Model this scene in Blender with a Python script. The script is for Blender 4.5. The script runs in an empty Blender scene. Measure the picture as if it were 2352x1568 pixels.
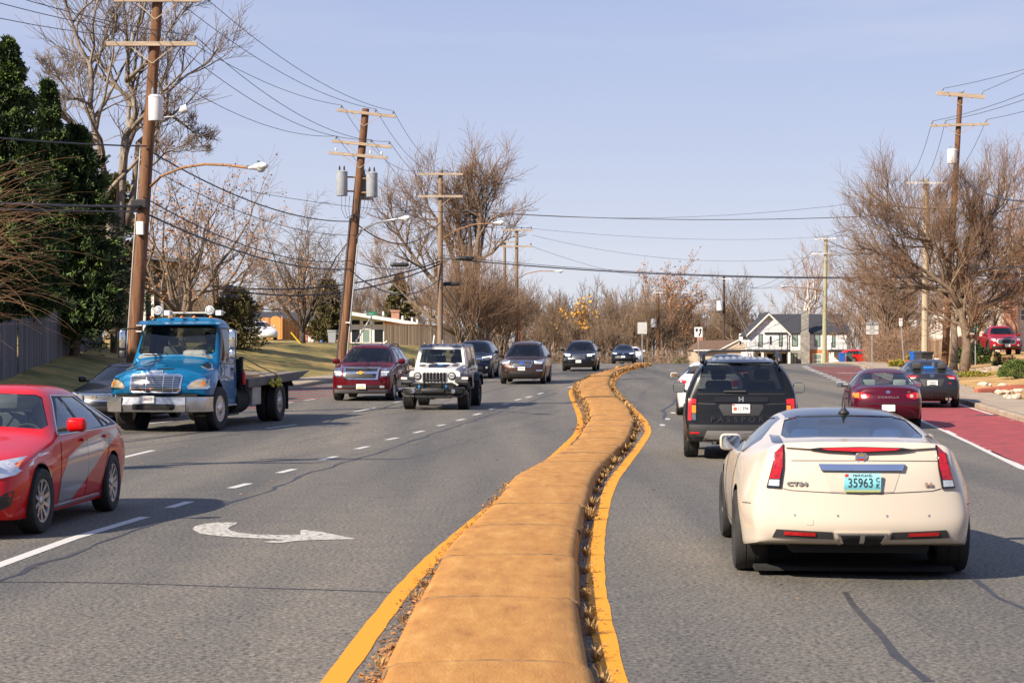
import bpy, bmesh, math, random
import numpy as np
from mathutils import Vector, Matrix
from mathutils.bvhtree import BVHTree
R = math.radians
SC = bpy.context.scene
COL = SC.collection
CAMH, HOR, FOC = 1.79, 815.0, 4400.0
cam_d = bpy.data.cameras.new('camera'); cam = bpy.data.objects.new('camera', cam_d); COL.objects.link(cam)
cam.location = (0, 0, CAMH); cam.rotation_euler = (R(90), 0, 0)
cam_d.sensor_width = 36; cam_d.lens = FOC / 2352 * 36; cam_d.shift_y = (HOR - 784) / 2352
cam_d.clip_start = .2; cam_d.clip_end = 4000
cam_d.dof.use_dof = True; cam_d.dof.focus_distance = 46; cam_d.dof.aperture_fstop = 9
SC.camera = cam
SUN_AZ = (-.76, -.65); SUN_EL = 34
world = bpy.data.worlds.new("World"); SC.world = world; world.use_nodes = True
wn, wl = world.node_tree.nodes, world.node_tree.links
sky = wn.new('ShaderNodeTexSky'); sky.sky_type = 'NISHITA'; sky.sun_disc = False
sky.sun_elevation = R(SUN_EL); sky.sun_rotation = math.atan2(SUN_AZ[0], SUN_AZ[1])
sky.air_density = 1.0; sky.dust_density = 0.15; sky.ozone_density = 3.5; sky.altitude = 50
bg = wn['Background']; bg.inputs[1].default_value = .066
tcw = wn.new('ShaderNodeTexCoord'); spw = wn.new('ShaderNodeSeparateXYZ'); wl.new(tcw.outputs['Generated'], spw.inputs[0]); rw_ = wn.new('ShaderNodeValToRGB'); rw_.color_ramp.elements[0].position = .0; rw_.color_ramp.elements[1].position = .28
rw_.color_ramp.elements[0].color = (.72, .72, .80, 1); rw_.color_ramp.elements[1].color = (.31, .405, .71, 1); e_ = rw_.color_ramp.elements.new(.11); e_.color = (.53, .575, .77, 1); wl.new(spw.outputs[2], rw_.inputs[0]); vm = wn.new('ShaderNodeVectorMath'); vm.operation = 'SCALE'; vm.inputs[3].default_value = 8.2
mpw = wn.new('ShaderNodeMapping'); mpw.inputs['Scale'].default_value = (1.2, 1.2, 9); cl = wn.new('ShaderNodeTexNoise'); cl.inputs['Scale'].default_value = 3.1; cl.inputs['Detail'].default_value = 7; wl.new(tcw.outputs['Generated'], mpw.inputs[0]); wl.new(mpw.outputs[0], cl.inputs[0])
cr = wn.new('ShaderNodeValToRGB'); cr.color_ramp.elements[0].position = .5; cr.color_ramp.elements[1].position = .85; cr.color_ramp.elements[1].color = (.55, .55, .55, 1); wl.new(cl.outputs[0], cr.inputs[0])
cm = wn.new('ShaderNodeMix'); cm.data_type = 'RGBA'; cm.inputs[7].default_value = (.72, .71, .79, 1); wl.new(cr.outputs[0], cm.inputs[0]); wl.new(rw_.outputs[0], cm.inputs[6]); wl.new(cm.outputs[2], vm.inputs[0])
hs = wn.new('ShaderNodeMix'); hs.data_type = 'RGBA'; hs.inputs[0].default_value = .86; wl.new(vm.outputs[0], hs.inputs[7])
wl.new(sky.outputs[0], hs.inputs[6]); wl.new(hs.outputs[2], bg.inputs[0])
sl = bpy.data.lights.new('sun', 'SUN'); sl.energy = 4.7; sl.angle = R(.55); sl.color = (1, .88, .72)
so = bpy.data.objects.new('sun', sl); COL.objects.link(so)
_h = math.hypot(*SUN_AZ); _c = math.cos(R(SUN_EL))
so.rotation_euler = Vector((SUN_AZ[0] / _h * _c, SUN_AZ[1] / _h * _c, math.sin(R(SUN_EL)))).to_track_quat('Z', 'Y').to_euler()
so.location = (-30, -30, 40)
SC.view_settings.view_transform = 'Standard'; SC.view_settings.look = 'None'
SC.view_settings.exposure = .98; SC.view_settings.gamma = 1
SC.render.engine = 'CYCLES'
SC.cycles.max_bounces = 6; SC.cycles.transparent_max_bounces = 16; SC.cycles.caustics_reflective = False
MATS = {}
def newmat(name):
 m = bpy.data.materials.new(name); m.use_nodes = True; nt = m.node_tree
 b = nt.nodes['Principled BSDF']; return m, nt, b
def mat(name, col, rough=.6, metal=0., var=0., scale=4., coat=0., bump=0., bscale=30., emis=None, es=0., spec=None, stretch=None):
 if name in MATS: return MATS[name]
 m, nt, b = newmat(name); N, Lk = nt.nodes, nt.links
 c = tuple(col) + (1,)
 b.inputs['Base Color'].default_value = c; b.inputs['Roughness'].default_value = rough; b.inputs['Metallic'].default_value = metal
 if coat: b.inputs['Coat Weight'].default_value = coat * .6; b.inputs['Coat Roughness'].default_value = .04
 if spec is not None: b.inputs['Specular IOR Level'].default_value = spec
 if var or bump:
  tc = N.new('ShaderNodeTexCoord'); mp = N.new('ShaderNodeMapping'); Lk.new(tc.outputs['Object'], mp.inputs[0])
  if stretch: mp.inputs['Scale'].default_value = stretch
 if var:
  n = N.new('ShaderNodeTexNoise'); n.inputs['Scale'].default_value = scale; n.inputs['Detail'].default_value = 5
  Lk.new(mp.outputs[0], n.inputs[0])
  r = N.new('ShaderNodeValToRGB'); r.color_ramp.elements[0].position = .3; r.color_ramp.elements[1].position = .7
  r.color_ramp.elements[0].color = tuple(x * (1 - var) for x in col) + (1,)
  r.color_ramp.elements[1].color = tuple(min(1, x * (1 + var)) for x in col) + (1,)
  Lk.new(n.outputs[0], r.inputs[0]); Lk.new(r.outputs[0], b.inputs['Base Color'])
 if bump:
  n2 = N.new('ShaderNodeTexNoise'); n2.inputs['Scale'].default_value = bscale; n2.inputs['Detail'].default_value = 4
  Lk.new(mp.outputs[0], n2.inputs[0]); bp = N.new('ShaderNodeBump'); bp.inputs['Strength'].default_value = bump
  Lk.new(n2.outputs[0], bp.inputs['Height']); Lk.new(bp.outputs[0], b.inputs['Normal'])
 if emis: b.inputs['Emission Color'].default_value = tuple(emis) + (1,); b.inputs['Emission Strength'].default_value = es
 MATS[name] = m; return m
def paint(name, col, metal=.0, rough=.32, dirt=.06):
 if name in MATS: return MATS[name]
 return mat(name, col, rough, metal, var=dirt, scale=2.2, coat=1., spec=.12)
def lined(m0):
 if m0.name + '_lined' in MATS: return MATS[m0.name + '_lined']
 m = m0.copy(); m.name = m0.name + '_lined'; N, Lk = m.node_tree.nodes, m.node_tree.links; MATS[m.name] = m
 g = N.new('ShaderNodeNewGeometry'); d = N.new('ShaderNodeBsdfDiffuse'); d.inputs[0].default_value = (.05, .047, .045, 1); x = N.new('ShaderNodeMixShader')
 Lk.new(g.outputs['Backfacing'], x.inputs[0]); Lk.new(N['Principled BSDF'].outputs[0], x.inputs[1]); Lk.new(d.outputs[0], x.inputs[2]); Lk.new(x.outputs[0], N['Material Output'].inputs[0]); return m
def glass(name, tint=(.45, .5, .48), refl=1.0):
 if name in MATS: return MATS[name]
 m, nt, b = newmat(name); N, Lk = nt.nodes, nt.links; N.remove(b)
 t = N.new('ShaderNodeBsdfTransparent'); t.inputs[0].default_value = tint + (1,)
 g = N.new('ShaderNodeBsdfGlossy'); g.inputs['Roughness'].default_value = .02; g.inputs[0].default_value = (1, 1, 1, 1)
 f = N.new('ShaderNodeLayerWeight'); f.inputs[0].default_value = .5; p = N.new('ShaderNodeMath'); p.operation = 'POWER'; p.inputs[1].default_value = 4.; q = N.new('ShaderNodeMath'); q.operation = 'MULTIPLY_ADD'; q.inputs[1].default_value = .9; q.inputs[2].default_value = .055 * refl; mx = N.new('ShaderNodeMixShader')
 Lk.new(f.outputs['Facing'], p.inputs[0]); Lk.new(p.outputs[0], q.inputs[0]); Lk.new(q.outputs[0], mx.inputs[0]); Lk.new(t.outputs[0], mx.inputs[1]); Lk.new(g.outputs[0], mx.inputs[2])
 Lk.new(mx.outputs[0], N['Material Output'].inputs[0]); MATS[name] = m; return m
def brick(name, c1, c2, mortar, sx=8., bw=.42, rh=.15, rough=.85, var=.25, axis='XZ', ms=.02):
 if name in MATS: return MATS[name]
 m, nt, b = newmat(name); N, Lk = nt.nodes, nt.links
 tc = N.new('ShaderNodeTexCoord'); sp = N.new('ShaderNodeSeparateXYZ'); cb = N.new('ShaderNodeCombineXYZ'); ad = N.new('ShaderNodeMath')
 Lk.new(tc.outputs['Object'], sp.inputs[0]); Lk.new(sp.outputs[0], ad.inputs[0]); Lk.new(sp.outputs[1], ad.inputs[1])
 Lk.new(ad.outputs[0], cb.inputs[0]); Lk.new(sp.outputs[2], cb.inputs[1])
 br = N.new('ShaderNodeTexBrick'); br.inputs['Scale'].default_value = 1
 for k, v in (('Brick Width', bw), ('Row Height', rh), ('Mortar Size', ms)): br.inputs[k].default_value = v
 br.inputs['Color1'].default_value = c1 + (1,); br.inputs['Color2'].default_value = c2 + (1,); br.inputs['Mortar'].default_value = mortar + (1,)
 Lk.new(cb.outputs[0], br.inputs[0])
 n = N.new('ShaderNodeTexNoise'); n.inputs['Scale'].default_value = 1.3; n.inputs['Detail'].default_value = 6; Lk.new(tc.outputs['Object'], n.inputs[0])
 hs = N.new('ShaderNodeMix'); hs.data_type = 'RGBA'; hs.blend_type = 'MULTIPLY'; hs.inputs[0].default_value = var
 Lk.new(br.outputs[0], hs.inputs[6]); Lk.new(n.outputs[0], hs.inputs[7]); Lk.new(hs.outputs[2], b.inputs['Base Color'])
 b.inputs['Roughness'].default_value = rough
 bp = N.new('ShaderNodeBump'); bp.inputs['Strength'].default_value = .5; bp.inputs['Distance'].default_value = .02; bp.invert = True
 Lk.new(br.outputs['Fac'], bp.inputs['Height']); Lk.new(bp.outputs[0], b.inputs['Normal'])
 MATS[name] = m; return m
def planks(name, col, col2, w=.14, rough=.85, axis=0, dark=(.05, .04, .03)):
 if name in MATS: return MATS[name]
 m, nt, b = newmat(name); N, Lk = nt.nodes, nt.links
 tc = N.new('ShaderNodeTexCoord'); sp = N.new('ShaderNodeSeparateXYZ'); Lk.new(tc.outputs['Object'], sp.inputs[0])
 d = N.new('ShaderNodeMath'); d.operation = 'DIVIDE'; d.inputs[1].default_value = w; Lk.new(sp.outputs[axis], d.inputs[0])
 fl = N.new('ShaderNodeMath'); fl.operation = 'FLOOR'; Lk.new(d.outputs[0], fl.inputs[0])
 fr = N.new('ShaderNodeMath'); fr.operation = 'FRACT'; Lk.new(d.outputs[0], fr.inputs[0])
 wn_ = N.new('ShaderNodeTexWhiteNoise'); wn_.noise_dimensions = '1D'; Lk.new(fl.outputs[0], wn_.inputs[1])
 mp = N.new('ShaderNodeMapping'); s = [18, 18, 1.2]; mp.inputs['Scale'].default_value = s; Lk.new(tc.outputs['Object'], mp.inputs[0])
 n = N.new('ShaderNodeTexNoise'); n.inputs['Scale'].default_value = 2; n.inputs['Detail'].default_value = 5; Lk.new(mp.outputs[0], n.inputs[0])
 av = N.new('ShaderNodeMath'); av.operation = 'ADD'; Lk.new(wn_.outputs[0], av.inputs[0]); Lk.new(n.outputs[0], av.inputs[1])
 r = N.new('ShaderNodeValToRGB'); r.color_ramp.elements[0].position = .25; r.color_ramp.elements[1].position = .8
 hv = N.new('ShaderNodeMath'); hv.operation = 'MULTIPLY'; hv.inputs[1].default_value = .5; Lk.new(av.outputs[0], hv.inputs[0])
 r.color_ramp.elements[0].color = col + (1,); r.color_ramp.elements[1].color = col2 + (1,); Lk.new(hv.outputs[0], r.inputs[0])
 lt = N.new('ShaderNodeMath'); lt.operation = 'LESS_THAN'; lt.inputs[1].default_value = .07; Lk.new(fr.outputs[0], lt.inputs[0])
 mx = N.new('ShaderNodeMix'); mx.data_type = 'RGBA'; Lk.new(lt.outputs[0], mx.inputs[0]); Lk.new(r.outputs[0], mx.inputs[6]); mx.inputs[7].default_value = dark + (1,)
 Lk.new(mx.outputs[2], b.inputs['Base Color']); b.inputs['Roughness'].default_value = rough
 MATS[name] = m; return m
def link(name, me, parent=None, loc=None):
 o = bpy.data.objects.new(name, me); COL.objects.link(o)
 if parent is not None: o.parent = parent
 if loc is not None: o.location = loc
 return o
def tag(o, label=None, cat=None, group=None, kind=None):
 if label: o['label'] = label
 if cat: o['category'] = cat
 if group: o['group'] = group
 if kind: o['kind'] = kind
 return o
def empty(name, loc=(0, 0, 0), rz=0, label=None, cat=None, group=None):
 o = link(name, None); o.location = loc; o.rotation_euler = (0, 0, rz); return tag(o, label, cat, group)
def lab(o, label): o['label'] = label; return o
class MB:
 def __init__(s): s.v, s.f, s.m = [], [], []; s.mats = []
 def mi(s, m):
  if m is None: return 0
  if m not in s.mats: s.mats.append(m)
  return s.mats.index(m)
 def add(s, vs, fs, m=None):
  b = len(s.v); s.v += [tuple(p) for p in vs]; k = s.mi(m)
  for f in fs: s.f.append(tuple(i + b for i in f)); s.m.append(k)
  return s
 def box(s, x0, x1, y0, y1, z0, z1, m=None, M=None):
  vs = [(x, y, z) for x in (x0, x1) for y in (y0, y1) for z in (z0, z1)]
  if M is not None: vs = [M @ Vector(p) for p in vs]
  return s.add(vs, [(0, 1, 3, 2), (4, 6, 7, 5), (0, 4, 5, 1), (2, 3, 7, 6), (0, 2, 6, 4), (1, 5, 7, 3)], m)
 def bbox(s, x0, x1, y0, y1, z0, z1, r=.02, m=None, M=None):
  bm = bmesh.new(); bmesh.ops.create_cube(bm, size=1)
  for v in bm.verts: v.co = Vector(((x0 + x1) / 2 + v.co.x * (x1 - x0), (y0 + y1) / 2 + v.co.y * (y1 - y0), (z0 + z1) / 2 + v.co.z * (z1 - z0)))
  bmesh.ops.bevel(bm, geom=bm.edges[:], offset=r, segments=2, affect='EDGES', profile=.5)
  vs = [M @ v.co if M is not None else v.co.copy() for v in bm.verts]
  fs = [[v.index for v in f.verts] for f in bm.faces]; bm.free(); return s.add(vs, fs, m)
 def tube(s, pts, r, n=6, m=None, cap=True, r2=None):
  pts = [Vector(p) for p in pts]; vs, fs = [], []; L = len(pts)
  rs = [r + ((r2 if r2 is not None else r) - r) * i / max(1, L - 1) for i in range(L)] if not isinstance(r, (list, tuple)) else r
  up = None
  for i, p in enumerate(pts):
   t = (pts[min(i + 1, L - 1)] - pts[max(i - 1, 0)])
   if t.length < 1e-9: t = Vector((0, 0, 1))
   t.normalize()
   if up is None: up = t.orthogonal().normalized()
   else:
    up = up - t * up.dot(t)
    up = up.normalized() if up.length > 1e-6 else t.orthogonal().normalized()
   w = t.cross(up)
   for k in range(n):
    a = 2 * math.pi * k / n; vs.append(p + (up * math.cos(a) + w * math.sin(a)) * rs[i])
  for i in range(L - 1):
   for k in range(n):
    a, b = i * n + k, i * n + (k + 1) % n; fs.append((a, b, b + n, a + n))
  if cap: fs.append(tuple(range(n - 1, -1, -1))); fs.append(tuple((L - 1) * n + k for k in range(n)))
  return s.add(vs, fs, m)
 def lathe(s, prof, n=24, axis='z', c=(0, 0, 0), m=None, M=None, cap=True):
  vs, fs = [], []
  for r_, h in prof:
   for k in range(n):
    a = 2 * math.pi * k / n; x, y = r_ * math.cos(a), r_ * math.sin(a)
    p = (x, y, h) if axis == 'z' else ((h, x, y) if axis == 'x' else (x, h, y))
    p = Vector(p) + Vector(c); vs.append(M @ p if M is not None else p)
  for i in range(len(prof) - 1):
   for k in range(n):
    a, b = i * n + k, i * n + (k + 1) % n; fs.append((a, b, b + n, a + n))
  if cap: fs.append(tuple(range(n - 1, -1, -1))); fs.append(tuple((len(prof) - 1) * n + k for k in range(n)))
  return s.add(vs, fs, m)
 def prism(s, poly, a0, a1, axis='y', m=None, M=None):
  n = len(poly); vs = []
  for a in (a0, a1):
   for (u, w) in poly:
    p = Vector({'y': (u, a, w), 'x': (a, u, w), 'z': (u, w, a)}[axis]); vs.append(M @ p if M is not None else p)
  fs = [tuple(range(n)), tuple(range(2 * n - 1, n - 1, -1))] + [(i, (i + 1) % n, n + (i + 1) % n, n + i) for i in range(n)]
  return s.add(vs, fs, m)
 def ell(s, c, r, m=None, n=10, M=None):
  prof = []
  vs, fs = [], []
  for i in range(n + 1):
   t = math.pi * i / n
   for k in range(n * 2):
    a = math.pi * k / n; p = Vector((c[0] + r[0] * math.sin(t) * math.cos(a), c[1] + r[1] * math.sin(t) * math.sin(a), c[2] + r[2] * math.cos(t)))
    vs.append(M @ p if M is not None else p)
  for i in range(n):
   for k in range(2 * n):
    a, b = i * 2 * n + k, i * 2 * n + (k + 1) % (2 * n); fs.append((a, a + 2 * n, b + 2 * n, b))
  return s.add(vs, fs, m)
 def sheet(s, pts, m=None): return s.add(pts, [tuple(range(len(pts)))], m)
 def build(s, name, m=None, parent=None, smooth=False, fix=True, auto=None, loc=None):
  if isinstance(m, bpy.types.Object): m, parent = None, m
  me = bpy.data.meshes.new(name); me.from_pydata(s.v, [], s.f)
  if s.mats and not (len(s.mats) == 1 and m is not None and s.mats[0] is None):
   for x in s.mats: me.materials.append(x if x is not None else m)
   me.polygons.foreach_set('material_index', s.m)
  elif m is not None: me.materials.append(m)
  if fix:
   bm = bmesh.new(); bm.from_mesh(me); bmesh.ops.recalc_face_normals(bm, faces=bm.faces[:]); bm.to_mesh(me); bm.free()
  if smooth: me.polygons.foreach_set('use_smooth', [True] * len(me.polygons))
  if auto:
   me.polygons.foreach_set('use_smooth', [True] * len(me.polygons)); me.set_sharp_from_angle(angle=R(auto))
  me.update(); return link(name, me, parent, loc)
def text_mesh(name, txt, size, mt, parent, M, ext=.003, bold=0., sx=1., align='CENTER', spacing=1.):
 cu = bpy.data.curves.new(name, 'FONT'); cu.body = txt; cu.size = size; cu.align_x = align; cu.align_y = 'CENTER'
 cu.extrude = ext; cu.offset = bold; cu.space_character = spacing; cu.resolution_u = 3; cu.space_line = .95
 o = bpy.data.objects.new(name, cu); COL.objects.link(o)
 dg = bpy.context.evaluated_depsgraph_get(); me = bpy.data.meshes.new_from_object(o.evaluated_get(dg))
 bpy.data.objects.remove(o); bpy.data.curves.remove(cu)
 me.transform(M @ Matrix.Diagonal((sx, 1, 1, 1))); me.materials.clear(); me.materials.append(mt); return link(name, me, parent)
FRONT = Matrix.Rotation(R(90), 4, 'X')
REAR = Matrix.Rotation(R(180), 4, 'Z') @ FRONT
def rrect(x0, z0, x1, z1, r=.02, n=4):
 r = min(r, (x1 - x0) / 2 - 1e-4, (z1 - z0) / 2 - 1e-4); out = []
 for cx, cz, a0 in ((x1 - r, z1 - r, 0), (x0 + r, z1 - r, 90), (x0 + r, z0 + r, 180), (x1 - r, z0 + r, 270)):
  for i in range(n + 1):
   a = R(a0 + 90 * i / n); out.append((cx + r * math.cos(a), cz + r * math.sin(a)))
 return out
def ellp(cx, cz, rx, rz, n=20): return [(cx + rx * math.cos(2 * math.pi * i / n), cz + rz * math.sin(2 * math.pi * i / n)) for i in range(n)]
_ZR = [(-60, 0), (-5, 0), (36, 0), (44, .06), (57, .22), (64, .30), (80, .545), (92, .725), (104, .9), (113, 1.04), (120, 1.13), (130, 1.185), (140, 1.16),
       (150, 1.06), (165, .88), (185, .62), (210, .35), (235, .05), (300, -.7), (400, -1.6), (700, -2), (1500, 0)]
def pchip(tab):
 x = np.array([t[0] for t in tab], float); y = np.array([t[1] for t in tab], float); h = np.diff(x); d = np.diff(y) / h
 m = np.zeros(len(x)); m[0], m[-1] = d[0], d[-1]
 for i in range(1, len(x) - 1):
  if d[i - 1] * d[i] > 0:
   w1, w2 = 2 * h[i] + h[i - 1], h[i] + 2 * h[i - 1]; m[i] = (w1 + w2) / (w1 / d[i - 1] + w2 / d[i])
 def f(q):
  q = np.clip(np.asarray(q, float), x[0], x[-1]); i = np.clip(np.searchsorted(x, q) - 1, 0, len(h) - 1); t = (q - x[i]) / h[i]
  return ((1 + 2 * t) * (1 - t) ** 2) * y[i] + t * (1 - t) ** 2 * h[i] * m[i] + t * t * (3 - 2 * t) * y[i + 1] + t * t * (t - 1) * h[i] * m[i + 1]
 return f
zr = pchip(_ZR)
xl = pchip([(-60, -13.6), (20, -13.6), (35, -13.1), (44, -12.4), (54, -11.2), (64, -9.9), (74, -8.7), (83, -8.0), (96, -6.2), (110, -3.6), (130, .6), (160, 4), (200, 7), (240, 8), (400, 8.5), (1500, 9)])
xr = pchip([(-60, 9.0), (10, 9.9), (30, 11.5), (47, 12.75), (57, 13.8), (63, 14.5), (80, 16.5), (98, 18.8), (114, 20.9), (130, 22.8), (160, 25), (200, 26), (240, 26.5), (400, 27), (1500, 28)])
def sst(t): t = np.clip(t, 0, 1); return t * t * (3 - 2 * t)
def ground(x, y):
 x = np.asarray(x, float); y = np.asarray(y, float); z = zr(y); u = xl(y) - x; v = x - xr(y)
 far = sst((y - 118) / 60)
 z = z + np.where(u > 0, .13 + 1.25 * sst((u - 1.8) / 8.5) + .25 * sst((u - 10) / 25) + .9 * far * sst((u - 12) / 14), 0)
 z = z + np.where(v > 0, .13 + .62 * sst((v - 2.2) / 7.5) * (1 - .3 * far) + .5 * sst((v - 9) / 12) * (1 - far), 0)
 return z
def gz(x, y): return float(ground(x, y))
def PX(px, py, d): return Vector(((px - 1176) / FOC * d, d, CAMH - (py - HOR) / FOC * d))
def XD(px, d): return (px - 1176) / FOC * d
def road(px, py):
 s = (py - HOR) / FOC; lo = 5.
 for d in np.arange(5, 125, .25):
  if CAMH - s * d <= float(zr(d)): break
 a, b = d - .25, d
 for _ in range(20):
  c = (a + b) / 2
  if CAMH - s * c <= float(zr(c)): b = c
  else: a = c
 return Vector((XD(px, b), b, float(zr(b))))
def S(o): o['kind'] = 'structure'; return o
# ============================================================ GROUND, ROAD, MEDIAN
def asphalt_mat():
 m, nt, b = newmat('asphalt'); N, Lk = nt.nodes, nt.links
 tc = N.new('ShaderNodeTexCoord')
 fine = N.new('ShaderNodeTexNoise'); fine.inputs['Scale'].default_value = 26; fine.inputs['Detail'].default_value = 4; fine.inputs['Roughness'].default_value = .85
 vo = N.new('ShaderNodeTexVoronoi'); vo.inputs['Scale'].default_value = 55
 big = N.new('ShaderNodeTexNoise'); big.inputs['Scale'].default_value = .32; big.inputs['Detail'].default_value = 5
 mp = N.new('ShaderNodeMapping'); mp.inputs['Scale'].default_value = (2.1, .13, 1); Lk.new(tc.outputs['Object'], mp.inputs[0]); Lk.new(mp.outputs[0], big.inputs[0])
 mid = N.new('ShaderNodeTexNoise'); mid.inputs['Scale'].default_value = 2.3; mid.inputs['Detail'].default_value = 6; Lk.new(tc.outputs['Object'], mid.inputs[0])
 Lk.new(tc.outputs['Object'], fine.inputs[0]); Lk.new(tc.outputs['Object'], vo.inputs[0])
 r1 = N.new('ShaderNodeValToRGB'); r1.color_ramp.elements[0].position = .38; r1.color_ramp.elements[1].position = .64
 r1.color_ramp.elements[0].color = (.023, .023, .024, 1); r1.color_ramp.elements[1].color = (.238, .224, .197, 1)
 Lk.new(fine.outputs[0], r1.inputs[0])
 r2 = N.new('ShaderNodeValToRGB'); r2.color_ramp.elements[0].position = .3; r2.color_ramp.elements[1].position = .75
 r2.color_ramp.elements[0].color = (.62, .65, .68, 1); r2.color_ramp.elements[1].color = (1.45, 1.34, 1.18, 1); Lk.new(big.outputs[0], r2.inputs[0])
 r3 = N.new('ShaderNodeValToRGB'); r3.color_ramp.elements[0].position = .3; r3.color_ramp.elements[1].position = .7
 r3.color_ramp.elements[0].color = (.9, .9, .92, 1); r3.color_ramp.elements[1].color = (1.1, 1.08, 1.05, 1); Lk.new(mid.outputs[0], r3.inputs[0])
 a = N.new('ShaderNodeMix'); a.data_type = 'RGBA'; a.blend_type = 'MULTIPLY'; a.inputs[0].default_value = 1; Lk.new(r1.outputs[0], a.inputs[6]); Lk.new(r2.outputs[0], a.inputs[7])
 c = N.new('ShaderNodeMix'); c.data_type = 'RGBA'; c.blend_type = 'MULTIPLY'; c.inputs[0].default_value = 1; Lk.new(a.outputs[2], c.inputs[6]); Lk.new(r3.outputs[0], c.inputs[7])
 Lk.new(c.outputs[2], b.inputs['Base Color']); b.inputs['Roughness'].default_value = .8; b.inputs['Specular IOR Level'].default_value = .35
 bp = N.new('ShaderNodeBump'); bp.inputs['Strength'].default_value = .35; bp.inputs['Distance'].default_value = .01
 Lk.new(fine.outputs[0], bp.inputs['Height']); Lk.new(bp.outputs[0], b.inputs['Normal'])
 return m
def ramp_mat(name, stops, scale, detail=6, rough=.9, bump=.3, bs=20., stretch=(1, 1, 1), bd=.02):
 m, nt, b = newmat(name); N, Lk = nt.nodes, nt.links
 tc = N.new('ShaderNodeTexCoord'); mp = N.new('ShaderNodeMapping'); mp.inputs['Scale'].default_value = stretch; Lk.new(tc.outputs['Object'], mp.inputs[0])
 n = N.new('ShaderNodeTexNoise'); n.inputs['Scale'].default_value = scale; n.inputs['Detail'].default_value = detail; n.inputs['Roughness'].default_value = .62; Lk.new(mp.outputs[0], n.inputs[0])
 r = N.new('ShaderNodeValToRGB'); e = r.color_ramp.elements
 while len(e) < len(stops): e.new(.5)
 for k, (p, c) in enumerate(stops): e[k].position = p; e[k].color = tuple(c) + (1,)
 Lk.new(n.outputs[0], r.inputs[0]); Lk.new(r.outputs[0], b.inputs['Base Color']); b.inputs['Roughness'].default_value = rough
 n2 = N.new('ShaderNodeTexNoise'); n2.inputs['Scale'].default_value = bs; n2.inputs['Detail'].default_value = 5; Lk.new(tc.outputs['Object'], n2.inputs[0])
 bp = N.new('ShaderNodeBump'); bp.inputs['Strength'].default_value = bump; bp.inputs['Distance'].default_value = bd
 Lk.new(n2.outputs[0], bp.inputs['Height']); Lk.new(bp.outputs[0], b.inputs['Normal']); MATS[name] = m; return m
M_ASPH = asphalt_mat()
M_GRASS = ramp_mat('winter_grass', [(.3, (.070, .075, .014)), (.45, (.17, .145, .034)), (.56, (.30, .205, .058)), (.72, (.42, .27, .09))], .55, 9, bump=.8, bs=9, bd=.06)
M_STRAW = ramp_mat('straw_grass', [(.3, (.12, .11, .022)), (.43, (.30, .185, .06)), (.56, (.46, .27, .10)), (.72, (.56, .35, .15))], .6, 9, bump=.8, bs=9, bd=.06)
M_CONC = ramp_mat('sidewalk_concrete', [(.3, (.26, .20, .14)), (.7, (.40, .32, .235))], 1.6, 6, bump=.15, bs=60)
M_MEDIAN = ramp_mat('median_concrete', [(.28, (.22, .095, .020)), (.38, (.35, .155, .032)), (.55, (.42, .20, .044)), (.72, (.50, .275, .08))], 2.6, 14, bump=.8, bs=60, stretch=(2.6, .7, 1), bd=.012)
def painted(name, col, wear=.45, wc=(.16, .14, .12), sc=16):
 m, nt, b = newmat(name); N, Lk = nt.nodes, nt.links; tc = N.new('ShaderNodeTexCoord')
 n = N.new('ShaderNodeTexNoise'); n.inputs['Scale'].default_value = sc; n.inputs['Detail'].default_value = 8; n.inputs['Roughness'].default_value = .75; Lk.new(tc.outputs['Object'], n.inputs[0])
 r = N.new('ShaderNodeValToRGB'); r.color_ramp.elements[0].position = wear - .06; r.color_ramp.elements[1].position = wear + .03
 r.color_ramp.elements[0].color = wc + (1,); r.color_ramp.elements[1].color = col + (1,); Lk.new(n.outputs[0], r.inputs[0]); Lk.new(r.outputs[0], b.inputs['Base Color'])
 b.inputs['Roughness'].default_value = .75; MATS[name] = m; return m
M_WHITE = painted('road_paint_white', (.52, .50, .47), .38)
M_ARROW = painted('road_paint_arrow', (.50, .48, .42), .49, sc=15)
M_YEL = painted('road_paint_yellow', (.64, .265, .003), .36, (.30, .19, .08), sc=7)
M_RED = ramp_mat('road_paint_red', [(.28, (.10, .045, .042)), (.40, (.22, .036, .038)), (.55, (.29, .040, .044)), (.75, (.35, .065, .066))], 2.2, 10, bump=.2, bs=60, bd=.005)
M_TAR = mat('tar', (.035, .034, .036), .55, var=.3, scale=6)
def strip_obj(name, ys, xa, xb, dz, m, nx=1, zf=None):
 mb = MB(); n = nx + 1; vs = []
 for i, y in enumerate(ys):
  a, b_ = xa(y), xb(y)
  for k in range(n):
   x = a + (b_ - a) * k / nx; vs.append((x, y, (zf(x, y) if zf else float(zr(y))) + dz))
 fs = [(i * n + k, i * n + k + 1, (i + 1) * n + k + 1, (i + 1) * n + k) for i in range(len(ys) - 1) for k in range(nx)]
 mb.add(vs, fs, m); return mb
YS = list(np.concatenate([np.arange(-30, 180, 2.), np.arange(180, 420, 6.)]))
S(strip_obj('road', YS, lambda y: float(xl(y)), lambda y: float(xr(y)), 0, M_ASPH, 4).build('road', smooth=True))
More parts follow.
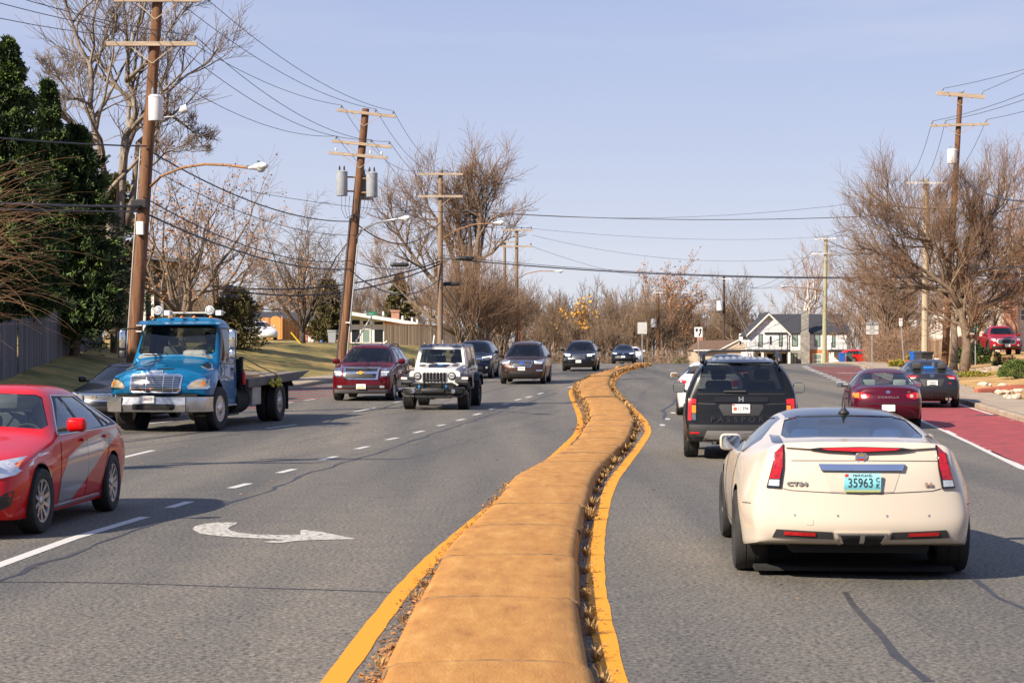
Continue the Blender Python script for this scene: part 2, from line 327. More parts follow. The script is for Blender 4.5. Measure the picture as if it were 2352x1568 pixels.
def terrain():
 xs = np.concatenate([np.linspace(-900, -80, 12), np.arange(-70, 90, 1.6), np.linspace(100, 1000, 14)])
 ys = np.concatenate([[-60, -30], np.arange(-10, 170, 2.), np.arange(170, 420, 6.), np.linspace(440, 1500, 12)])
 mb = MB(); X, Y = np.meshgrid(xs, ys); rng = np.random.RandomState(3)
 Z = ground(X, Y); U = xl(Y) - X; V = X - xr(Y); bank = (U > 2.5) | (V > 2.5)
 Z = Z + np.where(bank, rng.uniform(-.03, .03, Z.shape) + .06 * np.sin(X * .9) * np.cos(Y * .5), 0)
 Z = np.where((U < .9) & (V < .9), zr(Y) - .12, np.where((U < 2.2) & (V < 2.2), Z - .05, Z))
 nx = len(xs); vs = np.stack([X, Y, Z], -1).reshape(-1, 3).tolist()
 fs = [(j * nx + i, j * nx + i + 1, (j + 1) * nx + i + 1, (j + 1) * nx + i) for j in range(len(ys) - 1) for i in range(nx - 1)]
 ni = nx - 1; mb.add(vs, [f for k, f in enumerate(fs) if xs[k % ni] < 6], M_GRASS); b0 = mb.v; mb.v = []; n0 = len(b0); mb.v = b0; k6 = mb.mi(M_STRAW)
 for k, f in enumerate(fs):
  if xs[k % ni] >= 6: mb.f.append(f); mb.m.append(k6)
 return S(mb.build('ground', smooth=True))
terrain()
def kerb(side):
 f = xl if side < 0 else xr; mb = MB(); ys = [y for y in YS if y < 260]; vs = []
 rng = random.Random(5)
 for y in ys:
  x, z = float(f(y)), float(zr(y))
  for (o, h) in ((-.01, -.1), (0, .12), (.02, .135), (.16, .14), (.17, -.1)): vs.append((x + side * o, y, z + h))
 n = 5; fs = [(i * n + k, i * n + k + 1, (i + 1) * n + k + 1, (i + 1) * n + k) for i in range(len(ys) - 1) for k in range(n - 1)]
 mb.add(vs, fs, M_CONC); S(mb.build('kerb', smooth=False))
 lo, hi = (.17, 1.75)
 walk = strip_obj('pavement', ys, lambda y: float(f(y)) + side * lo, lambda y: float(f(y)) + side * hi, .145, M_CONC, 2)
 for i, y in enumerate(np.arange(14, 170, 1.6)):
  if side > 0 or y > 60:
   x0, x1 = float(f(y)) + side * .2, float(f(y)) + side * 1.72; z = float(zr(y)) + .1495
   walk.add([(x0, y, z), (x1, y, z), (x1, y + .035, z), (x0, y + .035, z)], [(0, 1, 2, 3)], M_TAR)
 S(walk.build('pavement'))
kerb(-1); kerb(1)
mb = strip_obj('driveway', [50 + .5 * i for i in range(9)], lambda y: float(xr(y)) + 1.76, lambda y: float(xr(y)) + 11, .045, mat('old_asphalt', (.16, .16, .175), .85, var=.2), 12, gz)
S(mb.build('driveway'))
def wline(pts, w, m, dz=.004, name='road_marking', step=.4, jag=0., rw=None):
 pts = [Vector((p[0], p[1], 0)) for p in pts]; out = []
 for a, b_ in zip(pts[:-1], pts[1:]):
  n = max(1, int((b_ - a).length / step)); out += [a.lerp(b_, i / n) for i in range(n)]
 out.append(pts[-1]); vs = []; rng = random.Random(len(pts) * 7 + int(abs(pts[0].x) * 100))
 for i, p in enumerate(out):
  t = (out[min(i + 1, len(out) - 1)] - out[max(i - 1, 0)]).normalized(); nrm = Vector((t.y, -t.x, 0))
  for s_ in (-1, 1):
   q = p + nrm * s_ * (w / 2 + rng.uniform(-jag, jag)); vs.append((q.x, q.y, float(zr(q.y)) + dz))
 return vs, [(2 * i, 2 * i + 1, 2 * i + 3, 2 * i + 2) for i in range(len(out) - 1)]
def smooth_xy(pts, n=120):
 q = [road(*p) for p in pts]; q.sort(key=lambda v: v.y); f = pchip([(v.y, v.x) for v in q]); ys = np.linspace(q[0].y, q[-1].y, n)
 return [(float(f(y)), float(y)) for y in ys], f
YL, fyl = smooth_xy([(765, 1568), (930, 1350), (1100, 1190), (1200, 1112), (1292, 1030), (1328, 990), (1333, 965), (1320, 927), (1311, 903), (1322, 885), (1347, 871), (1386, 857), (1410, 850)])
YR, fyr = smooth_xy([(1412, 1568), (1385, 1450), (1370, 1350), (1368, 1290), (1380, 1190), (1405, 1110), (1440, 1062), (1475, 1015), (1488, 990), (1480, 968), (1450, 935), (1420, 905), (1408, 885), (1416, 868), (1440, 853), (1490, 840)])
YL = [(YL[0][0] - .15, -4)] + YL + [(6.6, 119)]; YR = [(YR[0][0], -4)] + YR
mb = MB(); mb.add(*wline(YL, .15, M_YEL, jag=.006), M_YEL)
mb.add(*wline(YR, .15, M_YEL, jag=.006), M_YEL)
tag(S(mb.build('yellow_road_marking', fix=False)), kind='structure')
mb = MB()
mb.add(*wline([(-4.95, -2)] + [tuple(road(*p)[:2]) for p in ((0, 1297), (165, 1237), (333, 1187))], .13, M_WHITE), M_WHITE)
for (a, b_) in [((388, 1166), (436, 1152)), ((530, 1121), (572, 1110)), ((640, 1086), (676, 1077)), ((738, 1056), (772, 1048)), ((818, 1031), (845, 1025)), ((888, 1010), (913, 1005)),
    ((951, 994), (973, 989)), ((1004, 978), (1022, 974.5)), ((1049, 966), (1067, 962)), ((1088, 953), (1104, 949)), ((1125, 940), (1139, 937)), ((1155, 929), (1169, 926)), ((1183, 919), (1196, 916)), ((1208, 913), (1221, 910)), ((1236, 905), (1247, 902))]:
 mb.add(*wline([tuple(road(*a)[:2]), tuple(road(*b_)[:2])], .125, M_WHITE), M_WHITE)
for (a, b_, w) in [((255, 1057), (352, 1034), .12), ((612, 984), (680, 975), .12), ((812, 946), (862, 936), .12), ((700, 919), (730, 915), .12), ((655, 926), (672, 923.5), .12), ((268, 980), (395, 967), .12),
                   ((1305, 890), (1330, 884), .12), ((905, 925), (925, 921), .12), ((1370, 858), (1385, 855), .12)]:
 mb.add(*wline([tuple(road(*a)[:2]), tuple(road(*b_)[:2])], w, M_WHITE), M_WHITE)
for (px, py) in [(1520, 976), (1532, 962), (1545, 948), (1556, 936), (1566, 928), (1573, 921)]:
 p = road(px, py); mb.add(*wline([(p.x, p.y - .35), (p.x + .03, p.y + .35)], .12, M_WHITE), M_WHITE)
WL = [tuple(road(*p)[:2]) for p in ((2352, 1076), (2240, 1021), (2150, 979), (2119, 966), (2093, 953))]
mb.add(*wline([(7.0, 12), (7.55, 21)] + WL, .16, M_WHITE), M_WHITE)
busl = pchip([(10, 6.9), (21, 7.55), (30.5, 8.15), (39, 9.25), (48, 10.3), (56, 11.2), (68, 12.7), (77, 13.7), (95, 15.6), (113, 17.4), (125, 19)])
for y in np.arange(64, 118, 3.3): mb.add(*wline([(float(busl(y)), y), (float(busl(y + 1.1)), y + 1.1)], .42, M_WHITE), M_WHITE)
mb.add(*wline([(float(xr(y)) - .16, y) for y in np.arange(14, 116, 2.)], .11, M_WHITE), M_WHITE)
for y, n_ in ((72, 1), (82, 1), (100, 1)):
 mb.add(*wline([(float(busl(y)) + .9, y), (float(xr(y)) - .9, y + .2)], .45, M_WHITE, dz=.009), M_WHITE)
S(mb.build('white_road_marking', fix=False))
def uarrow():
 mb = MB(); O = [(442, 1216), (447, 1209), (470, 1203), (500, 1200), (546, 1200), (540, 1205), (530, 1209), (524, 1214), (530, 1219), (548, 1223), (580, 1227), (640, 1229), (690, 1228), (690, 1216), (740, 1222), (818, 1238), (700, 1241), (640, 1247), (600, 1245), (655, 1240), (560, 1235), (500, 1231), (460, 1226)]
 mb.sheet([tuple(road(*p) + Vector((0, 0, .005))) for p in O], M_ARROW); S(mb.build('turn_arrow_marking', fix=False))
uarrow()
q = road(2268, 953); mh = MB(); mh.lathe([(.32, .005), (.32, .008), (.01, .0085)], 24, 'z', (0, 0, 0), mat('cast_iron', (.05, .045, .045), .6)); o = mh.build('manhole_cover'); o.location = q; tag(o, 'dark round manhole cover in the red bus lane', 'manhole cover')
mb = strip_obj('bus_lane', list(np.arange(2, 62, 1.)), lambda y: float(busl(y)) + .1, lambda y: float(xr(y)) - .02, .004, M_RED, 3)
for y in np.arange(62, 116, .95):
 mb.add([(float(busl(y)) + .25, y, float(zr(y)) + .004), (float(xr(y)) - .25, y, float(zr(y)) + .004), (float(xr(y + .6)) - .25, y + .42, float(zr(y + .42)) + .004), (float(busl(y + .6)) + .25, y + .42, float(zr(y + .42)) + .004)], [(0, 1, 2, 3)], M_RED)
for y in np.arange(36, 80, 2.6):
 x0 = float(xl(y)) + .3; w = 3.0
 mb.add([(x0, y, float(zr(y)) + .004), (x0 + w, y, float(zr(y)) + .004), (x0 + w, y + .5, float(zr(y + .5)) + .004), (x0, y + .5, float(zr(y + .5)) + .004)], [(0, 1, 2, 3)], M_RED)
S(mb.build('bus_lane_paint', fix=False))
ML = pchip([(v.y, v.x) for v in sorted([road(*p) for p in ((885, 1568), (950, 1430), (1012, 1314), (1121, 1190), (1180, 1117), (1232, 1085), (1312, 1034), (1345, 990), (1354, 965), (1348, 935), (1328, 906), (1333, 884), (1362, 868), (1402, 855), (1436, 846))], key=lambda v: v.y)] + [(120, 7.9)])
MR = pchip([(v.y, v.x) for v in sorted([road(*p) for p in ((1358, 1568), (1336, 1440), (1330, 1330), (1338, 1230), (1352, 1160), (1372, 1110), (1420, 1052), (1450, 1010), (1458, 980), (1445, 950), (1418, 920), (1400, 892), (1405, 870), (1425, 856), (1470, 843))], key=lambda v: v.y)] + [(120, 8.6)])
mb = MB(); rng = random.Random(4)
seam = [tuple(road(*p)[:2]) for p in ((0, 1338), (110, 1290), (250, 1240), (400, 1190), (560, 1146), (640, 1118), (700, 1090), (790, 1062), (880, 1035), (960, 1008), (1030, 985), (1100, 962), (1170, 940), (1240, 915), (1290, 898))]
s2 = []
for a, b_ in zip(seam[:-1], seam[1:]):
 for i in range(5): s2.append((a[0] + (b_[0] - a[0]) * i / 5 + rng.uniform(-.05, .05), a[1] + (b_[1] - a[1]) * i / 5))
mb.add(*wline(s2, .05, M_TAR, dz=.003, jag=.02), M_TAR)
for path, w in ((((0, 1336), (200, 1337), (400, 1343), (600, 1352), (760, 1356), (932, 1360)), .03), (((1935, 1360), (1965, 1390), (1990, 1424), (2035, 1470), (2060, 1505), (2140, 1568)), .05), (((2240, 1330), (2300, 1372), (2352, 1400)), .05),
    (((1555, 915), (1540, 930), (1523, 942), (1530, 950), (1524, 962)), .09), (((280, 1010), (420, 1000), (520, 985)), .03)):
 q = [tuple(road(*p)[:2]) for p in path]; mb.add(*wline([(x + rng.uniform(-.03, .03), y + rng.uniform(-.04, .04)) for x, y in q], w, M_TAR, dz=.003, jag=w * .3), M_TAR)
for k in range(26):
 y = rng.uniform(11, 70); x = rng.uniform(float(xl(y)) + 1, float(xr(y)) - 1); q = [(x, y)]; a = rng.uniform(-.6, .6) if rng.random() < .6 else rng.uniform(1.2, 1.9)
 for j in range(rng.randint(4, 12)): a += rng.uniform(-.35, .35); q.append((q[-1][0] + math.sin(a) * .35, q[-1][1] + math.cos(a) * .35))
 if not any(float(ML(b)) - .3 < c < float(MR(b)) + .3 for c, b in q): mb.add(*wline(q, .011, M_TAR, dz=.0028, jag=.004, step=.2), M_TAR)
S(mb.build('tar_seam', fix=False))
def median():
 y = 2.0; L = 2.72; k = 0; root = empty('traffic_island', (0, 0, 0), 0, 'long tan concrete traffic island winding up the middle of the road', 'traffic island')
 prof = [(0, 0), (.010, .085), (.028, .132), (.075, .157), (.22, .168), (.5, .173), (.78, .168), (.925, .157), (.972, .132), (.990, .085), (1, 0)]
 rng = random.Random(2)
 while y < 119:
  ys = [y + .008, y + .03, y + .12, y + .5, y + L / 2, y + L - .5, y + L - .12, y + L - .03, y + L - .008]; n = len(prof); vs = []; dz = rng.uniform(-.009, .009); dx = rng.uniform(-.02, .02)
  for j, q in enumerate(ys):
   e = {0: .93, 1: .98, 2: 1., 8: .93, 7: .98, 6: 1.}.get(j, 1.)
   a, b_ = float(ML(q)) + dx, float(MR(q)) + dx; c, hw = (a + b_) / 2, (b_ - a) / 2 * (1 - (1 - e) * .04)
   for (t, h) in prof: vs.append((c + (t * 2 - 1) * hw, q, float(zr(q)) - .02 + (h + .02 if h else 0) * (1 - (1 - e) * .45) + dz * (h > 0)))
  fs = [(i * n + m_, i * n + m_ + 1, (i + 1) * n + m_ + 1, (i + 1) * n + m_) for i in range(len(ys) - 1) for m_ in range(n - 1)]
  fs += [tuple(range(n)), tuple((len(ys) - 1) * n + m_ for m_ in range(n))]
  mb = MB(); mb.add(vs, fs, M_MEDIAN); mb.build('slab', root, auto=50); y += L; k += 1
 mj = mat('joint_mortar', (.15, .09, .045), .9, var=.5, scale=12)
 y = 2.0
 while y < 119:
  a, b_ = float(ML(y)), float(MR(y)); pts = []
  for (t, h) in prof[1:-1]: pts.append((a + (b_ - a) * t, y, float(zr(y)) + h - .011))
  rb = MB(); rb.tube(pts, [.008 + .011 * abs(math.sin(y * 3 + q * 2.3)) for q in range(len(pts))], 5, mj); rb.build('joint', root); y += L
median()
def litter():
 rng = np.random.RandomState(8); V, F, C = [], [], []
 def leaf(x, y, z, s, up):
  a = rng.uniform(0, 6.28); t = rng.uniform(-.7, .7) * up; u = np.array([math.cos(a), math.sin(a), t]) * s; w = np.array([-math.sin(a), math.cos(a), rng.uniform(-.5, .5) * up]) * s * rng.uniform(.5, .8)
  p = np.array([x, y, z]); b = len(V); V.extend([tuple(p - u), tuple(p + w * .9), tuple(p + u), tuple(p - w)]); F.append((b, b + 1, b + 2, b + 3))
 for i in range(5200):
  y = 8 + 34 * rng.rand() ** 1.5; dens = .5 + .5 * math.sin(y * 1.1) * math.sin(y * .37 + 1)
  if rng.rand() > dens + .15: continue
  x = float(ML(y)) - abs(rng.normal(0, .07)) - .005; leaf(x, y, float(zr(y)) + .008 + rng.rand() * .03, rng.uniform(.008, .024), .8)
 for i in range(3800):
  y = 42 + 76 * rng.rand(); x = float(ML(y)) - abs(rng.normal(0, .12)) if rng.rand() < .5 else float(MR(y)) + abs(rng.normal(0, .13)); leaf(x, y, float(zr(y)) + .01 + rng.rand() * .06, rng.uniform(.02, .05), .9)
 for i in range(1500):
  y = 8 + 34 * rng.rand(); x = float(MR(y)) + abs(rng.normal(0, .07)); leaf(x, y, float(zr(y)) + .008 + rng.rand() * .02, rng.uniform(.008, .02), .8)
 for i in range(90):
  y = 9 + 60 * rng.rand(); x = rng.uniform(float(xl(y)) + 1, float(xr(y)) - 1); leaf(x, y, float(zr(y)) + .012, rng.uniform(.02, .05), .35)
 mb = MB(); mb.add(V, F, ramp_mat('dead_leaves', [(.35, (.13, .045, .012)), (.5, (.33, .13, .03)), (.65, (.50, .27, .10))], 40, 2, bump=0))
 tag(mb.build('leaf_litter', fix=False), 'brown dead leaves gathered in the gutters of the island', 'leaves', kind='stuff')
 mg = ramp_mat('dry_tuft', [(.35, (.20, .11, .035)), (.65, (.50, .32, .13))], 12, 2, bump=0); mb = MB()
 def tuft(x, y, h, n):
  z = float(zr(y))
  for i in range(n):
   a = rng.uniform(0, 6.28); l = h * rng.uniform(.4, 1.1); lean = rng.uniform(.2, 1.3); r = rng.uniform(0, .03)
   p = Vector((x + r * math.cos(a), y + r * math.sin(a), z)); q = p + Vector((math.cos(a) * lean * l * .5, math.sin(a) * lean * l * .5, l * .7)); s_ = q + Vector((math.cos(a) * lean * l * .5, math.sin(a) * lean * l * .5, l * rng.uniform(-.1, .25)))
   w = Vector((-math.sin(a), math.cos(a), 0)) * .0035 * max(1, y / 18)
   mb.add([p - w, p + w, q + w, q - w, s_], [(0, 1, 2, 3), (3, 2, 4)])
 y = 10.2
 while y < 46:
  tuft(float(MR(y)) + .05, y, rng.uniform(.08, .2), 46); y += rng.uniform(.5, 2.0)
 y = 11.
 while y < 30:
  tuft(float(ML(y)) - .07, y, rng.uniform(.05, .11), 26); y += rng.uniform(.3, 1.5)
 y = 46
 while y < 121:
  for f, s_ in ((ML, -1), (MR, 1)):
   tuft(float(f(y)) + s_ * rng.uniform(.0, .12), y, rng.uniform(.1, .26), 26)
  y += rng.uniform(.25, .9)
 for i in range(60):
  y = rng.uniform(108, 121); tuft(rng.uniform(float(ML(y)), float(MR(y)) + .3), y, rng.uniform(.15, .3), 20)
 for i in range(150):
  y = rng.uniform(30, 118); tuft(float(xr(y)) + rng.choice([.1, 1.85]) + rng.uniform(-.1, .15), y, rng.uniform(.08, .2), 24)
 mb.build('dry_grass', mg, fix=False); tag(bpy.data.objects['dry_grass'], 'straw coloured dry grass tufts at the edges of island and kerb', 'grass', kind='stuff')
litter()
# ============================================================ VEHICLES: a lofted cage, subdivided, then cut and dressed
M_GLASS = glass('car_glass', (.40, .46, .45)); M_GLASSD = glass('privacy_glass', (.16, .18, .19)); M_GLASSB = glass('blue_reflection_glass', (.15, .26, .44)); M_GLASSC = glass('clear_windshield', (.58, .64, .61))  # coupe rear glass: the blue reflection is put into its tint
M_BLK = mat('black_plastic', (.018, .018, .019), .5, var=.15, scale=20); M_GLOSSBLK = mat('gloss_black', (.008, .008, .009), .12, coat=.6)
M_RUB = mat('tyre_rubber', (.022, .021, .021), .82, var=.3, scale=14, bump=.3, bscale=60); M_DARK = mat('underbody_dark', (.010, .010, .010), .9)
M_CHROME = mat('chrome', (.72, .73, .75), .12, 1.); M_ALU = mat('alloy_wheel', (.50, .50, .52), .28, .9, var=.1); M_DALU = mat('dark_alloy', (.05, .05, .055), .3, .7)
M_LENS = mat('lamp_lens', (.62, .64, .66), .12, .45, coat=1., var=.25, scale=9); M_REV = mat('reversing_lens', (.42, .40, .38), .35, coat=.4); M_LENSD = mat('lamp_housing', (.10, .11, .12), .12, .3, coat=1., var=.6, scale=22)
M_LENSOLD = mat('yellowed_lamp_lens', (.58, .47, .30), .22, .3, coat=1., var=.2, scale=14)
M_REDL = mat('tail_lamp_red', (.42, .006, .008), .14, coat=1., var=.35, scale=60, spec=.6); M_REDON = mat('brake_lamp_lit', (.42, .006, .008), .2, coat=1., emis=(1, .03, .02), es=.16)
M_AMB = mat('amber_lens', (.75, .20, .01), .2, coat=1., emis=(1, .3, .02), es=.06); M_DRL = mat('running_light', (.9, .9, .85), .2, emis=(1, .93, .8), es=.9)
M_INT = mat('dark_upholstery', (.055, .052, .050), .8, var=.2); M_INTG = mat('grey_upholstery', (.26, .25, .235), .8, var=.15); M_INTB = mat('beige_leather', (.50, .47, .40), .6, var=.1)
M_PLATE = mat('licence_plate_white', (.72, .72, .70), .4, var=.08, scale=30); M_PLTX = mat('plate_lettering', (.03, .03, .04), .5); M_MIRR = mat('mirror_glass', (.55, .60, .66), .04, 1.)
M_SILVER = mat('silver_trim', (.42, .42, .43), .3, .8); M_SKIN = mat('skin', (.42, .24, .16), .55, var=.1); M_SKIND = mat('dark_skin', (.13, .065, .04), .55, var=.1)
class Cage:
 """stations: (s, zc, ze, we, zb, wb, zm, wm, zl, wl), s measured back from the nose"""
 def __init__(c, name, L, W, st, kf=.18, kr=.12, fb=.10, rb=.08, frow=(0, 0, 0, 0, 0), rrow=(0, 0, 0, 0, 0), lv=2, crease=(), ck=.7, sides=True, beltc=.5, kd=.5):
  c.L, c.W = L, W; n = len(st); V, F = [], []; cr = []
  s0, sN = st[0][0], st[-1][0]
  def bend(s, x):
   a = (abs(x) / (W / 2)) ** 2.2
   return s + kf * a * math.exp(-((s - s0) / kd) ** 2) - kr * a * math.exp(-((sN - s) / kd) ** 2)
  ring = []
  for i, (s, zc, ze, we, zb, wb, zm, wm, zl, wl) in enumerate(st):
   P = [(0, zc), (we * .56, zc - .22 * (zc - ze)), (we, ze), (wb, zb), (wm, zm), ((wm * .6 + wl * .4), (zm + zl) / 2), (wl, zl), (wl * .56, zl), (0, zl)]
   rows = [2, 2, 2, 3, 4, 5, 6, 6, 6]; idx = []
   order = [(j, 1) for j in range(9)] + [(j, -1) for j in range(7, 0, -1)]
   for (j, sg) in order:
    x, z = P[j]; ss = s
    if i == 0: ss = s + frow[rows[j] - 2]
    if i == n - 1: ss = s + rrow[rows[j] - 2]
    V.append((sg * x, bend(ss, x) - L / 2, z)); idx.append(len(V) - 1)
   ring.append(idx)
  for i in range(n - 1):
   for k in range(16): F.append((ring[i][k], ring[i][(k + 1) % 16], ring[i + 1][(k + 1) % 16], ring[i + 1][k]))
   for j in (3,):
    cr.append((ring[i][3], ring[i + 1][3], beltc)); cr.append((ring[i][13], ring[i + 1][13], beltc))
   cr.append((ring[i][6], ring[i + 1][6], .6)); cr.append((ring[i][10], ring[i + 1][10], .6))
  for i in crease:
   for k in list(range(0, 3)) + [13, 14, 15]: cr.append((ring[i][k], ring[i][(k + 1) % 16], ck))
  def cap(i, rowoff, b, sg):
   s, zc, ze, we, zb, wb, zm, wm, zl, wl = st[i]; r = ring[i]
   grid = {}
   for c_, k in zip(range(-2, 3), (14, 15, 0, 1, 2)): grid[(0, c_)] = r[k]
   for c_, k in zip(range(-2, 3), (10, 9, 8, 7, 6)): grid[(4, c_)] = r[k]
   for rw, kr_, kl, z, w in ((1, 3, 13, zb, wb), (2, 4, 12, zm, wm), (3, 5, 11, (zm + zl) / 2, wm * .6 + wl * .4)):
    grid[(rw, 2)] = r[kr_]; grid[(rw, -2)] = r[kl]
    for c_, f in ((-1, -.56), (0, 0), (1, .56)):
     x = f * w; V.append((x, bend(s + rowoff[rw], x) - sg * b * (1 - f * f) - L / 2, z)); grid[(rw, c_)] = len(V) - 1
   for rw in range(4):
    for c_ in range(-2, 2): F.append((grid[(rw, c_)], grid[(rw, c_ + 1)], grid[(rw + 1, c_ + 1)], grid[(rw + 1, c_)]))
  cap(0, frow, fb, 1); cap(n - 1, rrow, rb, -1)
  me = bpy.data.meshes.new(name); me.from_pydata(V, [], F); bm = bmesh.new(); bm.from_mesh(me); bmesh.ops.recalc_face_normals(bm, faces=bm.faces[:])
  cl = bm.edges.layers.float.new('crease_edge'); bm.verts.ensure_lookup_table()
  for a, b_, w in cr:
   e = bm.edges.get((bm.verts[a], bm.verts[b_]))
   if e: e[cl] = w
  bm.to_mesh(me); bm.free(); o = bpy.data.objects.new('t', me); COL.objects.link(o); md = o.modifiers.new('s', 'SUBSURF'); md.levels = lv; md.render_levels = lv
  dg = bpy.context.evaluated_depsgraph_get(); m2 = bpy.data.meshes.new_from_object(o.evaluated_get(dg)); bpy.data.objects.remove(o)
  c.bm = bmesh.new(); c.bm.from_mesh(m2); bpy.data.meshes.remove(m2); c.refresh()
 def refresh(c):
  b2 = c.bm.copy(); bmesh.ops.triangulate(b2, faces=b2.faces[:]); c.tree = BVHTree.FromBMesh(b2); b2.free()
 def imprint(c, poly, ax, flt):
  """cut the outline into the skin; ax 'x' = seen from the side (y, z), 'y' = seen from front/rear (x, z), 'z' = from above (x, y)"""
  bm = c.bm; ia, ib = {'x': (1, 2), 'y': (0, 2), 'z': (0, 1)}[ax]
  us = [p[0] for p in poly]; vs = [p[1] for p in poly]; pad = .02; bb = (min(us) - pad, max(us) + pad, min(vs) - pad, max(vs) + pad)
  def cand():
   out = []
   for f in bm.faces:
    if not flt(f.calc_center_median(), f.normal): continue
    a = [v.co[ia] for v in f.verts]; b_ = [v.co[ib] for v in f.verts]
    if max(a) < bb[0] or min(a) > bb[1] or max(b_) < bb[2] or min(b_) > bb[3]: continue
    out.append(f)
   return out
  n = len(poly)
  for i in range(n):
   p, q = poly[i], poly[(i + 1) % n]; d = (q[0] - p[0], q[1] - p[1]); l = math.hypot(*d)
   if l < 1e-6: continue
   co = [0, 0, 0]; co[ia], co[ib] = p; no = [0, 0, 0]; no[ia], no[ib] = -d[1] / l, d[0] / l
   fs = []
   m0 = (min(p[0], q[0]) - .06, max(p[0], q[0]) + .06, min(p[1], q[1]) - .06, max(p[1], q[1]) + .06)
   for f in cand():
    a = [v.co[ia] for v in f.verts]; b_ = [v.co[ib] for v in f.verts]
    if max(a) < m0[0] or min(a) > m0[1] or max(b_) < m0[2] or min(b_) > m0[3]: continue
    fs.append(f)
   if not fs: continue
   g = set(fs);
   for f in fs: g.update(f.edges); g.update(f.verts)
   bmesh.ops.bisect_plane(bm, geom=list(g), dist=1e-5, plane_co=co, plane_no=no)
  def inside(u, w):
   k = False; j = n - 1
   for i in range(n):
    if (poly[i][1] > w) != (poly[j][1] > w) and u < (poly[j][0] - poly[i][0]) * (w - poly[i][1]) / (poly[j][1] - poly[i][1]) + poly[i][0]: k = not k
    j = i
   return k
  return [f for f in cand() if inside(f.calc_center_median()[ia], f.calc_center_median()[ib])]
 def take(c, faces, name, m, parent, off=0., thick=0.):
  """lift faces out of the skin into a mesh of their own"""
  if not faces: return None
  c.bm.verts.index_update(); vm, vs, fs = {}, [], []
  for f in faces:
   ids = []
   for v in f.verts:
    k = v.index
    if k not in vm: vm[k] = len(vs); vs.append(v.co - v.normal * off)
    ids.append(vm[k])
   fs.append(ids)
  me = bpy.data.meshes.new(name); me.from_pydata([tuple(v) for v in vs], [], fs); me.materials.append(m); me.polygons.foreach_set('use_smooth', [True] * len(fs))
  bmesh.ops.delete(c.bm, geom=faces, context='FACES'); return link(name, me, parent)
 def drop(c, faces): bmesh.ops.delete(c.bm, geom=faces, context='FACES')
 def finish(c, name, m, parent, mats=()):
  for f in c.bm.faces: f.smooth = True
  me = bpy.data.meshes.new(name); c.bm.to_mesh(me); me.materials.append(lined(m))
  for x in mats: me.materials.append(x)
  me.set_sharp_from_angle(angle=R(38)); return link(name, me, parent)
 def hit(c, u, w, face):
  if face == 'F': o, d = Vector((u, -c.L, w)), Vector((0, 1, 0))
  elif face == 'R': o, d = Vector((u, c.L, w)), Vector((0, -1, 0))
  elif face == '+': o, d = Vector((c.W, u, w)), Vector((-1, 0, 0))
  elif face == '-': o, d = Vector((-c.W, u, w)), Vector((1, 0, 0))
  else: o, d = Vector((u, w, 4)), Vector((0, 0, -1))
  h = c.tree.ray_cast(o, d)
  if h[0] is None:
   h = c.tree.find_nearest(o + d * (c.L / 2 if face in 'FR' else c.W / 2));
  return h[0], -d
 def panel(c, name, poly, m, parent, face='F', th=.008, step=.05, mirror=False, sink=.01, flat=None):
  """a thin raised piece that follows the skin; poly in (x,z), (y,z) or (x,y)"""
  if mirror:
   a = c.panel(name, poly, m, parent, face, th, step, False, sink, flat); b_ = c.panel(name, [(-x, z) for x, z in poly][::-1], m, parent, face, th, step, False, sink, flat); return a, b_
  bm = bmesh.new(); vs = [bm.verts.new((p[0], p[1], 0)) for p in poly]; bm.faces.new(vs);
  us = [p[0] for p in poly]; ws = [p[1] for p in poly]
  for ax, (lo, hi) in ((0, (min(us), max(us))), (1, (min(ws), max(ws)))):
   k = math.ceil(lo / step) * step
   while k < hi:
    co = [0, 0, 0]; co[ax] = k; no = [0, 0, 0]; no[ax] = 1
    bmesh.ops.bisect_plane(bm, geom=bm.verts[:] + bm.edges[:] + bm.faces[:], dist=1e-5, plane_co=co, plane_no=no); k += step
  bmesh.ops.triangulate(bm, faces=[f for f in bm.faces if len(f.verts) > 4])
  base = {}; dr = None
  for v in bm.verts:
   h, dr = c.hit(v.co.x, v.co.y, face); base[v] = h
  if flat is not None:
   k = 1 if face in 'FR' else 0
   mx = (max if (dr[k] > 0) else min)(b[k] for b in base.values())
   for v in base: base[v][k] = mx
  fs = bm.faces[:]; ex = bmesh.ops.extrude_face_region(bm, geom=fs); nv = [g for g in ex['geom'] if isinstance(g, bmesh.types.BMVert)]
  om = {v: base[v] for v in base}
  loc = {}
  for v, h in om.items(): loc[(round(v.co.x, 5), round(v.co.y, 5))] = h
  nvs = set(nv)
  for v in bm.verts:
   h = loc[(round(v.co.x, 5), round(v.co.y, 5))]; v.co = h + dr * (th if v in nvs else -sink)
  bmesh.ops.recalc_face_normals(bm, faces=bm.faces[:])
  for f in bm.faces: f.smooth = True
  me = bpy.data.meshes.new(name); bm.to_mesh(me); bm.free(); me.materials.append(m); me.set_sharp_from_angle(angle=R(35)); return link(name, me, parent)
 def text(c, name, txt, size, m, parent, u, w, face='F', off=.012, sx=1., bold=0., ext=.002, spacing=1.):
  h, dr = c.hit(u, w, face); h1, _ = c.hit(u - .09, w, face); h2, _ = c.hit(u + .09, w, face); yaw = math.atan2(h2.y - h1.y, .18) if abs(u) > .2 else 0
  T = Matrix.Translation(h + dr * off) @ Matrix.Rotation(yaw, 4, 'Z') @ (FRONT if face == 'F' else REAR); return text_mesh(name, txt, size, m, parent, T, ext, bold, sx, spacing=spacing)
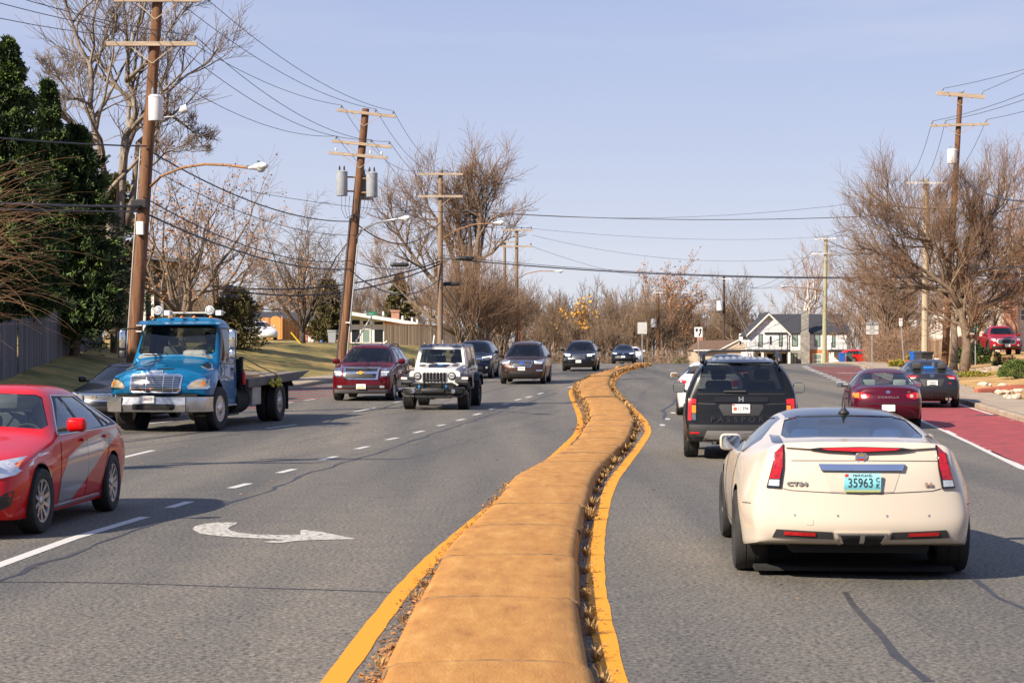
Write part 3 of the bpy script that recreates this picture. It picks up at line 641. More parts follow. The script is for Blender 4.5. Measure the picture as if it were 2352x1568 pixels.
def wheel(parent, x, y, r, w=.21, style='five', rimr=.66, m=None, steer=0., nsp=None, z=None):
 """tyre with a rim; x > 0 faces +x"""
 sg = 1 if x > 0 else -1; m = m or M_ALU; z = r if z is None else z
 T = Matrix.Translation((x, y, z)) @ Matrix.Rotation(steer, 4, 'Z')
 mb = MB(); h = w / 2; rr = r * rimr
 mb.lathe([(rr, -h * .8), (rr + .01, -h * .92), (r * .86, -h * 1.02), (r * .965, -h * .93), (r, -h * .72), (r * 1.002, -h * .35), (r * .988, -h * .33), (r * .988, -h * .27), (r * 1.003, -h * .25), (r * 1.003, h * .25), (r * .988, h * .27), (r * .988, h * .33), (r * 1.002, h * .35), (r, h * .72), (r * .965, h * .93), (r * .86, h * 1.02), (rr + .01, h * .92), (rr, h * .8)], 40, 'x', m=M_RUB, M=T, cap=False)
 ty = mb.build('tyre', parent, auto=30); ty['label'] = 'black rubber tyre with its rim' ; del ty['label']
 rb = MB(); o = sg * h * .8
 rb.lathe([(rr * 1.0, sg * -h * .7), (rr * .97, o * .7), (rr * 1.0, o * .98), (rr * 1.02, o * 1.05), (rr * .93, o * 1.02), (rr * .88, o * .55), (rr * .86, -o * .3), (.01, -o * .3)], 32, 'x', m=M_DALU if m is not M_ALU else M_SILVER, M=T)
 n = nsp or {'five': 5, 'multi': 10, 'split': 7, 'truck': 0, 'steel': 0}[style]
 if style in ('truck', 'steel'):
  rb.lathe([(rr * .93, o * .95), (rr * .6, o * .55), (rr * .55, o * .9), (rr * .3, o * 1.2), (.01, o * 1.25)], 28, 'x', m=m, M=T)
  for k in range(10):
   a = 2 * math.pi * k / 10; rb.tube([T @ Vector((o * .6, rr * .5 * math.cos(a), rr * .5 * math.sin(a))), T @ Vector((o * 1.1, rr * .5 * math.cos(a), rr * .5 * math.sin(a)))], .018, 6, M_CHROME)
   a += .31; rb.lathe([(.035, o * .76), (.001, o * .77)], 10, 'x', (0, 0, 0), M_DARK, T @ Matrix.Translation((0, rr * .77 * math.cos(a), rr * .77 * math.sin(a))))
 else:
  for k in range(n):
   a = 2 * math.pi * k / n + .3; ca, sa = math.cos(a), math.sin(a)
   for da in ((0,) if style != 'split' else (-.12, .12)):
    c2, s2 = math.cos(a + da * 1.6), math.sin(a + da * 1.6); wd = rr * (.105 if style != 'five' else .17)
    pts = []
    for (q, ww, xo) in ((.12, wd * 1.1, o * .82), (.55, wd * .8, o * .86), (.95, wd * 1.0, o * .99)):
     cc, s_ = (ca, sa) if q < .2 else (c2, s2)
     for e in (-1, 1):
      for dd in (0, -sg * .03): pts.append(T @ Vector((xo + dd, q * rr * cc - e * ww * s_, q * rr * s_ + e * ww * cc)))
    f = []
    for i in (0, 4): f += [(i, i + 2, i + 6, i + 4), (i + 1, i + 5, i + 7, i + 3), (i, i + 4, i + 5, i + 1), (i + 2, i + 3, i + 7, i + 6)]
    rb.add(pts, f, m)
  rb.lathe([(rr * .2, o * .5), (rr * .2, o * .88), (rr * .15, o * .95), (.01, o * .96)], 16, 'x', m=m, M=T)
 rb.build('rim', ty, auto=30); return ty
def seat(mb, x, y, z, m, w=.5, lean=.18, head=True):
 T = Matrix.Translation((x, y, z))
 mb.bbox(-w / 2, w / 2, -.28, .24, -.08, .07, .05, m, T); B = T @ Matrix.Translation((0, .22, 0)) @ Matrix.Rotation(-lean, 4, 'X')
 mb.bbox(-w / 2 + .02, w / 2 - .02, -.03, .10, 0, .62, .05, m, B)
 if head: mb.bbox(-.13, .13, -.02, .08, .65, .83, .035, m, B); mb.tube([B @ Vector((-.06, .03, .6)), B @ Vector((-.06, .03, .68))], .008, 5, M_SILVER); mb.tube([B @ Vector((.06, .03, .6)), B @ Vector((.06, .03, .68))], .008, 5, M_SILVER)
def interior(parent, W, cowl_y, rear_y, belt, mseat=None, rows=2, zs=.52, driver=1, steerm=None, head=True):
 ms = mseat or M_INT; iw = W / 2 - .14; T = MB()
 T.box(-iw, iw, cowl_y - .1, rear_y + .1, zs - .3, zs - .27, M_DARK); T.build('cabin_floor', parent)
 d = MB(); d.bbox(-iw, iw, cowl_y - .05, cowl_y + .42, belt - .28, belt - .06, .06, M_INT); d.build('dashboard', parent)
 y0 = cowl_y + 1.15
 for r in range(rows):
  for x in (-.38, .38):
   s = MB(); seat(s, x, y0 + r * .92, zs, ms, head=head); s.build('seat', parent, auto=40)
 sw = MB(); c = Vector((.38 * driver, cowl_y + .62, belt - .10)); pts = []
 for k in range(17):
  a = 2 * math.pi * k / 16; pts.append(c + Vector((math.cos(a) * .185, math.sin(a) * .07, math.sin(a) * .17)))
 sw.tube(pts, .015, 6, M_INT, cap=False); sw.tube([c + Vector((-.17, 0, 0)), c + Vector((.17, 0, 0))], .018, 5, M_INT); sw.tube([c, c + Vector((0, -.25, -.08))], .03, 6, M_INT); sw.build('steering_wheel', parent)
def liner(mb, W, y, r, ra):
 for sg in (-1, 1):
  x0, x1 = sg * (W / 2 - .03), sg * (W / 2 - .34); n = 14; vs = []
  for x in (x0, x1):
   for k in range(n + 1):
    a = math.pi * (1.1 * k / n - .05); vs.append((x, y + ra * 1.0 * math.cos(a), r + ra * 1.0 * math.sin(a)))
  mb.add(vs, [(k, k + 1, n + 2 + k, n + 1 + k) for k in range(n)] + [tuple(range(n + 1, 2 * n + 2))], M_DARK)
def mirror(parent, x, y, z, m, w=.20, h=.15, d=.09, mm=None, back=False, face='F'):
 """door mirror: shell + glass"""
 for sg in (-1, 1):
  mb = MB(); mb.bbox(sg * x if sg > 0 else sg * x - w, (sg * x + w) if sg > 0 else sg * x, y - d / 2, y + d / 2, z, z + h, min(w, h) * .28, m); mb.tube([(sg * (x - .10), y + .02, z + .02), (sg * (x + .05), y, z + .04)], .028, 6, mm or M_BLK)
  o = mb.build('door_mirror', parent, auto=50)
  g = MB(); g.prism([(p[0], p[1]) for p in rrect(sg * (x + w / 2) - w / 2 + .015, z + .014, sg * (x + w / 2) + w / 2 - .015, z + h - .014, .03)], y + d / 2 - .002, y + d / 2 + .004, 'y', M_MIRR); g.build('mirror_glass', o)
def place(root, x, y, heading):
 """heading 0 = nose towards the camera; turns the car and lays it on the road"""
 f = Vector((math.sin(heading), -math.cos(heading)))
 a, b_ = gz(x + f.x * 1.4, y + f.y * 1.4), gz(x - f.x * 1.4, y - f.y * 1.4); z = (a + b_) / 2; p = math.atan2(a - b_, 2.8)
 root.location = (x, y, z + .004); root.rotation_euler = (-p, 0, heading)
def carbase(name, label, cat, cage, body_m, wheels, arch, glassm=M_GLASS, ws=None, rw=None, sides=(), dlo=None, glass_side=None, liners=True, group=None, cut=True, ws_filter=None, rw_filter=None, archside=.34, blackdlo=True, glass_rear=None, floor=(.2, .1)):
 """windows, wheel arches, skin, wheels; returns the root Empty"""
 root = empty(name, (0, 0, 0), 0, label, cat, group); c = cage; L, W = c.L, c.W
 if ws:
  f = c.imprint(ws[0], 'y', lambda p, n: ws[1] < p.y < ws[2] and n.y < -.12 and n.z > -.2); c.take(f, 'windshield', ws[3] if len(ws) > 3 else glassm, root, .006)
 if rw:
  f = c.imprint(rw[0], 'y', lambda p, n: rw[1] < p.y < rw[2] and n.y > .12 and n.z > -.2); c.take(f, 'rear_window', glass_rear or glassm, root, .006)
 blk = []
 for sg in (-1, 1):
  for poly in sides:
   f = c.imprint(poly, 'x', lambda p, n: p.x * sg > W * .22 and n.x * sg > .3); c.take(f, 'side_window', glass_side or glassm, root, .006)
  if dlo:
   f = c.imprint(dlo, 'x', lambda p, n: p.x * sg > W * .22 and n.x * sg > .3)
   for q in f: q.material_index = 1
 for (y, r) in arch:
  for sg in (-1, 1):
   f = c.imprint(ellp(y, wheels[0][2], r, r, 26), 'x', lambda p, n: p.x * sg > W / 2 - archside); c.drop(f)
 c.refresh()
 body = c.finish('body', body_m, root, (M_BLK,))
 ub = MB(); ub.box(-W / 2 + .3, W / 2 - .3, -L / 2 + .25, L / 2 - .3, floor[0], floor[0] + floor[1], M_DARK)
 for (y, r) in arch: liner(ub, W, y, wheels[0][2], r + .01)
 ub.box(-W / 2 + .2, W / 2 - .2, arch[0][0] - .05, arch[0][0] + .05, wheels[0][2] - .06, wheels[0][2] + .04, M_DARK); ub.box(-W / 2 + .2, W / 2 - .2, arch[1][0] - .05, arch[1][0] + .05, wheels[0][2] - .06, wheels[0][2] + .04, M_DARK)
 ub.build('underbody', root)
 for (y, tw, r, w, style, wm, steer) in wheels:
  for sg in (-1, 1): wheel(root, sg * tw, y, r, w, style, m=wm, steer=steer)
 root['_body'] = 1; del root['_body']
 return root, body
def plate(c, root, u, w, face, txt, m=None, tw=.30, hh=.15, size=.085, tm=None, sx=.9, name='licence_plate', off=.02):
 h, dr = c.hit(u, w, face); p = rrect(u - tw / 2, w - hh / 2, u + tw / 2, w + hh / 2, .012, 3); mb = MB(); y = h.y + dr.y * off
 mb.prism(p, y - .004, y + .004, 'y', m or M_PLATE); pl = mb.build(name, None, root)
 text_mesh('plate_lettering', txt, size, tm or M_PLTX, pl, Matrix.Translation((u, y + dr.y * .006, w)) @ (FRONT if face == 'F' else REAR), .001, .001, sx)
 return pl, y
def person(loc, label, shirt, skin=None, hair=(.02, .015, .01), vest=None, rz=0, hands=True, scale=1., hat=None, glasses=False, parent=None):
 skin = skin or M_SKIN
 root = empty('person', loc, rz, label, 'person')
 nodes = [((0, .02, .02), .14), ((0, .05, .18), .145), ((0, .10, .36), .155), ((0, .12, .48), .12), ((0, .115, .55), .058), ((0, .10, .60), .058),
             ((.17, .11, .47), .075), ((.25, .0, .30), .052), ((.17, -.24, .36), .040), ((.15, -.33, .39), .034),
             ((-.17, .11, .47), .075), ((-.25, .0, .30), .052), ((-.17, -.24, .36), .040), ((-.15, -.33, .39), .034),
             ((.11, -.12, .02), .09), ((.14, -.42, .06), .07), ((.14, -.48, -.30), .05), ((-.11, -.12, .02), .09), ((-.14, -.42, .06), .07), ((-.14, -.48, -.30), .05)]
 edges = [(0, 1), (1, 2), (2, 3), (3, 4), (4, 5), (3, 6), (6, 7), (7, 8), (8, 9), (3, 10), (10, 11), (11, 12), (12, 13), (0, 14), (14, 15), (15, 16), (0, 17), (17, 18), (18, 19)]
 me = bpy.data.meshes.new('b'); me.from_pydata([n[0] for n in nodes], edges, []); o = bpy.data.objects.new('t', me); COL.objects.link(o)
 sk = o.modifiers.new('k', 'SKIN');
 if not me.skin_vertices:
  bm = bmesh.new(); bm.from_mesh(me); bm.verts.layers.skin.verify(); bm.to_mesh(me); bm.free()
 for i, n in enumerate(nodes): me.skin_vertices[0].data[i].radius = (n[1], n[1] * .8); me.skin_vertices[0].data[i].use_root = (i == 0)
 ss = o.modifiers.new('s', 'SUBSURF'); ss.levels = 1; ss.render_levels = 1
 dg = bpy.context.evaluated_depsgraph_get(); m2 = bpy.data.meshes.new_from_object(o.evaluated_get(dg)); bpy.data.objects.remove(o)
 mb = MB(); mb.add([v.co.copy() for v in m2.vertices], [tuple(p.vertices) for p in m2.polygons], shirt)
 hc = Vector((0, .08, .705)); mb.ell(hc, (.078, .098, .115), skin, 10); mb.ell(hc + Vector((0, -.102, -.01)), (.014, .022, .022), skin, 5)
 for sg in (-1, 1):
  mb.ell(hc + Vector((sg * .08, .01, -.01)), (.012, .022, .032), skin, 5)
  mb.ell(hc + Vector((sg * .032, -.086, .018)), (.014, .010, .009), M_PLTX, 5)
  hp = Vector((sg * .15, -.35, .40)); mb.ell(hp, (.035, .045, .028), skin, 6)
  for k in range(4): mb.tube([hp + Vector((-.026 + k * .017, -.02, .01)), hp + Vector((-.026 + k * .017, -.065, .012)), hp + Vector((-.026 + k * .017, -.075, -.02))], .009, 5, skin, r2=.007)
  mb.tube([hp + Vector((-sg * .03, 0, .01)), hp + Vector((-sg * .055, -.035, .02))], .010, 5, skin)
 mb.ell(hc + Vector((0, -.092, -.048)), (.026, .010, .006), mat('lips', (.25, .08, .07), .5), 5)
 mb.build('body', root, smooth=True)
 hb = MB(); hm = mat('hair_%02d' % int(hair[0] * 99), hair, .7, var=.2)
 hb.ell(hc + Vector((0, .022, .030)), (.088, .098, .108), hm, 10); hb.build('hair', root, smooth=True)
 if vest:
  vb = MB(); vm = mat('hi_vis_vest', (.55, .85, .02), .6, emis=None)
  for sg in (-1, 1): vb.prism([(sg * .03, .10), (sg * .19, .10), (sg * .20, .40), (sg * .12, .55), (sg * .07, .54)], -.085, -.060, 'y', vm); vb.prism([(sg * .03, .10), (sg * .19, .10), (sg * .20, .40), (sg * .12, .55), (sg * .07, .54)], .2, .215, 'y', vm)
  vb.build('vest', root)
 return root
def seat_person(car, lx, ly, lz, *a, **k):
 """a driver sits in the car but stays a thing of its own: same turn and place as the car"""
 M = Matrix.Translation(car.location) @ car.rotation_euler.to_matrix().to_4x4(); p = M @ Vector((lx, ly, lz)); pr = person(p, *a, **k); pr.rotation_euler = car.rotation_euler; return pr
def sedan(L, W, H, o=None, hood=.0, deck=.0, cab=.0, noseh=.0, roofw=.0, lv=2, name='sedan', **kw):
 """modern four-door; hood/deck raise those surfaces, cab slides the cabin back"""
 h = W / 2; a = L / 4.8; k = H / 1.46; c = cab
 st = [(0.00, .66 + noseh, .63 + noseh, h * .62, .58, h * .74, .43, h * .80, .20, h * .76),
          (0.10, .735 + noseh, .70 + noseh, h * .74, .65, h * .86, .48, h * .90, .18, h * .84),
          (0.45 * a, .84 + hood, .80 + hood, h * .80, .735, h * .93, .52, h * .97, .17, h * .90),
          (1.00 * a, .92 + hood, .875 + hood, h * .82, .82, h * .93, .58, h * .99, .17, h * .91),
          (1.40 * a + c, .985 + hood, .94 + hood, h * .82, .885, h * .94, .62, h * 1.0, .17, h * .92),
          (1.50 * a + c, 1.03 + hood, .985 + hood, h * .80, .90, h * .94, .62, h * 1.0, .17, h * .92),
          (2.22 * a + c, 1.425 * k, 1.375 * k, h * .61 + roofw, .935, h * .95, .64, h * 1.0, .17, h * .92),
          (2.45 * a + c, H, 1.42 * k, h * .60 + roofw, .945, h * .95, .64, h * 1.0, .17, h * .92),
          (3.15 * a + c, H - .005, 1.415 * k, h * .60 + roofw, .965, h * .95, .66, h * 1.0, .17, h * .92),
          (3.50 * a + c, 1.42 * k, 1.365 * k, h * .60 + roofw, .98, h * .95, .68, h * .995, .17, h * .92),
          (4.18 * a + c * .6, 1.10 + deck, 1.07 + deck, h * .76, 1.00 + deck * .5, h * .91, .70, h * .99, .18, h * .91),
          (4.28 * a + c * .4, 1.075 + deck, 1.045 + deck, h * .76, .985 + deck, h * .88, .72, h * .98, .20, h * .91),
          (4.66 * a, 1.055 + deck, 1.02 + deck, h * .70, .95 + deck, h * .83, .70, h * .95, .24, h * .88),
          (4.72 * a, 1.02 + deck, .99 + deck, h * .69, .90 + deck, h * .81, .66, h * .92, .25, h * .85),
          (4.80 * a, .93 + deck, .90 + deck, h * .66, .80, h * .79, .60, h * .85, .26, h * .80)]
 p = dict(kf=.30, kr=.22, fb=.07, rb=.05, frow=(.06, .03, -.02, -.02, .03), rrow=(-.06, -.01, .03, .03, -.03), crease=(5, 10), lv=lv, ck=.55, beltc=.45, kd=.55); p.update(kw)
 return Cage(name, L, W, st, **p)
def suv(L, W, H, lv=2, name='suv', hoodz=1.02, tail=0., nose=0., roofw=0., slope=.0, g=.0, tw=.0, **kw):
 """two-box wagon shape; slope slants the tailgate, g ground clearance"""
 h = W / 2; a = L / 4.9; zl = .24 + g; z = hoodz
 st = [(0.00, z - .22, z - .25, h * .70, z - .32, h * .82, .56, h * .86, zl + .02, h * .80),
          (0.08, z - .13, z - .16, h * .80, z - .23, h * .92, .58, h * .95, zl, h * .88),
          (0.40 * a, z - .04, z - .075, h * .83, z - .13, h * .95, .62, h * .985, zl, h * .92),
          (0.95 * a, z + .01, z - .03, h * .84, z - .06, h * .95, .66, h * .995, zl, h * .93),
          (1.30 * a, z + .05, z + .01, h * .83, z - .01, h * .95, .70, h * 1.0, zl, h * .93),
          (1.38 * a, z + .10, z + .06, h * .82, z + .0, h * .95, .70, h * 1.0, zl, h * .93),
          (1.98 * a, H - .09, H - .14, h * .66 + roofw, z + .035, h * .955, .72, h * 1.0, zl, h * .93),
          (2.25 * a, H - .02, H - .075, h * .655 + roofw, z + .045, h * .955, .72, h * 1.0, zl, h * .93),
          (3.20 * a, H, H - .055, h * .655 + roofw, z + .065, h * .955, .72, h * 1.0, zl, h * .93),
          (4.25 * a - slope, H - .03, H - .085, h * .645 + roofw, z + .085, h * .95, .74, h * .99, zl, h * .93),
          (4.62 * a - slope, H - .075, H - .13, h * .63 + roofw, z + .09, h * .93, .76, h * .98, zl + .02, h * .92),
          (4.72 * a - slope * .9, H - .16, H - .21, h * .645 + roofw, z + .085, h * .92, .78, h * .975, zl + .03, h * .91),
          (4.84 * a, z + .10, z + .07, h * .80, z - .02, h * .905, .80, h * .965, zl + .05, h * .90),
          (4.90 * a, z - .05 + tail, z - .08 + tail, h * .82, z - .20, h * .89, .70, h * .93, zl + .07, h * .87)]
 p = dict(kf=.24, kr=.13, fb=.06, rb=.04, frow=(.05, .02, -.01, -.02, .04), rrow=(-.05, -.01, .0, .05, .02), crease=(5,), lv=lv, ck=.55, beltc=.5, kd=.5); p.update(kw)
 return Cage(name, L, W, st, **p)
def sidewins(L, cab, zb, zt, ya, yb, yc, yd, lean=.42, tail=.35, mid=True, s0=0.):
 """three side windows between belt and roof: y measured from the nose"""
 o = -L / 2; g = .035
 A = [(ya + o, zb), (ya + lean + .18 + o, zt - .02), (yb - g + o, zt), (yb - g + .02 + o, zb + .005)]
 B = [(yb + g + .02 + o, zb + .005), (yb + g + o, zt), (yc - g + o, zt - .01), (yc - g + .06 + o, zb + .02)]
 C = [(yc + g + .05 + o, zb + .02), (yc + g - .01 + o, zt - .01), (yd - tail + o, zt - .06), (yd + o, zb + .06)]
 return [A, B, C], [(ya - .05 + o, zb - .015), (ya + lean + .12 + o, zt + .015), (yd - tail + o, zt - .02), (yd + .06 + o, zb + .03), (yd + o, zb + .005)]
def symp(pts): return pts + [(-x, z) for x, z in reversed(pts)]
def roofrails(c, root, W, x, y0, y1, h=.05, m=None):
 for sg in (-1, 1):
  mb = MB(); pts = []
  for i in range(9):
   y = y0 + (y1 - y0) * i / 8; z = c.hit(sg * x, y, 'T')[0].z; e = min(1, min(i, 8 - i) / .8); pts.append((sg * x, y, z + h * e + .004))
  mb.tube(pts, .022, 6, m or M_BLK); mb.build('roof_rail', root, smooth=True)
def wipers(c, root, pts, face='F'):
 for a, b_ in pts:
  mb = MB(); P = []
  for i in range(7):
   u = a[0] + (b_[0] - a[0]) * i / 6; w = a[1] + (b_[1] - a[1]) * i / 6; h, d = c.hit(u, w, face); P.append(h + d * .028)
  mb.tube(P, .011, 5, M_BLK); mb.build('wiper', root)
def handles(c, root, ys, z, m, W):
 for y in ys:
  for s_, f in ((1, '+'), (-1, '-')): c.panel('door_handle', rrect(y - .09, z - .018, y + .09, z + .018, .015), m, root, f, th=.03, step=.2)
def seams(c, root, polys, face='+', m=None):
 """shut lines of doors, laid on as hair-thin dark strips"""
 for f in (['+', '-'] if face == '+' else [face]):
  for poly in polys:
   P = []
   for (a, b_) in zip(poly[:-1], poly[1:]):
    n = max(1, int(math.hypot(b_[0] - a[0], b_[1] - a[1]) / .08))
    for i in range(n): P.append((a[0] + (b_[0] - a[0]) * i / n, a[1] + (b_[1] - a[1]) * i / n))
   P.append(poly[-1]); Q = []
   for (u, w) in P:
    h, d = c.hit(u, w, f); Q.append(h + d * .0005)
   mb = MB(); mb.tube(Q, .0045, 4, m or M_DARK); mb.build('shut_line', root)
# ============================================================ THE CARS IN THE PICTURE
def put(root, lx, ly, X, Y, heading):
 """the car's local point (lx, ly) comes to stand at (X, Y)"""
 c, s = math.cos(heading), math.sin(heading); place(root, X - (c * lx - s * ly), Y - (s * lx + c * ly), heading)
PI = math.pi
P_TAXI = paint('taxi_red_paint', (.50, .003, .004)); P_BLUE = paint('truck_blue_paint', (.003, .125, .28), .15); P_CREAM = paint('pearl_cream_paint', (.53, .465, .385), .0, .25, .03)
P_BLACK = paint('black_car_paint', (.007, .007, .007), .0, .3); P_MAR = paint('maroon_paint', (.065, .002, .012), .15); P_GREY = paint('grey_blue_paint', (.022, .023, .030), .2, .3)
P_WHITE = paint('white_car_paint', (.66, .65, .63), 0, .3); P_TAHOE = paint('dark_red_paint', (.085, .002, .006), .15); P_NAVY = paint('navy_car_paint', (.006, .009, .022), .1, .26)
P_BROWN = paint('bronze_brown_paint', (.050, .027, .022), .3, .3); P_RED2 = paint('bright_red_paint', (.60, .012, .008)); P_PICK = paint('pickup_red_paint', (.26, .004, .008), .0); P_ACC = paint('dark_slate_paint', (.008, .009, .012), 0)
M_BRONZE_L = mat('lower_cladding', (.03, .03, .032), .6)
def camry():
 L, W, H = 4.81, 1.82, 1.47; c = sedan(L, W, H, lv=3, name='taxi', noseh=.02)
 o = -L / 2; sd, dlo = sidewins(L, 0, .965, 1.335, 1.78, 2.62, 3.42, 4.02, lean=.48)
 ws = symp([(.0, 1.375), (.47, 1.355), (.52, 1.32), (.71, 1.04), (.66, .995), (.3, 1.015)])[:]
 ws = [(0, 1.38), (.45, 1.362), (.52, 1.33), (.715, 1.05), (.69, 1.02), (.3, 1.045), (-.3, 1.045), (-.69, 1.02), (-.715, 1.05), (-.52, 1.33), (-.45, 1.362)]
 rw = [(0, 1.36), (.44, 1.34), (.62, 1.14), (.55, 1.12), (-.55, 1.12), (-.62, 1.14), (-.44, 1.34)]
 ya, yb = -L / 2 + .98, -L / 2 + .98 + 2.775
 w = [(ya, .80, .325, .21, 'multi', M_ALU, -.06), (yb, .80, .325, .21, 'multi', M_ALU, 0)]
 root, body = carbase('sedan', 'red taxi sedan with a silver sweep on its doors, cut off by the left edge', 'car', c, P_TAXI, w, [(ya, .375), (yb, .37)], ws=(ws, -1.3, .2, M_GLASSC), rw=(rw, .8, 2.1), sides=sd, dlo=dlo, glass_side=glass('taxi_side_glass', (.25, .28, .3), 1.25))
 interior(root, W, o + 1.45, o + 4.2, .98, M_INTG, 2)
 sil = paint('taxi_silver', (.34, .33, .35), .35, .3)
 c.panel('livery_stripe', [(p[0] + o, p[1]) for p in ((1.62, .22), (1.62, .5), (1.9, .72), (2.6, .86), (3.5, .93), (4.25, .93), (4.05, .86), (3.3, .70), (2.6, .44), (2.05, .22))], sil, root, '+', th=.003, step=.06)
 c.panel('headlight', [(.40, .70), (.66, .76), (.865, .80), (.885, .74), (.80, .62), (.62, .575), (.46, .61)], M_LENS, root, 'F', th=.012, mirror=True)
 c.panel('upper_grille', [(-.36, .69), (.36, .69), (.30, .60), (-.30, .60)], M_BLK, root, th=.006); c.panel('grille_bar', [(-.38, .715), (.38, .715), (.36, .695), (-.36, .695)], M_CHROME, root, th=.014)
 c.panel('lower_grille', [(-.50, .46), (.50, .46), (.44, .28), (-.44, .28)], M_BLK, root, th=.006)
 c.panel('fog_vent', [(.56, .30), (.76, .46), (.80, .47), (.78, .34), (.72, .29)], M_BLK, root, 'F', th=.006, mirror=True)
 for i in range(4): c.panel('vent_slat', [(.62 + i * .012, .315 + i * .033), (.77, .315 + i * .033), (.77, .327 + i * .033), (.635 + i * .012, .327 + i * .033)], M_DALU, root, 'F', th=.014, mirror=True)
 pr = MB()
 for sg in (-1, 1):
  h, d = c.hit(sg * .63, .69, 'F'); pr.lathe([(.055, -.006), (.055, .012), (.045, .016), (.04, .004), (.001, .0)], 20, 'y', (h.x, h.y - .016, h.z), M_CHROME)
 pr.build('lamp_reflector', root, auto=30)
 c.panel('turn_signal', [(.78, .69), (.845, .73), (.85, .765), (.79, .755)], M_AMB, root, 'F', th=.016, mirror=True)
 c.panel('badge', ellp(0, .66, .06, .04, 16), M_CHROME, root, th=.016)
 mirror(root, .905, o + 1.80, .985, P_TAXI, .20, .145, .13)
 handles(c, root, (o + 2.52, o + 3.42), .875, P_TAXI, W)
 seams(c, root, [[(o + 1.62, .26), (o + 1.60, .6), (o + 1.74, .97)], [(o + 2.66, .26), (o + 2.66, .97)], [(o + 3.35, .30), (o + 3.42, .55), (o + 3.62, .8), (o + 3.66, .98)], [(o + 1.62, .26), (o + 3.35, .27)]])
 c.panel('sill_trim', [(o + 1.5, .205), (o + 3.5, .215), (o + 3.5, .24), (o + 1.5, .23)], M_CHROME, root, '+', th=.01)
 c.panel('tail_light', [(.55, .82), (.84, .95), (.86, .82), (.6, .72)], M_REDL, root, 'R', th=.01, mirror=True)
 mb = MB();
 for f, sg in (('+', 1), ('-', -1)):
  P = []
  q = [(p[0], p[1]) for p in dlo] + [dlo[0]]
  for a, b_ in zip(q[:-1], q[1:]):
   n = max(1, int(math.dist(a, b_) / .06))
   for i in range(n):
    h, d = c.hit(a[0] + (b_[0] - a[0]) * i / n, a[1] + (b_[1] - a[1]) * i / n, f); P.append(h + d * .004)
  mb.tube(P + [P[0]], .009, 5, M_CHROME, cap=False)
 mb.build('window_trim', root, smooth=True)
 put(root, .90, ya, -4.70, 19.25, R(-2.6)); seat_person(root, .38, o + 2.50, .42, 'driver in a dark coat behind the wheel of the red taxi', mat('coat_dark', (.03, .03, .035), .8), M_SKIND)
 return root
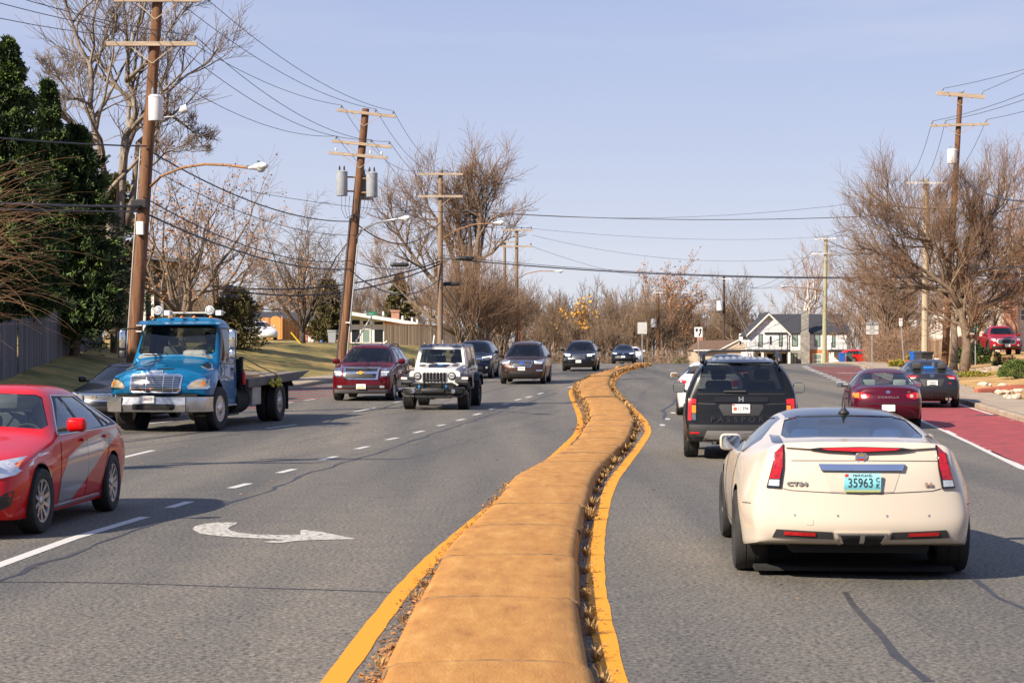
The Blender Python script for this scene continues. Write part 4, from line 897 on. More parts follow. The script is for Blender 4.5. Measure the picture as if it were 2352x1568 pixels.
def cadillac():
 L, W, H = 4.79, 1.88, 1.42; h = W / 2
 st = [(0, .64, .61, .58, .56, .74, .43, .80, .27, .76), (.12, .74, .71, .70, .65, .85, .48, .89, .26, .84), (.5, .82, .78, .76, .72, .90, .52, .92, .25, .88), (1.05, .89, .84, .78, .80, .90, .58, .93, .22, .88),
          (1.42, .94, .90, .78, .85, .89, .62, .93, .18, .88), (1.52, .98, .94, .76, .87, .89, .62, .93, .18, .88), (2.25, 1.28, 1.24, .56, .91, .90, .64, .935, .18, .88), (2.55, 1.335, 1.29, .555, .925, .90, .66, .94, .18, .89),
          (3.05, 1.33, 1.285, .555, .94, .905, .68, .95, .18, .90), (3.45, 1.285, 1.25, .565, .95, .895, .70, .955, .20, .91), (4.15, 1.125, 1.10, .64, 1.0, .81, .68, .945, .24, .90),
          (4.42, 1.10, 1.085, .67, 1.02, .745, .66, .91, .27, .87), (4.60, 1.105, 1.09, .67, 1.03, .715, .62, .875, .29, .83), (4.66, 1.06, 1.045, .665, .99, .71, .58, .86, .30, .81), (4.74, .97, .95, .65, .85, .70, .56, .83, .32, .77)]
 c = Cage('coupe', L, W, st, kf=.30, kr=.16, fb=.08, rb=.035, frow=(.06, .03, -.02, -.02, .03), rrow=(-.05, -.02, .01, .03, -.01), crease=(5, 9, 12), lv=3, ck=.7, beltc=.5, kd=.5)
 o = -L / 2; ya, yb = o + .86, o + .86 + 2.88
 rw = [(0, 1.278), (.42, 1.268), (.50, 1.252), (.575, 1.128), (.55, 1.112), (.3, 1.122), (-.3, 1.122), (-.55, 1.112), (-.575, 1.128), (-.50, 1.252), (-.42, 1.268)]
 ws = [(0, 1.25), (.45, 1.23), (.70, .97), (.3, .97), (-.3, .97), (-.70, .97), (-.45, 1.23)]
 sd = [[(o + 1.80, .935), (o + 2.42, 1.215), (o + 3.0, 1.24), (o + 3.25, 1.225), (o + 3.66, 1.08), (o + 3.55, .985)]]; dlo = [(o + 1.74, .92), (o + 2.38, 1.235), (o + 3.0, 1.255), (o + 3.29, 1.24), (o + 3.74, 1.08), (o + 3.6, .97)]
 w = [(ya, .82, .325, .235, 'multi', M_CHROME, .02), (yb, .815, .335, .27, 'multi', M_CHROME, 0)]
 f = c.imprint([(-.50, o + 2.62), (.50, o + 2.62), (.49, o + 3.46), (.2, o + 3.49), (-.2, o + 3.49), (-.49, o + 3.46)], 'z', lambda p, n: n.z > .6 and p.z > 1.25)
 for q in f: q.material_index = 1
 root, body = carbase('coupe', 'cream pearl fastback coupe with tall red tail lamps, nearest car on the right', 'car', c, P_CREAM, w, [(ya, .385), (yb, .39)], ws=(ws, -1.2, .2, M_GLASSC), rw=(rw, .7, 2.2), sides=sd, dlo=dlo, glass_side=M_GLASS, glass_rear=M_GLASSB, archside=.36, floor=(.30, .06))
 body.data.materials[1] = M_GLOSSBLK
 interior(root, W, o + 1.55, o + 4.1, .93, M_INTG, 1, zs=.34)
 for sg in (-1, 1):
  s = MB(); s.bbox(sg * .34 - .26, sg * .34 + .26, o + 3.42, o + 3.62, .70, 1.02, .05, M_INTB); s.bbox(sg * .34 - .125, sg * .34 + .125, o + 3.56, o + 3.66, 1.04, 1.165, .045, M_INTB); s.build('rear_seat', root, auto=40)
 s = MB(); s.bbox(-.56, .56, o + 3.66, o + 4.2, 1.02, 1.04, .01, M_INT); s.build('parcel_shelf', root)
 s = MB(); s.bbox(-.13, .13, o + 2.5, o + 2.53, 1.16, 1.21, .012, M_INT); s.build('interior_mirror', root)
 c.panel('tailgate_spoiler', [(-.585, 1.06), (-.575, 1.092), (-.3, 1.108), (0, 1.115), (.3, 1.108), (.575, 1.092), (.585, 1.06), (.3, 1.045), (0, 1.04), (-.3, 1.045)], P_CREAM, root, 'R', th=.035, step=.06)
 bl = c.panel('brake_lamp_bar', [(-.40, 1.050), (-.32, 1.060), (0, 1.068), (.32, 1.060), (.40, 1.050), (.28, 1.036), (0, 1.026), (-.28, 1.036)], M_GLOSSBLK, root, 'R', th=.044, step=.06)
 c.panel('brake_lamp', [(-.31, 1.054), (0, 1.062), (.31, 1.054), (.26, 1.042), (0, 1.031), (-.26, 1.042)], M_REDON, root, 'R', th=.049, step=.06)
 LED = mat('tail_lamp_led', (.30, .003, .006), .12, coat=1., var=.6, scale=45, emis=(1, .01, .02), es=.04)
 for sg in (-1, 1):
  P = [(sg * .590, 1.125), (sg * .655, 1.125), (sg * .675, .97), (sg * .735, .745), (sg * .625, .742), (sg * .600, .90)]
  a = c.panel('tail_light', P, M_GLOSSBLK, root, 'R', th=.020, step=.06)
  Q = [(sg * .603, 1.075), (sg * .650, 1.08), (sg * .668, .97), (sg * .712, .815), (sg * .634, .815), (sg * .610, .91)]
  b_ = c.panel('lens', Q, LED, root, 'R', th=.027, step=.06); b_.parent = a
  d_ = c.panel('reversing_lens', [(sg * .634, .808), (sg * .712, .808), (sg * .722, .760), (sg * .638, .758)], M_LENS, root, 'R', th=.028, step=.06); d_.parent = a
 hh, _ = c.hit(0, .985, 'R'); e = MB(); e.lathe([(.046, 0), (.049, .012), (.040, .016), (.037, .006), (.001, .006)], 28, 'y', (0, hh.y + .002, .985), M_CHROME)
 for (z0, z1, mm) in ((.993, 1.008, mat('badge_gold', (.6, .42, .12), .3, .8)), (.978, .991, mat('badge_blue', (.08, .15, .40), .3)), (.962, .976, mat('badge_red', (.4, .03, .03), .3))): e.prism([(-.024, z0), (.024, z0), (.024, z1), (-.024, z1)], hh.y + .006, hh.y + .016, 'y', mm)
 e.build('badge', root, auto=40)
 c.panel('chrome_strip', [(-.335, .935), (.335, .935), (.315, .885), (-.315, .885)], M_CHROME, root, 'R', th=.032, step=.08)
 pm, nt, b_ = newmat('bay_plate'); N, Lk = nt.nodes, nt.links; tc = N.new('ShaderNodeTexCoord'); sp = N.new('ShaderNodeSeparateXYZ'); Lk.new(tc.outputs['Generated'], sp.inputs[0]); r_ = N.new('ShaderNodeValToRGB'); e_ = r_.color_ramp.elements
 e_[0].position = 0; e_[0].color = (.45, .42, .10, 1); e_[1].position = 1; e_[1].color = (.35, .62, .68, 1); x_ = e_.new(.18); x_.color = (.10, .35, .42, 1); x_ = e_.new(.5); x_.color = (.20, .58, .66, 1); Lk.new(sp.outputs[2], r_.inputs[0]); Lk.new(r_.outputs[0], b_.inputs['Base Color'])
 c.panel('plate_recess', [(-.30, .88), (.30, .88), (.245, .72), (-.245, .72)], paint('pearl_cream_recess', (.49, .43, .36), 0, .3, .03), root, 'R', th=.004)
 pl, y = plate(c, root, 0, .793, 'R', '35963', pm, .285, .145, .105, off=.03);
 text_mesh('plate_lettering', 'C\nK', .05, M_PLTX, pl, Matrix.Translation((-.118, y + .006, .79)) @ REAR, .001, .001, .9)
 bpy.data.objects.remove([q for q in pl.children if 'lettering' in q.name][0]); text_mesh('plate_lettering', '35963', .102, M_PLTX, pl, Matrix.Translation((.016, y + .006, .788)) @ REAR, .001, .001, .78)
 text_mesh('state_name', 'MARYLAND', .028, M_PLTX, pl, Matrix.Translation((0, y + .006, .848)) @ REAR, .001, 0, 1.); s = MB(); s.prism([(.108, .838), (.136, .838), (.136, .860), (.108, .860)], y + .004, y + .006, 'y', mat('plate_sticker', (.6, .02, .02), .5)); s.build('sticker', pl)
 c.text('lettering', 'CTS4', .045, M_CHROME, root, .50, .775, 'R', .012, 1.6, .002, .002); c.text('engine_lettering', '3.6', .036, M_CHROME, root, -.52, .775, 'R', .016, 1.5, .002, .003)
 c.panel('reflector_vent', [(.23, .405), (.66, .42), (.69, .355), (.22, .345)], M_BRONZE_L, root, 'R', th=.008, mirror=True)
 c.panel('reflector', [(.36, .398), (.60, .404), (.60, .376), (.36, .370)], M_REDL, root, 'R', th=.016, mirror=True)
 c.panel('exhaust_surround', [(-.215, .405), (.215, .405), (.175, .285), (0, .268), (-.175, .285)], P_CREAM, root, 'R', th=.022)
 ex = c.panel('exhaust_tip', [(-.195, .395), (.195, .395), (.155, .292), (0, .270), (-.155, .292)], M_CHROME, root, 'R', th=.034)
 for sg in (-1, 1): q = c.panel('exhaust_opening', [(sg * .018, .378), (sg * .170, .378), (sg * .138, .306), (sg * .018, .290)], M_DARK, root, 'R', th=.037); q.parent = ex
 mb = MB(); mb.bbox(-.55, .55, L / 2 - .75, L / 2 - .25, .22, .34, .04, M_DARK); mb.build('silencer', root)
 for x in (-.52, -.19, .19, .52): c.panel('parking_sensor', ellp(x, .535, .009, .009, 10), M_SILVER, root, 'R', th=.004)
 c.panel('tow_cover', rrect(.38, .46, .43, .505, .006), P_CREAM, root, 'R', th=.004)
 seams(c, root, [[(o + 1.55, .3), (o + 1.60, .7), (o + 1.70, .95)], [(o + 3.15, .26), (o + 3.25, .6), (o + 3.5, 1.0)], [(o + 1.5, .28), (o + 3.2, .28)], [(o + 4.28, .60), (o + 4.5, .61)]])
 for line in ([(-.62, .742), (-.55, .725), (-.25, .712), (0, .700), (.25, .712), (.55, .725), (.62, .742)], [(-.60, .955), (-.3, .958), (0, .96), (.3, .958), (.60, .955)]):
  Q = []
  for (a, b2) in zip(line[:-1], line[1:]):
   for i in range(5): h_, d = c.hit(a[0] + (b2[0] - a[0]) * i / 5, a[1] + (b2[1] - a[1]) * i / 5, 'R'); Q.append(h_ + d * .0005)
  mb = MB(); mb.tube(Q, .004, 4, M_BRONZE_L); mb.build('tailgate_seam', root)
 mirror(root, .79, o + 1.85, .90, P_CREAM, .20, .155, .11, P_CREAM)
 hz = c.hit(0, o + 3.38, 'T')[0].z; a = MB(); a.lathe([(.05, 0), (.042, .02), (.025, .035), (.012, .06), (.004, .10), (.001, .11)], 16, 'z', (0, o + 3.38, hz - .004), M_BLK); a.build('antenna', root, smooth=True)
 c.panel('window_sticker', rrect(-.40, 1.215, -.33, 1.245, .005), M_PLATE, root, 'R', th=-.004, sink=.012)
 put(root, 0, yb, 2.80, 15.95, PI - R(3.9)); return root
def passport():
 L, W, H = 4.86, 2.0, 1.765; c = suv(L, W, H, lv=3, hoodz=1.06, g=.03, tail=.02, slope=-.02, roofw=.09, kr=.08, rb=.015); o = -L / 2; ya, yb = o + .95, o + .95 + 2.89
 rw = [(0, 1.64), (.60, 1.635), (.655, 1.60), (.745, 1.20), (.71, 1.165), (-.71, 1.165), (-.745, 1.20), (-.655, 1.60), (-.60, 1.635)]
 ws = [(0, 1.64), (.60, 1.62), (.80, 1.15), (-.80, 1.15), (-.60, 1.62)]
 sd, dlo = sidewins(L, 0, 1.13, 1.60, 1.65, 2.60, 3.50, 4.45, lean=.45, tail=.08)
 w = [(ya, .86, .385, .25, 'five', M_DALU, 0), (yb, .86, .385, .25, 'five', M_DALU, 0)]
 root, body = carbase('suv', 'black boxy SUV with silver rear skid plate ahead of the cream coupe', 'car', c, P_BLACK, w, [(ya, .45), (yb, .45)], ws=(ws, -1.3, .2, M_GLASSC), rw=(rw, 1.6, 2.6), sides=sd, dlo=dlo, glass_side=M_GLASSD, glass_rear=glass('rear_privacy', (.13, .13, .13)), floor=(.3, .15))
 interior(root, W, o + 1.5, o + 4.4, 1.10, M_INT, 2, zs=.72)
 c.panel('roof_spoiler', [(-.66, 1.67), (-.64, 1.705), (0, 1.72), (.64, 1.705), (.66, 1.67), (0, 1.655)], P_BLACK, root, 'R', th=.07, step=.1)
 for sg in (-1, 1):
  a = c.panel('tail_light', [(sg * .745, 1.06), (sg * .905, 1.07), (sg * .915, .66), (sg * .75, .64), (sg * .76, .8)], M_GLOSSBLK, root, 'R', th=.014)
  b_ = c.panel('lens', [(sg * .765, 1.035), (sg * .897, 1.045), (sg * .905, .675), (sg * .845, .67), (sg * .85, .92), (sg * .835, .955), (sg * .768, .955)], M_REDON, root, 'R', th=.022); b_.parent = a
  d_ = c.panel('amber_lens', [(sg * .768, .93), (sg * .838, .93), (sg * .838, .80), (sg * .768, .80)], M_AMB, root, 'R', th=.019); d_.parent = a
  e_ = c.panel('reversing_lens', [(sg * .768, .79), (sg * .838, .79), (sg * .838, .68), (sg * .768, .68)], M_LENSD, root, 'R', th=.019); e_.parent = a
 gb = paint('gloss_black_trim', (.012, .012, .013), 0, .3); c.panel('garnish', [(-.44, 1.075), (.44, 1.075), (.46, 1.03), (.44, .985), (-.44, .985), (-.46, 1.03)], gb, root, 'R', th=.022)
 c.panel('crease_strip', [(-.74, 1.125), (.74, 1.125), (.74, 1.117), (-.74, 1.117)], M_BRONZE_L, root, 'R', th=.005); c.panel('crease_strip', [(-.75, .965), (-.47, .955), (-.40, .945), (-.47, .945), (-.75, .955)], M_BRONZE_L, root, 'R', th=.004, mirror=True)
 c.text('badge', 'H', .11, M_SILVER, root, 0, 1.03, 'R', .026, 1.15, .006, .004)
 c.panel('plate_recess', [(-.36, .945), (.36, .945), (.38, .90), (.30, .76), (-.30, .76), (-.38, .90)], M_BLK, root, 'R', th=.004)
 pl, y = plate(c, root, 0, .875, 'R', '', None, .30, .15);
 text_mesh('plate_lettering', '1', .095, M_PLTX, pl, Matrix.Translation((.045, y + .006, .873)) @ REAR, .001, 0, .75); text_mesh('plate_lettering', 'Y\nE', .05, M_PLTX, pl, Matrix.Translation((.008, y + .006, .873)) @ REAR, .001, 0, .8); text_mesh('plate_lettering', '994', .095, M_PLTX, pl, Matrix.Translation((-.072, y + .006, .873)) @ REAR, .001, 0, .75)
 s = MB(); s.lathe([(.033, -.001), (.001, .001)], 18, 'y', (.10, y + .006, .87), mat('plate_seal', (.55, .10, .05), .5)); s.prism([(.11, .92), (.145, .92), (.145, .945), (.11, .945)], y + .004, y + .006, 'y', mat('plate_sticker', (.6, .02, .02), .5)); s.build('seal', pl)
 mt_t = mat('embossed_lettering', (.05, .05, .055), .2, .3); c.text('lettering', 'PASSPORT', .125, mt_t, root, 0, .685, 'R', .008, 1.15, .0, .004, 1.75)
 c.panel('lower_seam', [(-.75, .755), (.75, .755), (.75, .749), (-.75, .749)], M_DARK, root, 'R', th=.004)
 bump = M_BLK; c.panel('bumper', [(-.96, .60), (.96, .60), (.97, .42), (.92, .27), (-.92, .27), (-.97, .42)], bump, root, 'R', th=.045, step=.08)
 c.panel('skid_plate', [(-.58, .50), (.58, .50), (.66, .31), (.60, .25), (-.60, .25), (-.66, .31)], mat('skid_silver', (.24, .23, .225), .4, .5), root, 'R', th=.062); c.panel('skid_pad', [(-.18 - .15, .50), (.0, .50), (-.02, .455), (-.30, .455)], M_SILVER, root, 'R', th=.07, mirror=False)
 c.panel('reflector', rrect(.70, .445, .87, .475, .006), M_REDL, root, 'R', th=.052, mirror=True)
 h_, d = c.hit(.1, 1.26, 'R'); wb = MB(); wb.tube([c.hit(x, 1.235 + .03 * abs(x - .1), 'R')[0] + Vector((0, .03, 0)) for x in (.30, .2, .1, .0, -.08)], .018, 6, M_BLK, r2=.026); wb.build('rear_wiper', root)
 roofrails(c, root, W, .64, o + 2.0, o + 4.4, .08); mb = MB()
 for sg in (-1, 1): mb.tube([(sg * .665, o + 4.52, 1.67), (sg * .66, o + 4.30, 1.78), (sg * .64, o + 3.8, 1.82)], .045, 6, M_BLK)
 mb.tube([(-.64, o + 2.6, 1.74), (-.62, o + 2.6, 1.84), (-.5, o + 2.6, 1.865), (.5, o + 2.6, 1.865), (.62, o + 2.6, 1.84), (.64, o + 2.6, 1.74)], .018, 6, M_BLK)
 mb.build('roof_rack', root, smooth=True)
 for i in range(-4, 5): c.panel('roof_rib', [(i * .115 - .028, o + 2.4), (i * .115 + .028, o + 2.4), (i * .115 + .028, o + 4.3), (i * .115 - .028, o + 4.3)], paint('roof_silver_rib', (.35, .37, .42), .3), root, 'T', th=.012, step=.3)
 c.panel('arch_cladding', [(yb + .55 * math.cos(R(a)), .385 + .55 * math.sin(R(a))) for a in range(0, 181, 12)] + [(yb + .45 * math.cos(R(a)), .385 + .45 * math.sin(R(a))) for a in range(180, -1, -12)], M_BLK, root, '+', th=.02, step=.5)
 c.panel('arch_cladding', [(yb + .55 * math.cos(R(a)), .385 + .55 * math.sin(R(a))) for a in range(0, 181, 12)] + [(yb + .45 * math.cos(R(a)), .385 + .45 * math.sin(R(a))) for a in range(180, -1, -12)], M_BLK, root, '-', th=.02, step=.5)
 mirror(root, 1.0, o + 1.75, 1.08, M_GLOSSBLK, .22, .20, .12)
 mf = MB(); mf.bbox(-.5, .5, L / 2 - .5, L / 2 - .25, .25, .37, .02, M_DARK); mf.tube([(.45, L / 2 - .1, .29), (.45, L / 2 - .35, .30)], .035, 8, M_SILVER); mf.build('exhaust', root)
 put(root, 0, L / 2, 3.9, 32.6, PI - R(6)); return root
def corolla_old():
 L, W, H = 4.42, 1.695, 1.385; c = sedan(L, W, H, lv=3, name='old', deck=-.06, hood=-.05, cab=-.02, roofw=.02, kr=.18); o = -L / 2; ya, yb = o + .90, o + .90 + 2.465
 rw = [(0, 1.285), (.46, 1.27), (.52, 1.24), (.63, 1.035), (.60, 1.01), (-.60, 1.01), (-.63, 1.035), (-.52, 1.24), (-.46, 1.27)]
 ws = [(0, 1.29), (.47, 1.27), (.64, .98), (-.64, .98), (-.47, 1.27)]
 sd, dlo = sidewins(L, 0, .93, 1.25, 1.60, 2.36, 3.08, 3.62, lean=.42)
 w = [(ya, .74, .30, .19, 'steel', M_ALU, 0), (yb, .74, .30, .19, 'steel', M_ALU, 0)]
 root, body = carbase('sedan', 'maroon older sedan lettered on its boot, beside the black boxy SUV', 'car', c, P_MAR, w, [(ya, .345), (yb, .345)], ws=(ws, -1.3, .2, M_GLASSC), rw=(rw, .6, 2.1), sides=sd, dlo=dlo, glass_side=M_GLASS, glass_rear=M_GLASSC)
 interior(root, W, o + 1.3, o + 3.8, .93, M_INT, 1, zs=.45)
 for sg in (-1, 1):
  s = MB(); s.bbox(sg * .36 - .30, sg * .36 + .30, o + 3.18, o + 3.36, .66, 1.0, .05, mat('pale_cloth', (.42, .42, .40), .9, var=.15)); s.bbox(sg * .36 - .15, sg * .36 + .15, o + 3.24, o + 3.34, .99, 1.13, .03, MATS['pale_cloth']); s.build('rear_seat', root, auto=40)
 s = MB(); s.bbox(-.55, .55, o + 3.38, o + 3.85, .92, .945, .01, MATS['pale_cloth']); s.build('parcel_shelf', root)
 for sg in (-1, 1):
  a = c.panel('tail_light', [(sg * .40, .80), (sg * .62, .86), (sg * .80, .845), (sg * .80, .72), (sg * .60, .70), (sg * .45, .725)], M_REDL, root, 'R', th=.012)
  b_ = c.panel('reversing_lens', rrect(min(sg * .50, sg * .58), .735, max(sg * .50, sg * .58), .81, .03), M_REV, root, 'R', th=.018); b_.parent = a
  d_ = c.panel('amber_lens', [(sg * .66, .845), (sg * .79, .835), (sg * .79, .735), (sg * .66, .73)], M_AMB, root, 'R', th=.018); d_.parent = a
 c.text('lettering', 'COROLLA', .062, M_CHROME, root, 0, .745, 'R', .008, 1.5, .002, .003, 1.2); c.panel('badge', ellp(0, .865, .05, .034, 18), M_CHROME, root, 'R', th=.01); c.panel('badge_centre', ellp(0, .865, .034, .012, 14), P_MAR, root, 'R', th=.012)
 c.text('lettering', 'LE', .045, M_CHROME, root, -.48, .865, 'R', .008, 1.4, .001, .002); c.panel('bumper_line', [(-.80, .60), (.80, .60), (.80, .585), (-.80, .585)], M_DARK, root, 'R', th=.004)
 plate(c, root, 0, .50, 'R', '4CM 1890' if 0 else '', None)
 mb = MB(); mb.tube([(.0, o + 2.1, 1.27), (.0, o + 2.1, 1.17)], .004, 4, M_DARK); mb.ell((0, o + 2.1, 1.14), (.022, .01, .04), M_DARK, 6); mb.build('hanging_air_freshener', root)
 mirror(root, .86, o + 1.68, .90, M_SILVER, .17, .12, .09); handles(c, root, (o + 2.3, o + 3.0), .83, P_MAR, W)
 seams(c, root, [[(o + 1.5, .26), (o + 1.45, .6), (o + 1.6, .93)], [(o + 2.40, .26), (o + 2.40, .93)], [(o + 3.0, .30), (o + 3.3, .8), (o + 3.3, .93)], [(o + 1.5, .26), (o + 3.0, .27)]])
 put(root, 0, L / 2, 8.72, 44.4, PI - R(6.2)); return root
def corolla_new():
 L, W, H = 4.64, 1.78, 1.435; c = sedan(L, W, H, name='new', deck=-.02, kr=.2, lv=3); o = -L / 2; ya, yb = o + .93, o + .93 + 2.70
 rw = [(0, 1.335), (.44, 1.32), (.50, 1.29), (.665, 1.09), (.62, 1.07), (-.62, 1.07), (-.665, 1.09), (-.50, 1.29), (-.44, 1.32)]; ws = [(0, 1.34), (.47, 1.32), (.68, 1.03), (-.68, 1.03), (-.47, 1.32)]
 sd, dlo = sidewins(L, 0, .96, 1.31, 1.70, 2.52, 3.30, 3.90, lean=.45); w = [(ya, .77, .32, .21, 'five', M_DALU, 0), (yb, .77, .32, .21, 'five', M_DALU, 0)]
 root, body = carbase('sedan', 'slate grey newer sedan with white-barred tail lamps in the red bus lane', 'car', c, P_GREY, w, [(ya, .365), (yb, .365)], ws=(ws, -1.3, .2, M_GLASSC), rw=(rw, .7, 2.2), sides=sd, dlo=dlo, glass_side=M_GLASS, glass_rear=M_GLASS)
 interior(root, W, o + 1.4, o + 4.0, .97, M_INT, 2)
 bb = MB(); bb.bbox(-.14, .17, o + 3.62, o + 3.85, 1.07, 1.22, .02, mat('blue_box', (.01, .16, .62), .5)); bb.build('parcel_shelf_box', root)
 for sg in (-1, 1):
  a = c.panel('tail_light', [(sg * .42, .96), (sg * .80, .965), (sg * .83, .87), (sg * .72, .83), (sg * .46, .89)], M_REDON, root, 'R', th=.012); a.data.materials[0] = M_REDL
  b_ = c.panel('reversing_lens', [(sg * .46, .905), (sg * .66, .905), (sg * .64, .855), (sg * .50, .872)], M_REV, root, 'R', th=.018); b_.parent = a
  if sg > 0: d_ = c.panel('amber_lens', [(.66, .955), (.80, .955), (.80, .90), (.68, .90)], M_AMB, root, 'R', th=.018); d_.parent = a
 c.panel('badge', ellp(0, .955, .06, .04, 18), M_CHROME, root, 'R', th=.012); c.panel('badge_centre', ellp(0, .955, .042, .022, 14), P_GREY, root, 'R', th=.014)
 c.panel('plate_recess', [(-.36, .86), (.36, .86), (.27, .65), (-.27, .65)], M_BRONZE_L, root, 'R', th=.004); plate(c, root, 0, .75, 'R', '7240659', None, size=.07, sx=.8, off=.012)
 c.panel('rear_valance', [(-.62, .42), (.62, .42), (.55, .25), (-.55, .25)], M_BLK, root, 'R', th=.014)
 for x in (-.3, 0, .3): c.panel('valance_fin', rrect(x - .008, .26, x + .008, .44, .004), M_BRONZE_L, root, 'R', th=.03)
 c.panel('reflector', [(.80, .53), (.83, .54), (.83, .38), (.80, .38)], M_REDL, root, 'R', th=.012, mirror=True)
 c.panel('sticker', rrect(.52, .705, .74, .75, .008), M_PLATE, root, 'R', th=.004); c.panel('badge_red', rrect(-.56, .72, -.48, .75, .004), M_REDL, root, 'R', th=.005)
 ex = MB()
 for x in (-.52, -.42): ex.tube([(x, L / 2 - .10, .27), (x, L / 2 + .0, .27)], .04, 10, M_CHROME)
 ex.build('exhaust_tip', root, auto=40); mirror(root, .905, o + 1.78, .95, M_BLK, .18, .13, .10); handles(c, root, (o + 2.45, o + 3.25), .86, P_GREY, W)
 hz = c.hit(0, o + 3.1, 'T')[0].z; a = MB(); a.prism([(o + 3.0, hz - .01), (o + 3.16, hz - .01), (o + 3.15, hz + .05)], -.015, .015, 'x', P_GREY); a.build('antenna', root)
 seams(c, root, [[(o + 1.55, .26), (o + 1.55, .6), (o + 1.68, .96)], [(o + 2.56, .26), (o + 2.56, .96)], [(o + 3.25, .30), (o + 3.5, .8), (o + 3.55, .97)]])
 put(root, 0, L / 2, 12.42, 56.6, PI - R(6)); return root
def tahoe():
 L, W, H = 5.18, 2.045, 1.87; c = suv(L, W, H, lv=3, hoodz=1.16, nose=0, roofw=.03, kf=.16, fb=.04); o = -L / 2; ya, yb = o + .93, o + .93 + 2.95
 ws = [(0, 1.72), (.58, 1.70), (.66, 1.66), (.84, 1.27), (.80, 1.24), (.3, 1.25), (-.3, 1.25), (-.80, 1.24), (-.84, 1.27), (-.66, 1.66), (-.58, 1.70)]; sd, dlo = sidewins(L, 0, 1.22, 1.68, 1.72, 2.68, 3.62, 4.85, lean=.42, tail=.06)
 w = [(ya, .865, .40, .27, 'five', M_ALU, -.03), (yb, .865, .40, .27, 'five', M_ALU, 0)]
 root, body = carbase('suv', 'dark red full-size SUV with stacked chrome grille, left of the white off-roader', 'car', c, P_TAHOE, w, [(ya, .47), (yb, .47)], ws=(ws, -1.5, .1, M_GLASSC), sides=sd, dlo=dlo, glass_side=M_GLASSD, floor=(.3, .2))
 interior(root, W, o + 1.5, o + 4.6, 1.2, M_INT, 2, zs=.78)
 c.panel('grille_surround', [(-.60, 1.11), (.60, 1.11), (.56, .71), (-.56, .71)], M_CHROME, root, th=.020); c.panel('upper_grille', [(-.54, 1.075), (.54, 1.075), (.52, .985), (-.52, .985)], M_BLK, root, th=.026); c.panel('lower_grille', [(-.52, .90), (.52, .90), (.48, .745), (-.48, .745)], M_BLK, root, th=.026)
 for z in (1.05, 1.02, .87, .84, .81, .78): c.panel('grille_mesh', [(-.50, z), (.50, z), (.50, z - .008), (-.50, z - .008)], M_BRONZE_L, root, th=.032)
 c.panel('badge', [(-.13, .955), (-.045, .955), (-.045, .985), (.045, .985), (.045, .955), (.13, .955), (.11, .915), (.045, .915), (.045, .885), (-.045, .885), (-.045, .915), (-.11, .915)], mat('gold_badge', (.75, .42, .05), .3, .7), root, th=.045)
 for sg in (-1, 1):
  a = c.panel('headlight', [(sg * .645, 1.10), (sg * .86, 1.10), (sg * .935, 1.07), (sg * .93, .84), (sg * .80, .79), (sg * .635, .79)], M_LENSD, root, 'F', th=.012)
  for nm, P, mm in (('lamp_reflector', ellp(sg * .77, 1.03, .05, .05, 14), M_CHROME), ('running_light', [(sg * .66, .965), (sg * .90, .965), (sg * .90, .94), (sg * .66, .94)], M_DRL), ('lamp_reflector', [(sg * .67, .92), (sg * .86, .92), (sg * .84, .83), (sg * .67, .83)], M_LENS)): q = c.panel(nm, P, mm, root, 'F', th=.018); q.parent = a
 c.panel('lower_intake', [(-.80, .52), (.80, .52), (.80, .43), (-.80, .43)], M_BLK, root, th=.008); c.panel('fog_light', rrect(.62, .44, .77, .51, .02), M_LENS, root, 'F', th=.016, mirror=True)
 c.panel('bumper_valance', [(-.90, .385), (.90, .385), (.86, .27), (-.86, .27)], mat('grey_plastic', (.10, .10, .105), .6), root, th=.012)
 pl, y = plate(c, root, .02, .485, 'F', 'DOBE', None, .31, .16, .07, mat('pale_plate_text', (.35, .33, .30), .5), off=.03)
 mb = MB(); mb.prism([(-.11, .425), (.15, .425), (.15, .45), (-.11, .45)], y - .008, y - .005, 'y', mat('flag_stripe', (.75, .45, .02), .5)); mb.build('plate_band', pl)
 mirror(root, .985, o + 1.85, 1.19, P_TAHOE, .24, .17, .14); roofrails(c, root, W, .64, o + 2.1, o + 4.7, .07); wipers(c, root, [((-.05, 1.275), (-.65, 1.29)), ((.66, 1.275), (.05, 1.29))])
 handles(c, root, (o + 2.55, o + 3.5), 1.08, P_TAHOE, W); c.panel('window_sill_trim', [(o + 1.75, 1.20), (o + 4.7, 1.225), (o + 4.7, 1.24), (o + 1.75, 1.212)], M_CHROME, root, '+', th=.01)
 seams(c, root, [[(o + 1.6, .32), (o + 1.6, .7), (o + 1.72, 1.2)], [(o + 2.70, .32), (o + 2.70, 1.22)], [(o + 3.4, .36), (o + 3.62, .8), (o + 3.66, 1.24)]])
 st = MB(); st.tube([(1.0, ya + .65, .33), (1.0, yb - .65, .33)], .045, 8, M_SILVER); st.tube([(-1.0, ya + .65, .33), (-1.0, yb - .65, .33)], .045, 8, M_SILVER); st.build('running_board', root)
 hz = c.hit(.35, o + 2.5, 'T')[0].z; a = MB(); a.lathe([(.03, 0), (.02, .03), (.004, .11)], 10, 'z', (.35, o + 2.5, hz - .01), P_TAHOE); a.build('antenna', root)
 put(root, 0, o, -4.93, 62.4, R(-4.2)); seat_person(root, .40, o + 2.62, .74, 'driver with grey hair in the dark red SUV', mat('grey_jumper', (.25, .24, .24), .9), hair=(.3, .29, .28)); return root
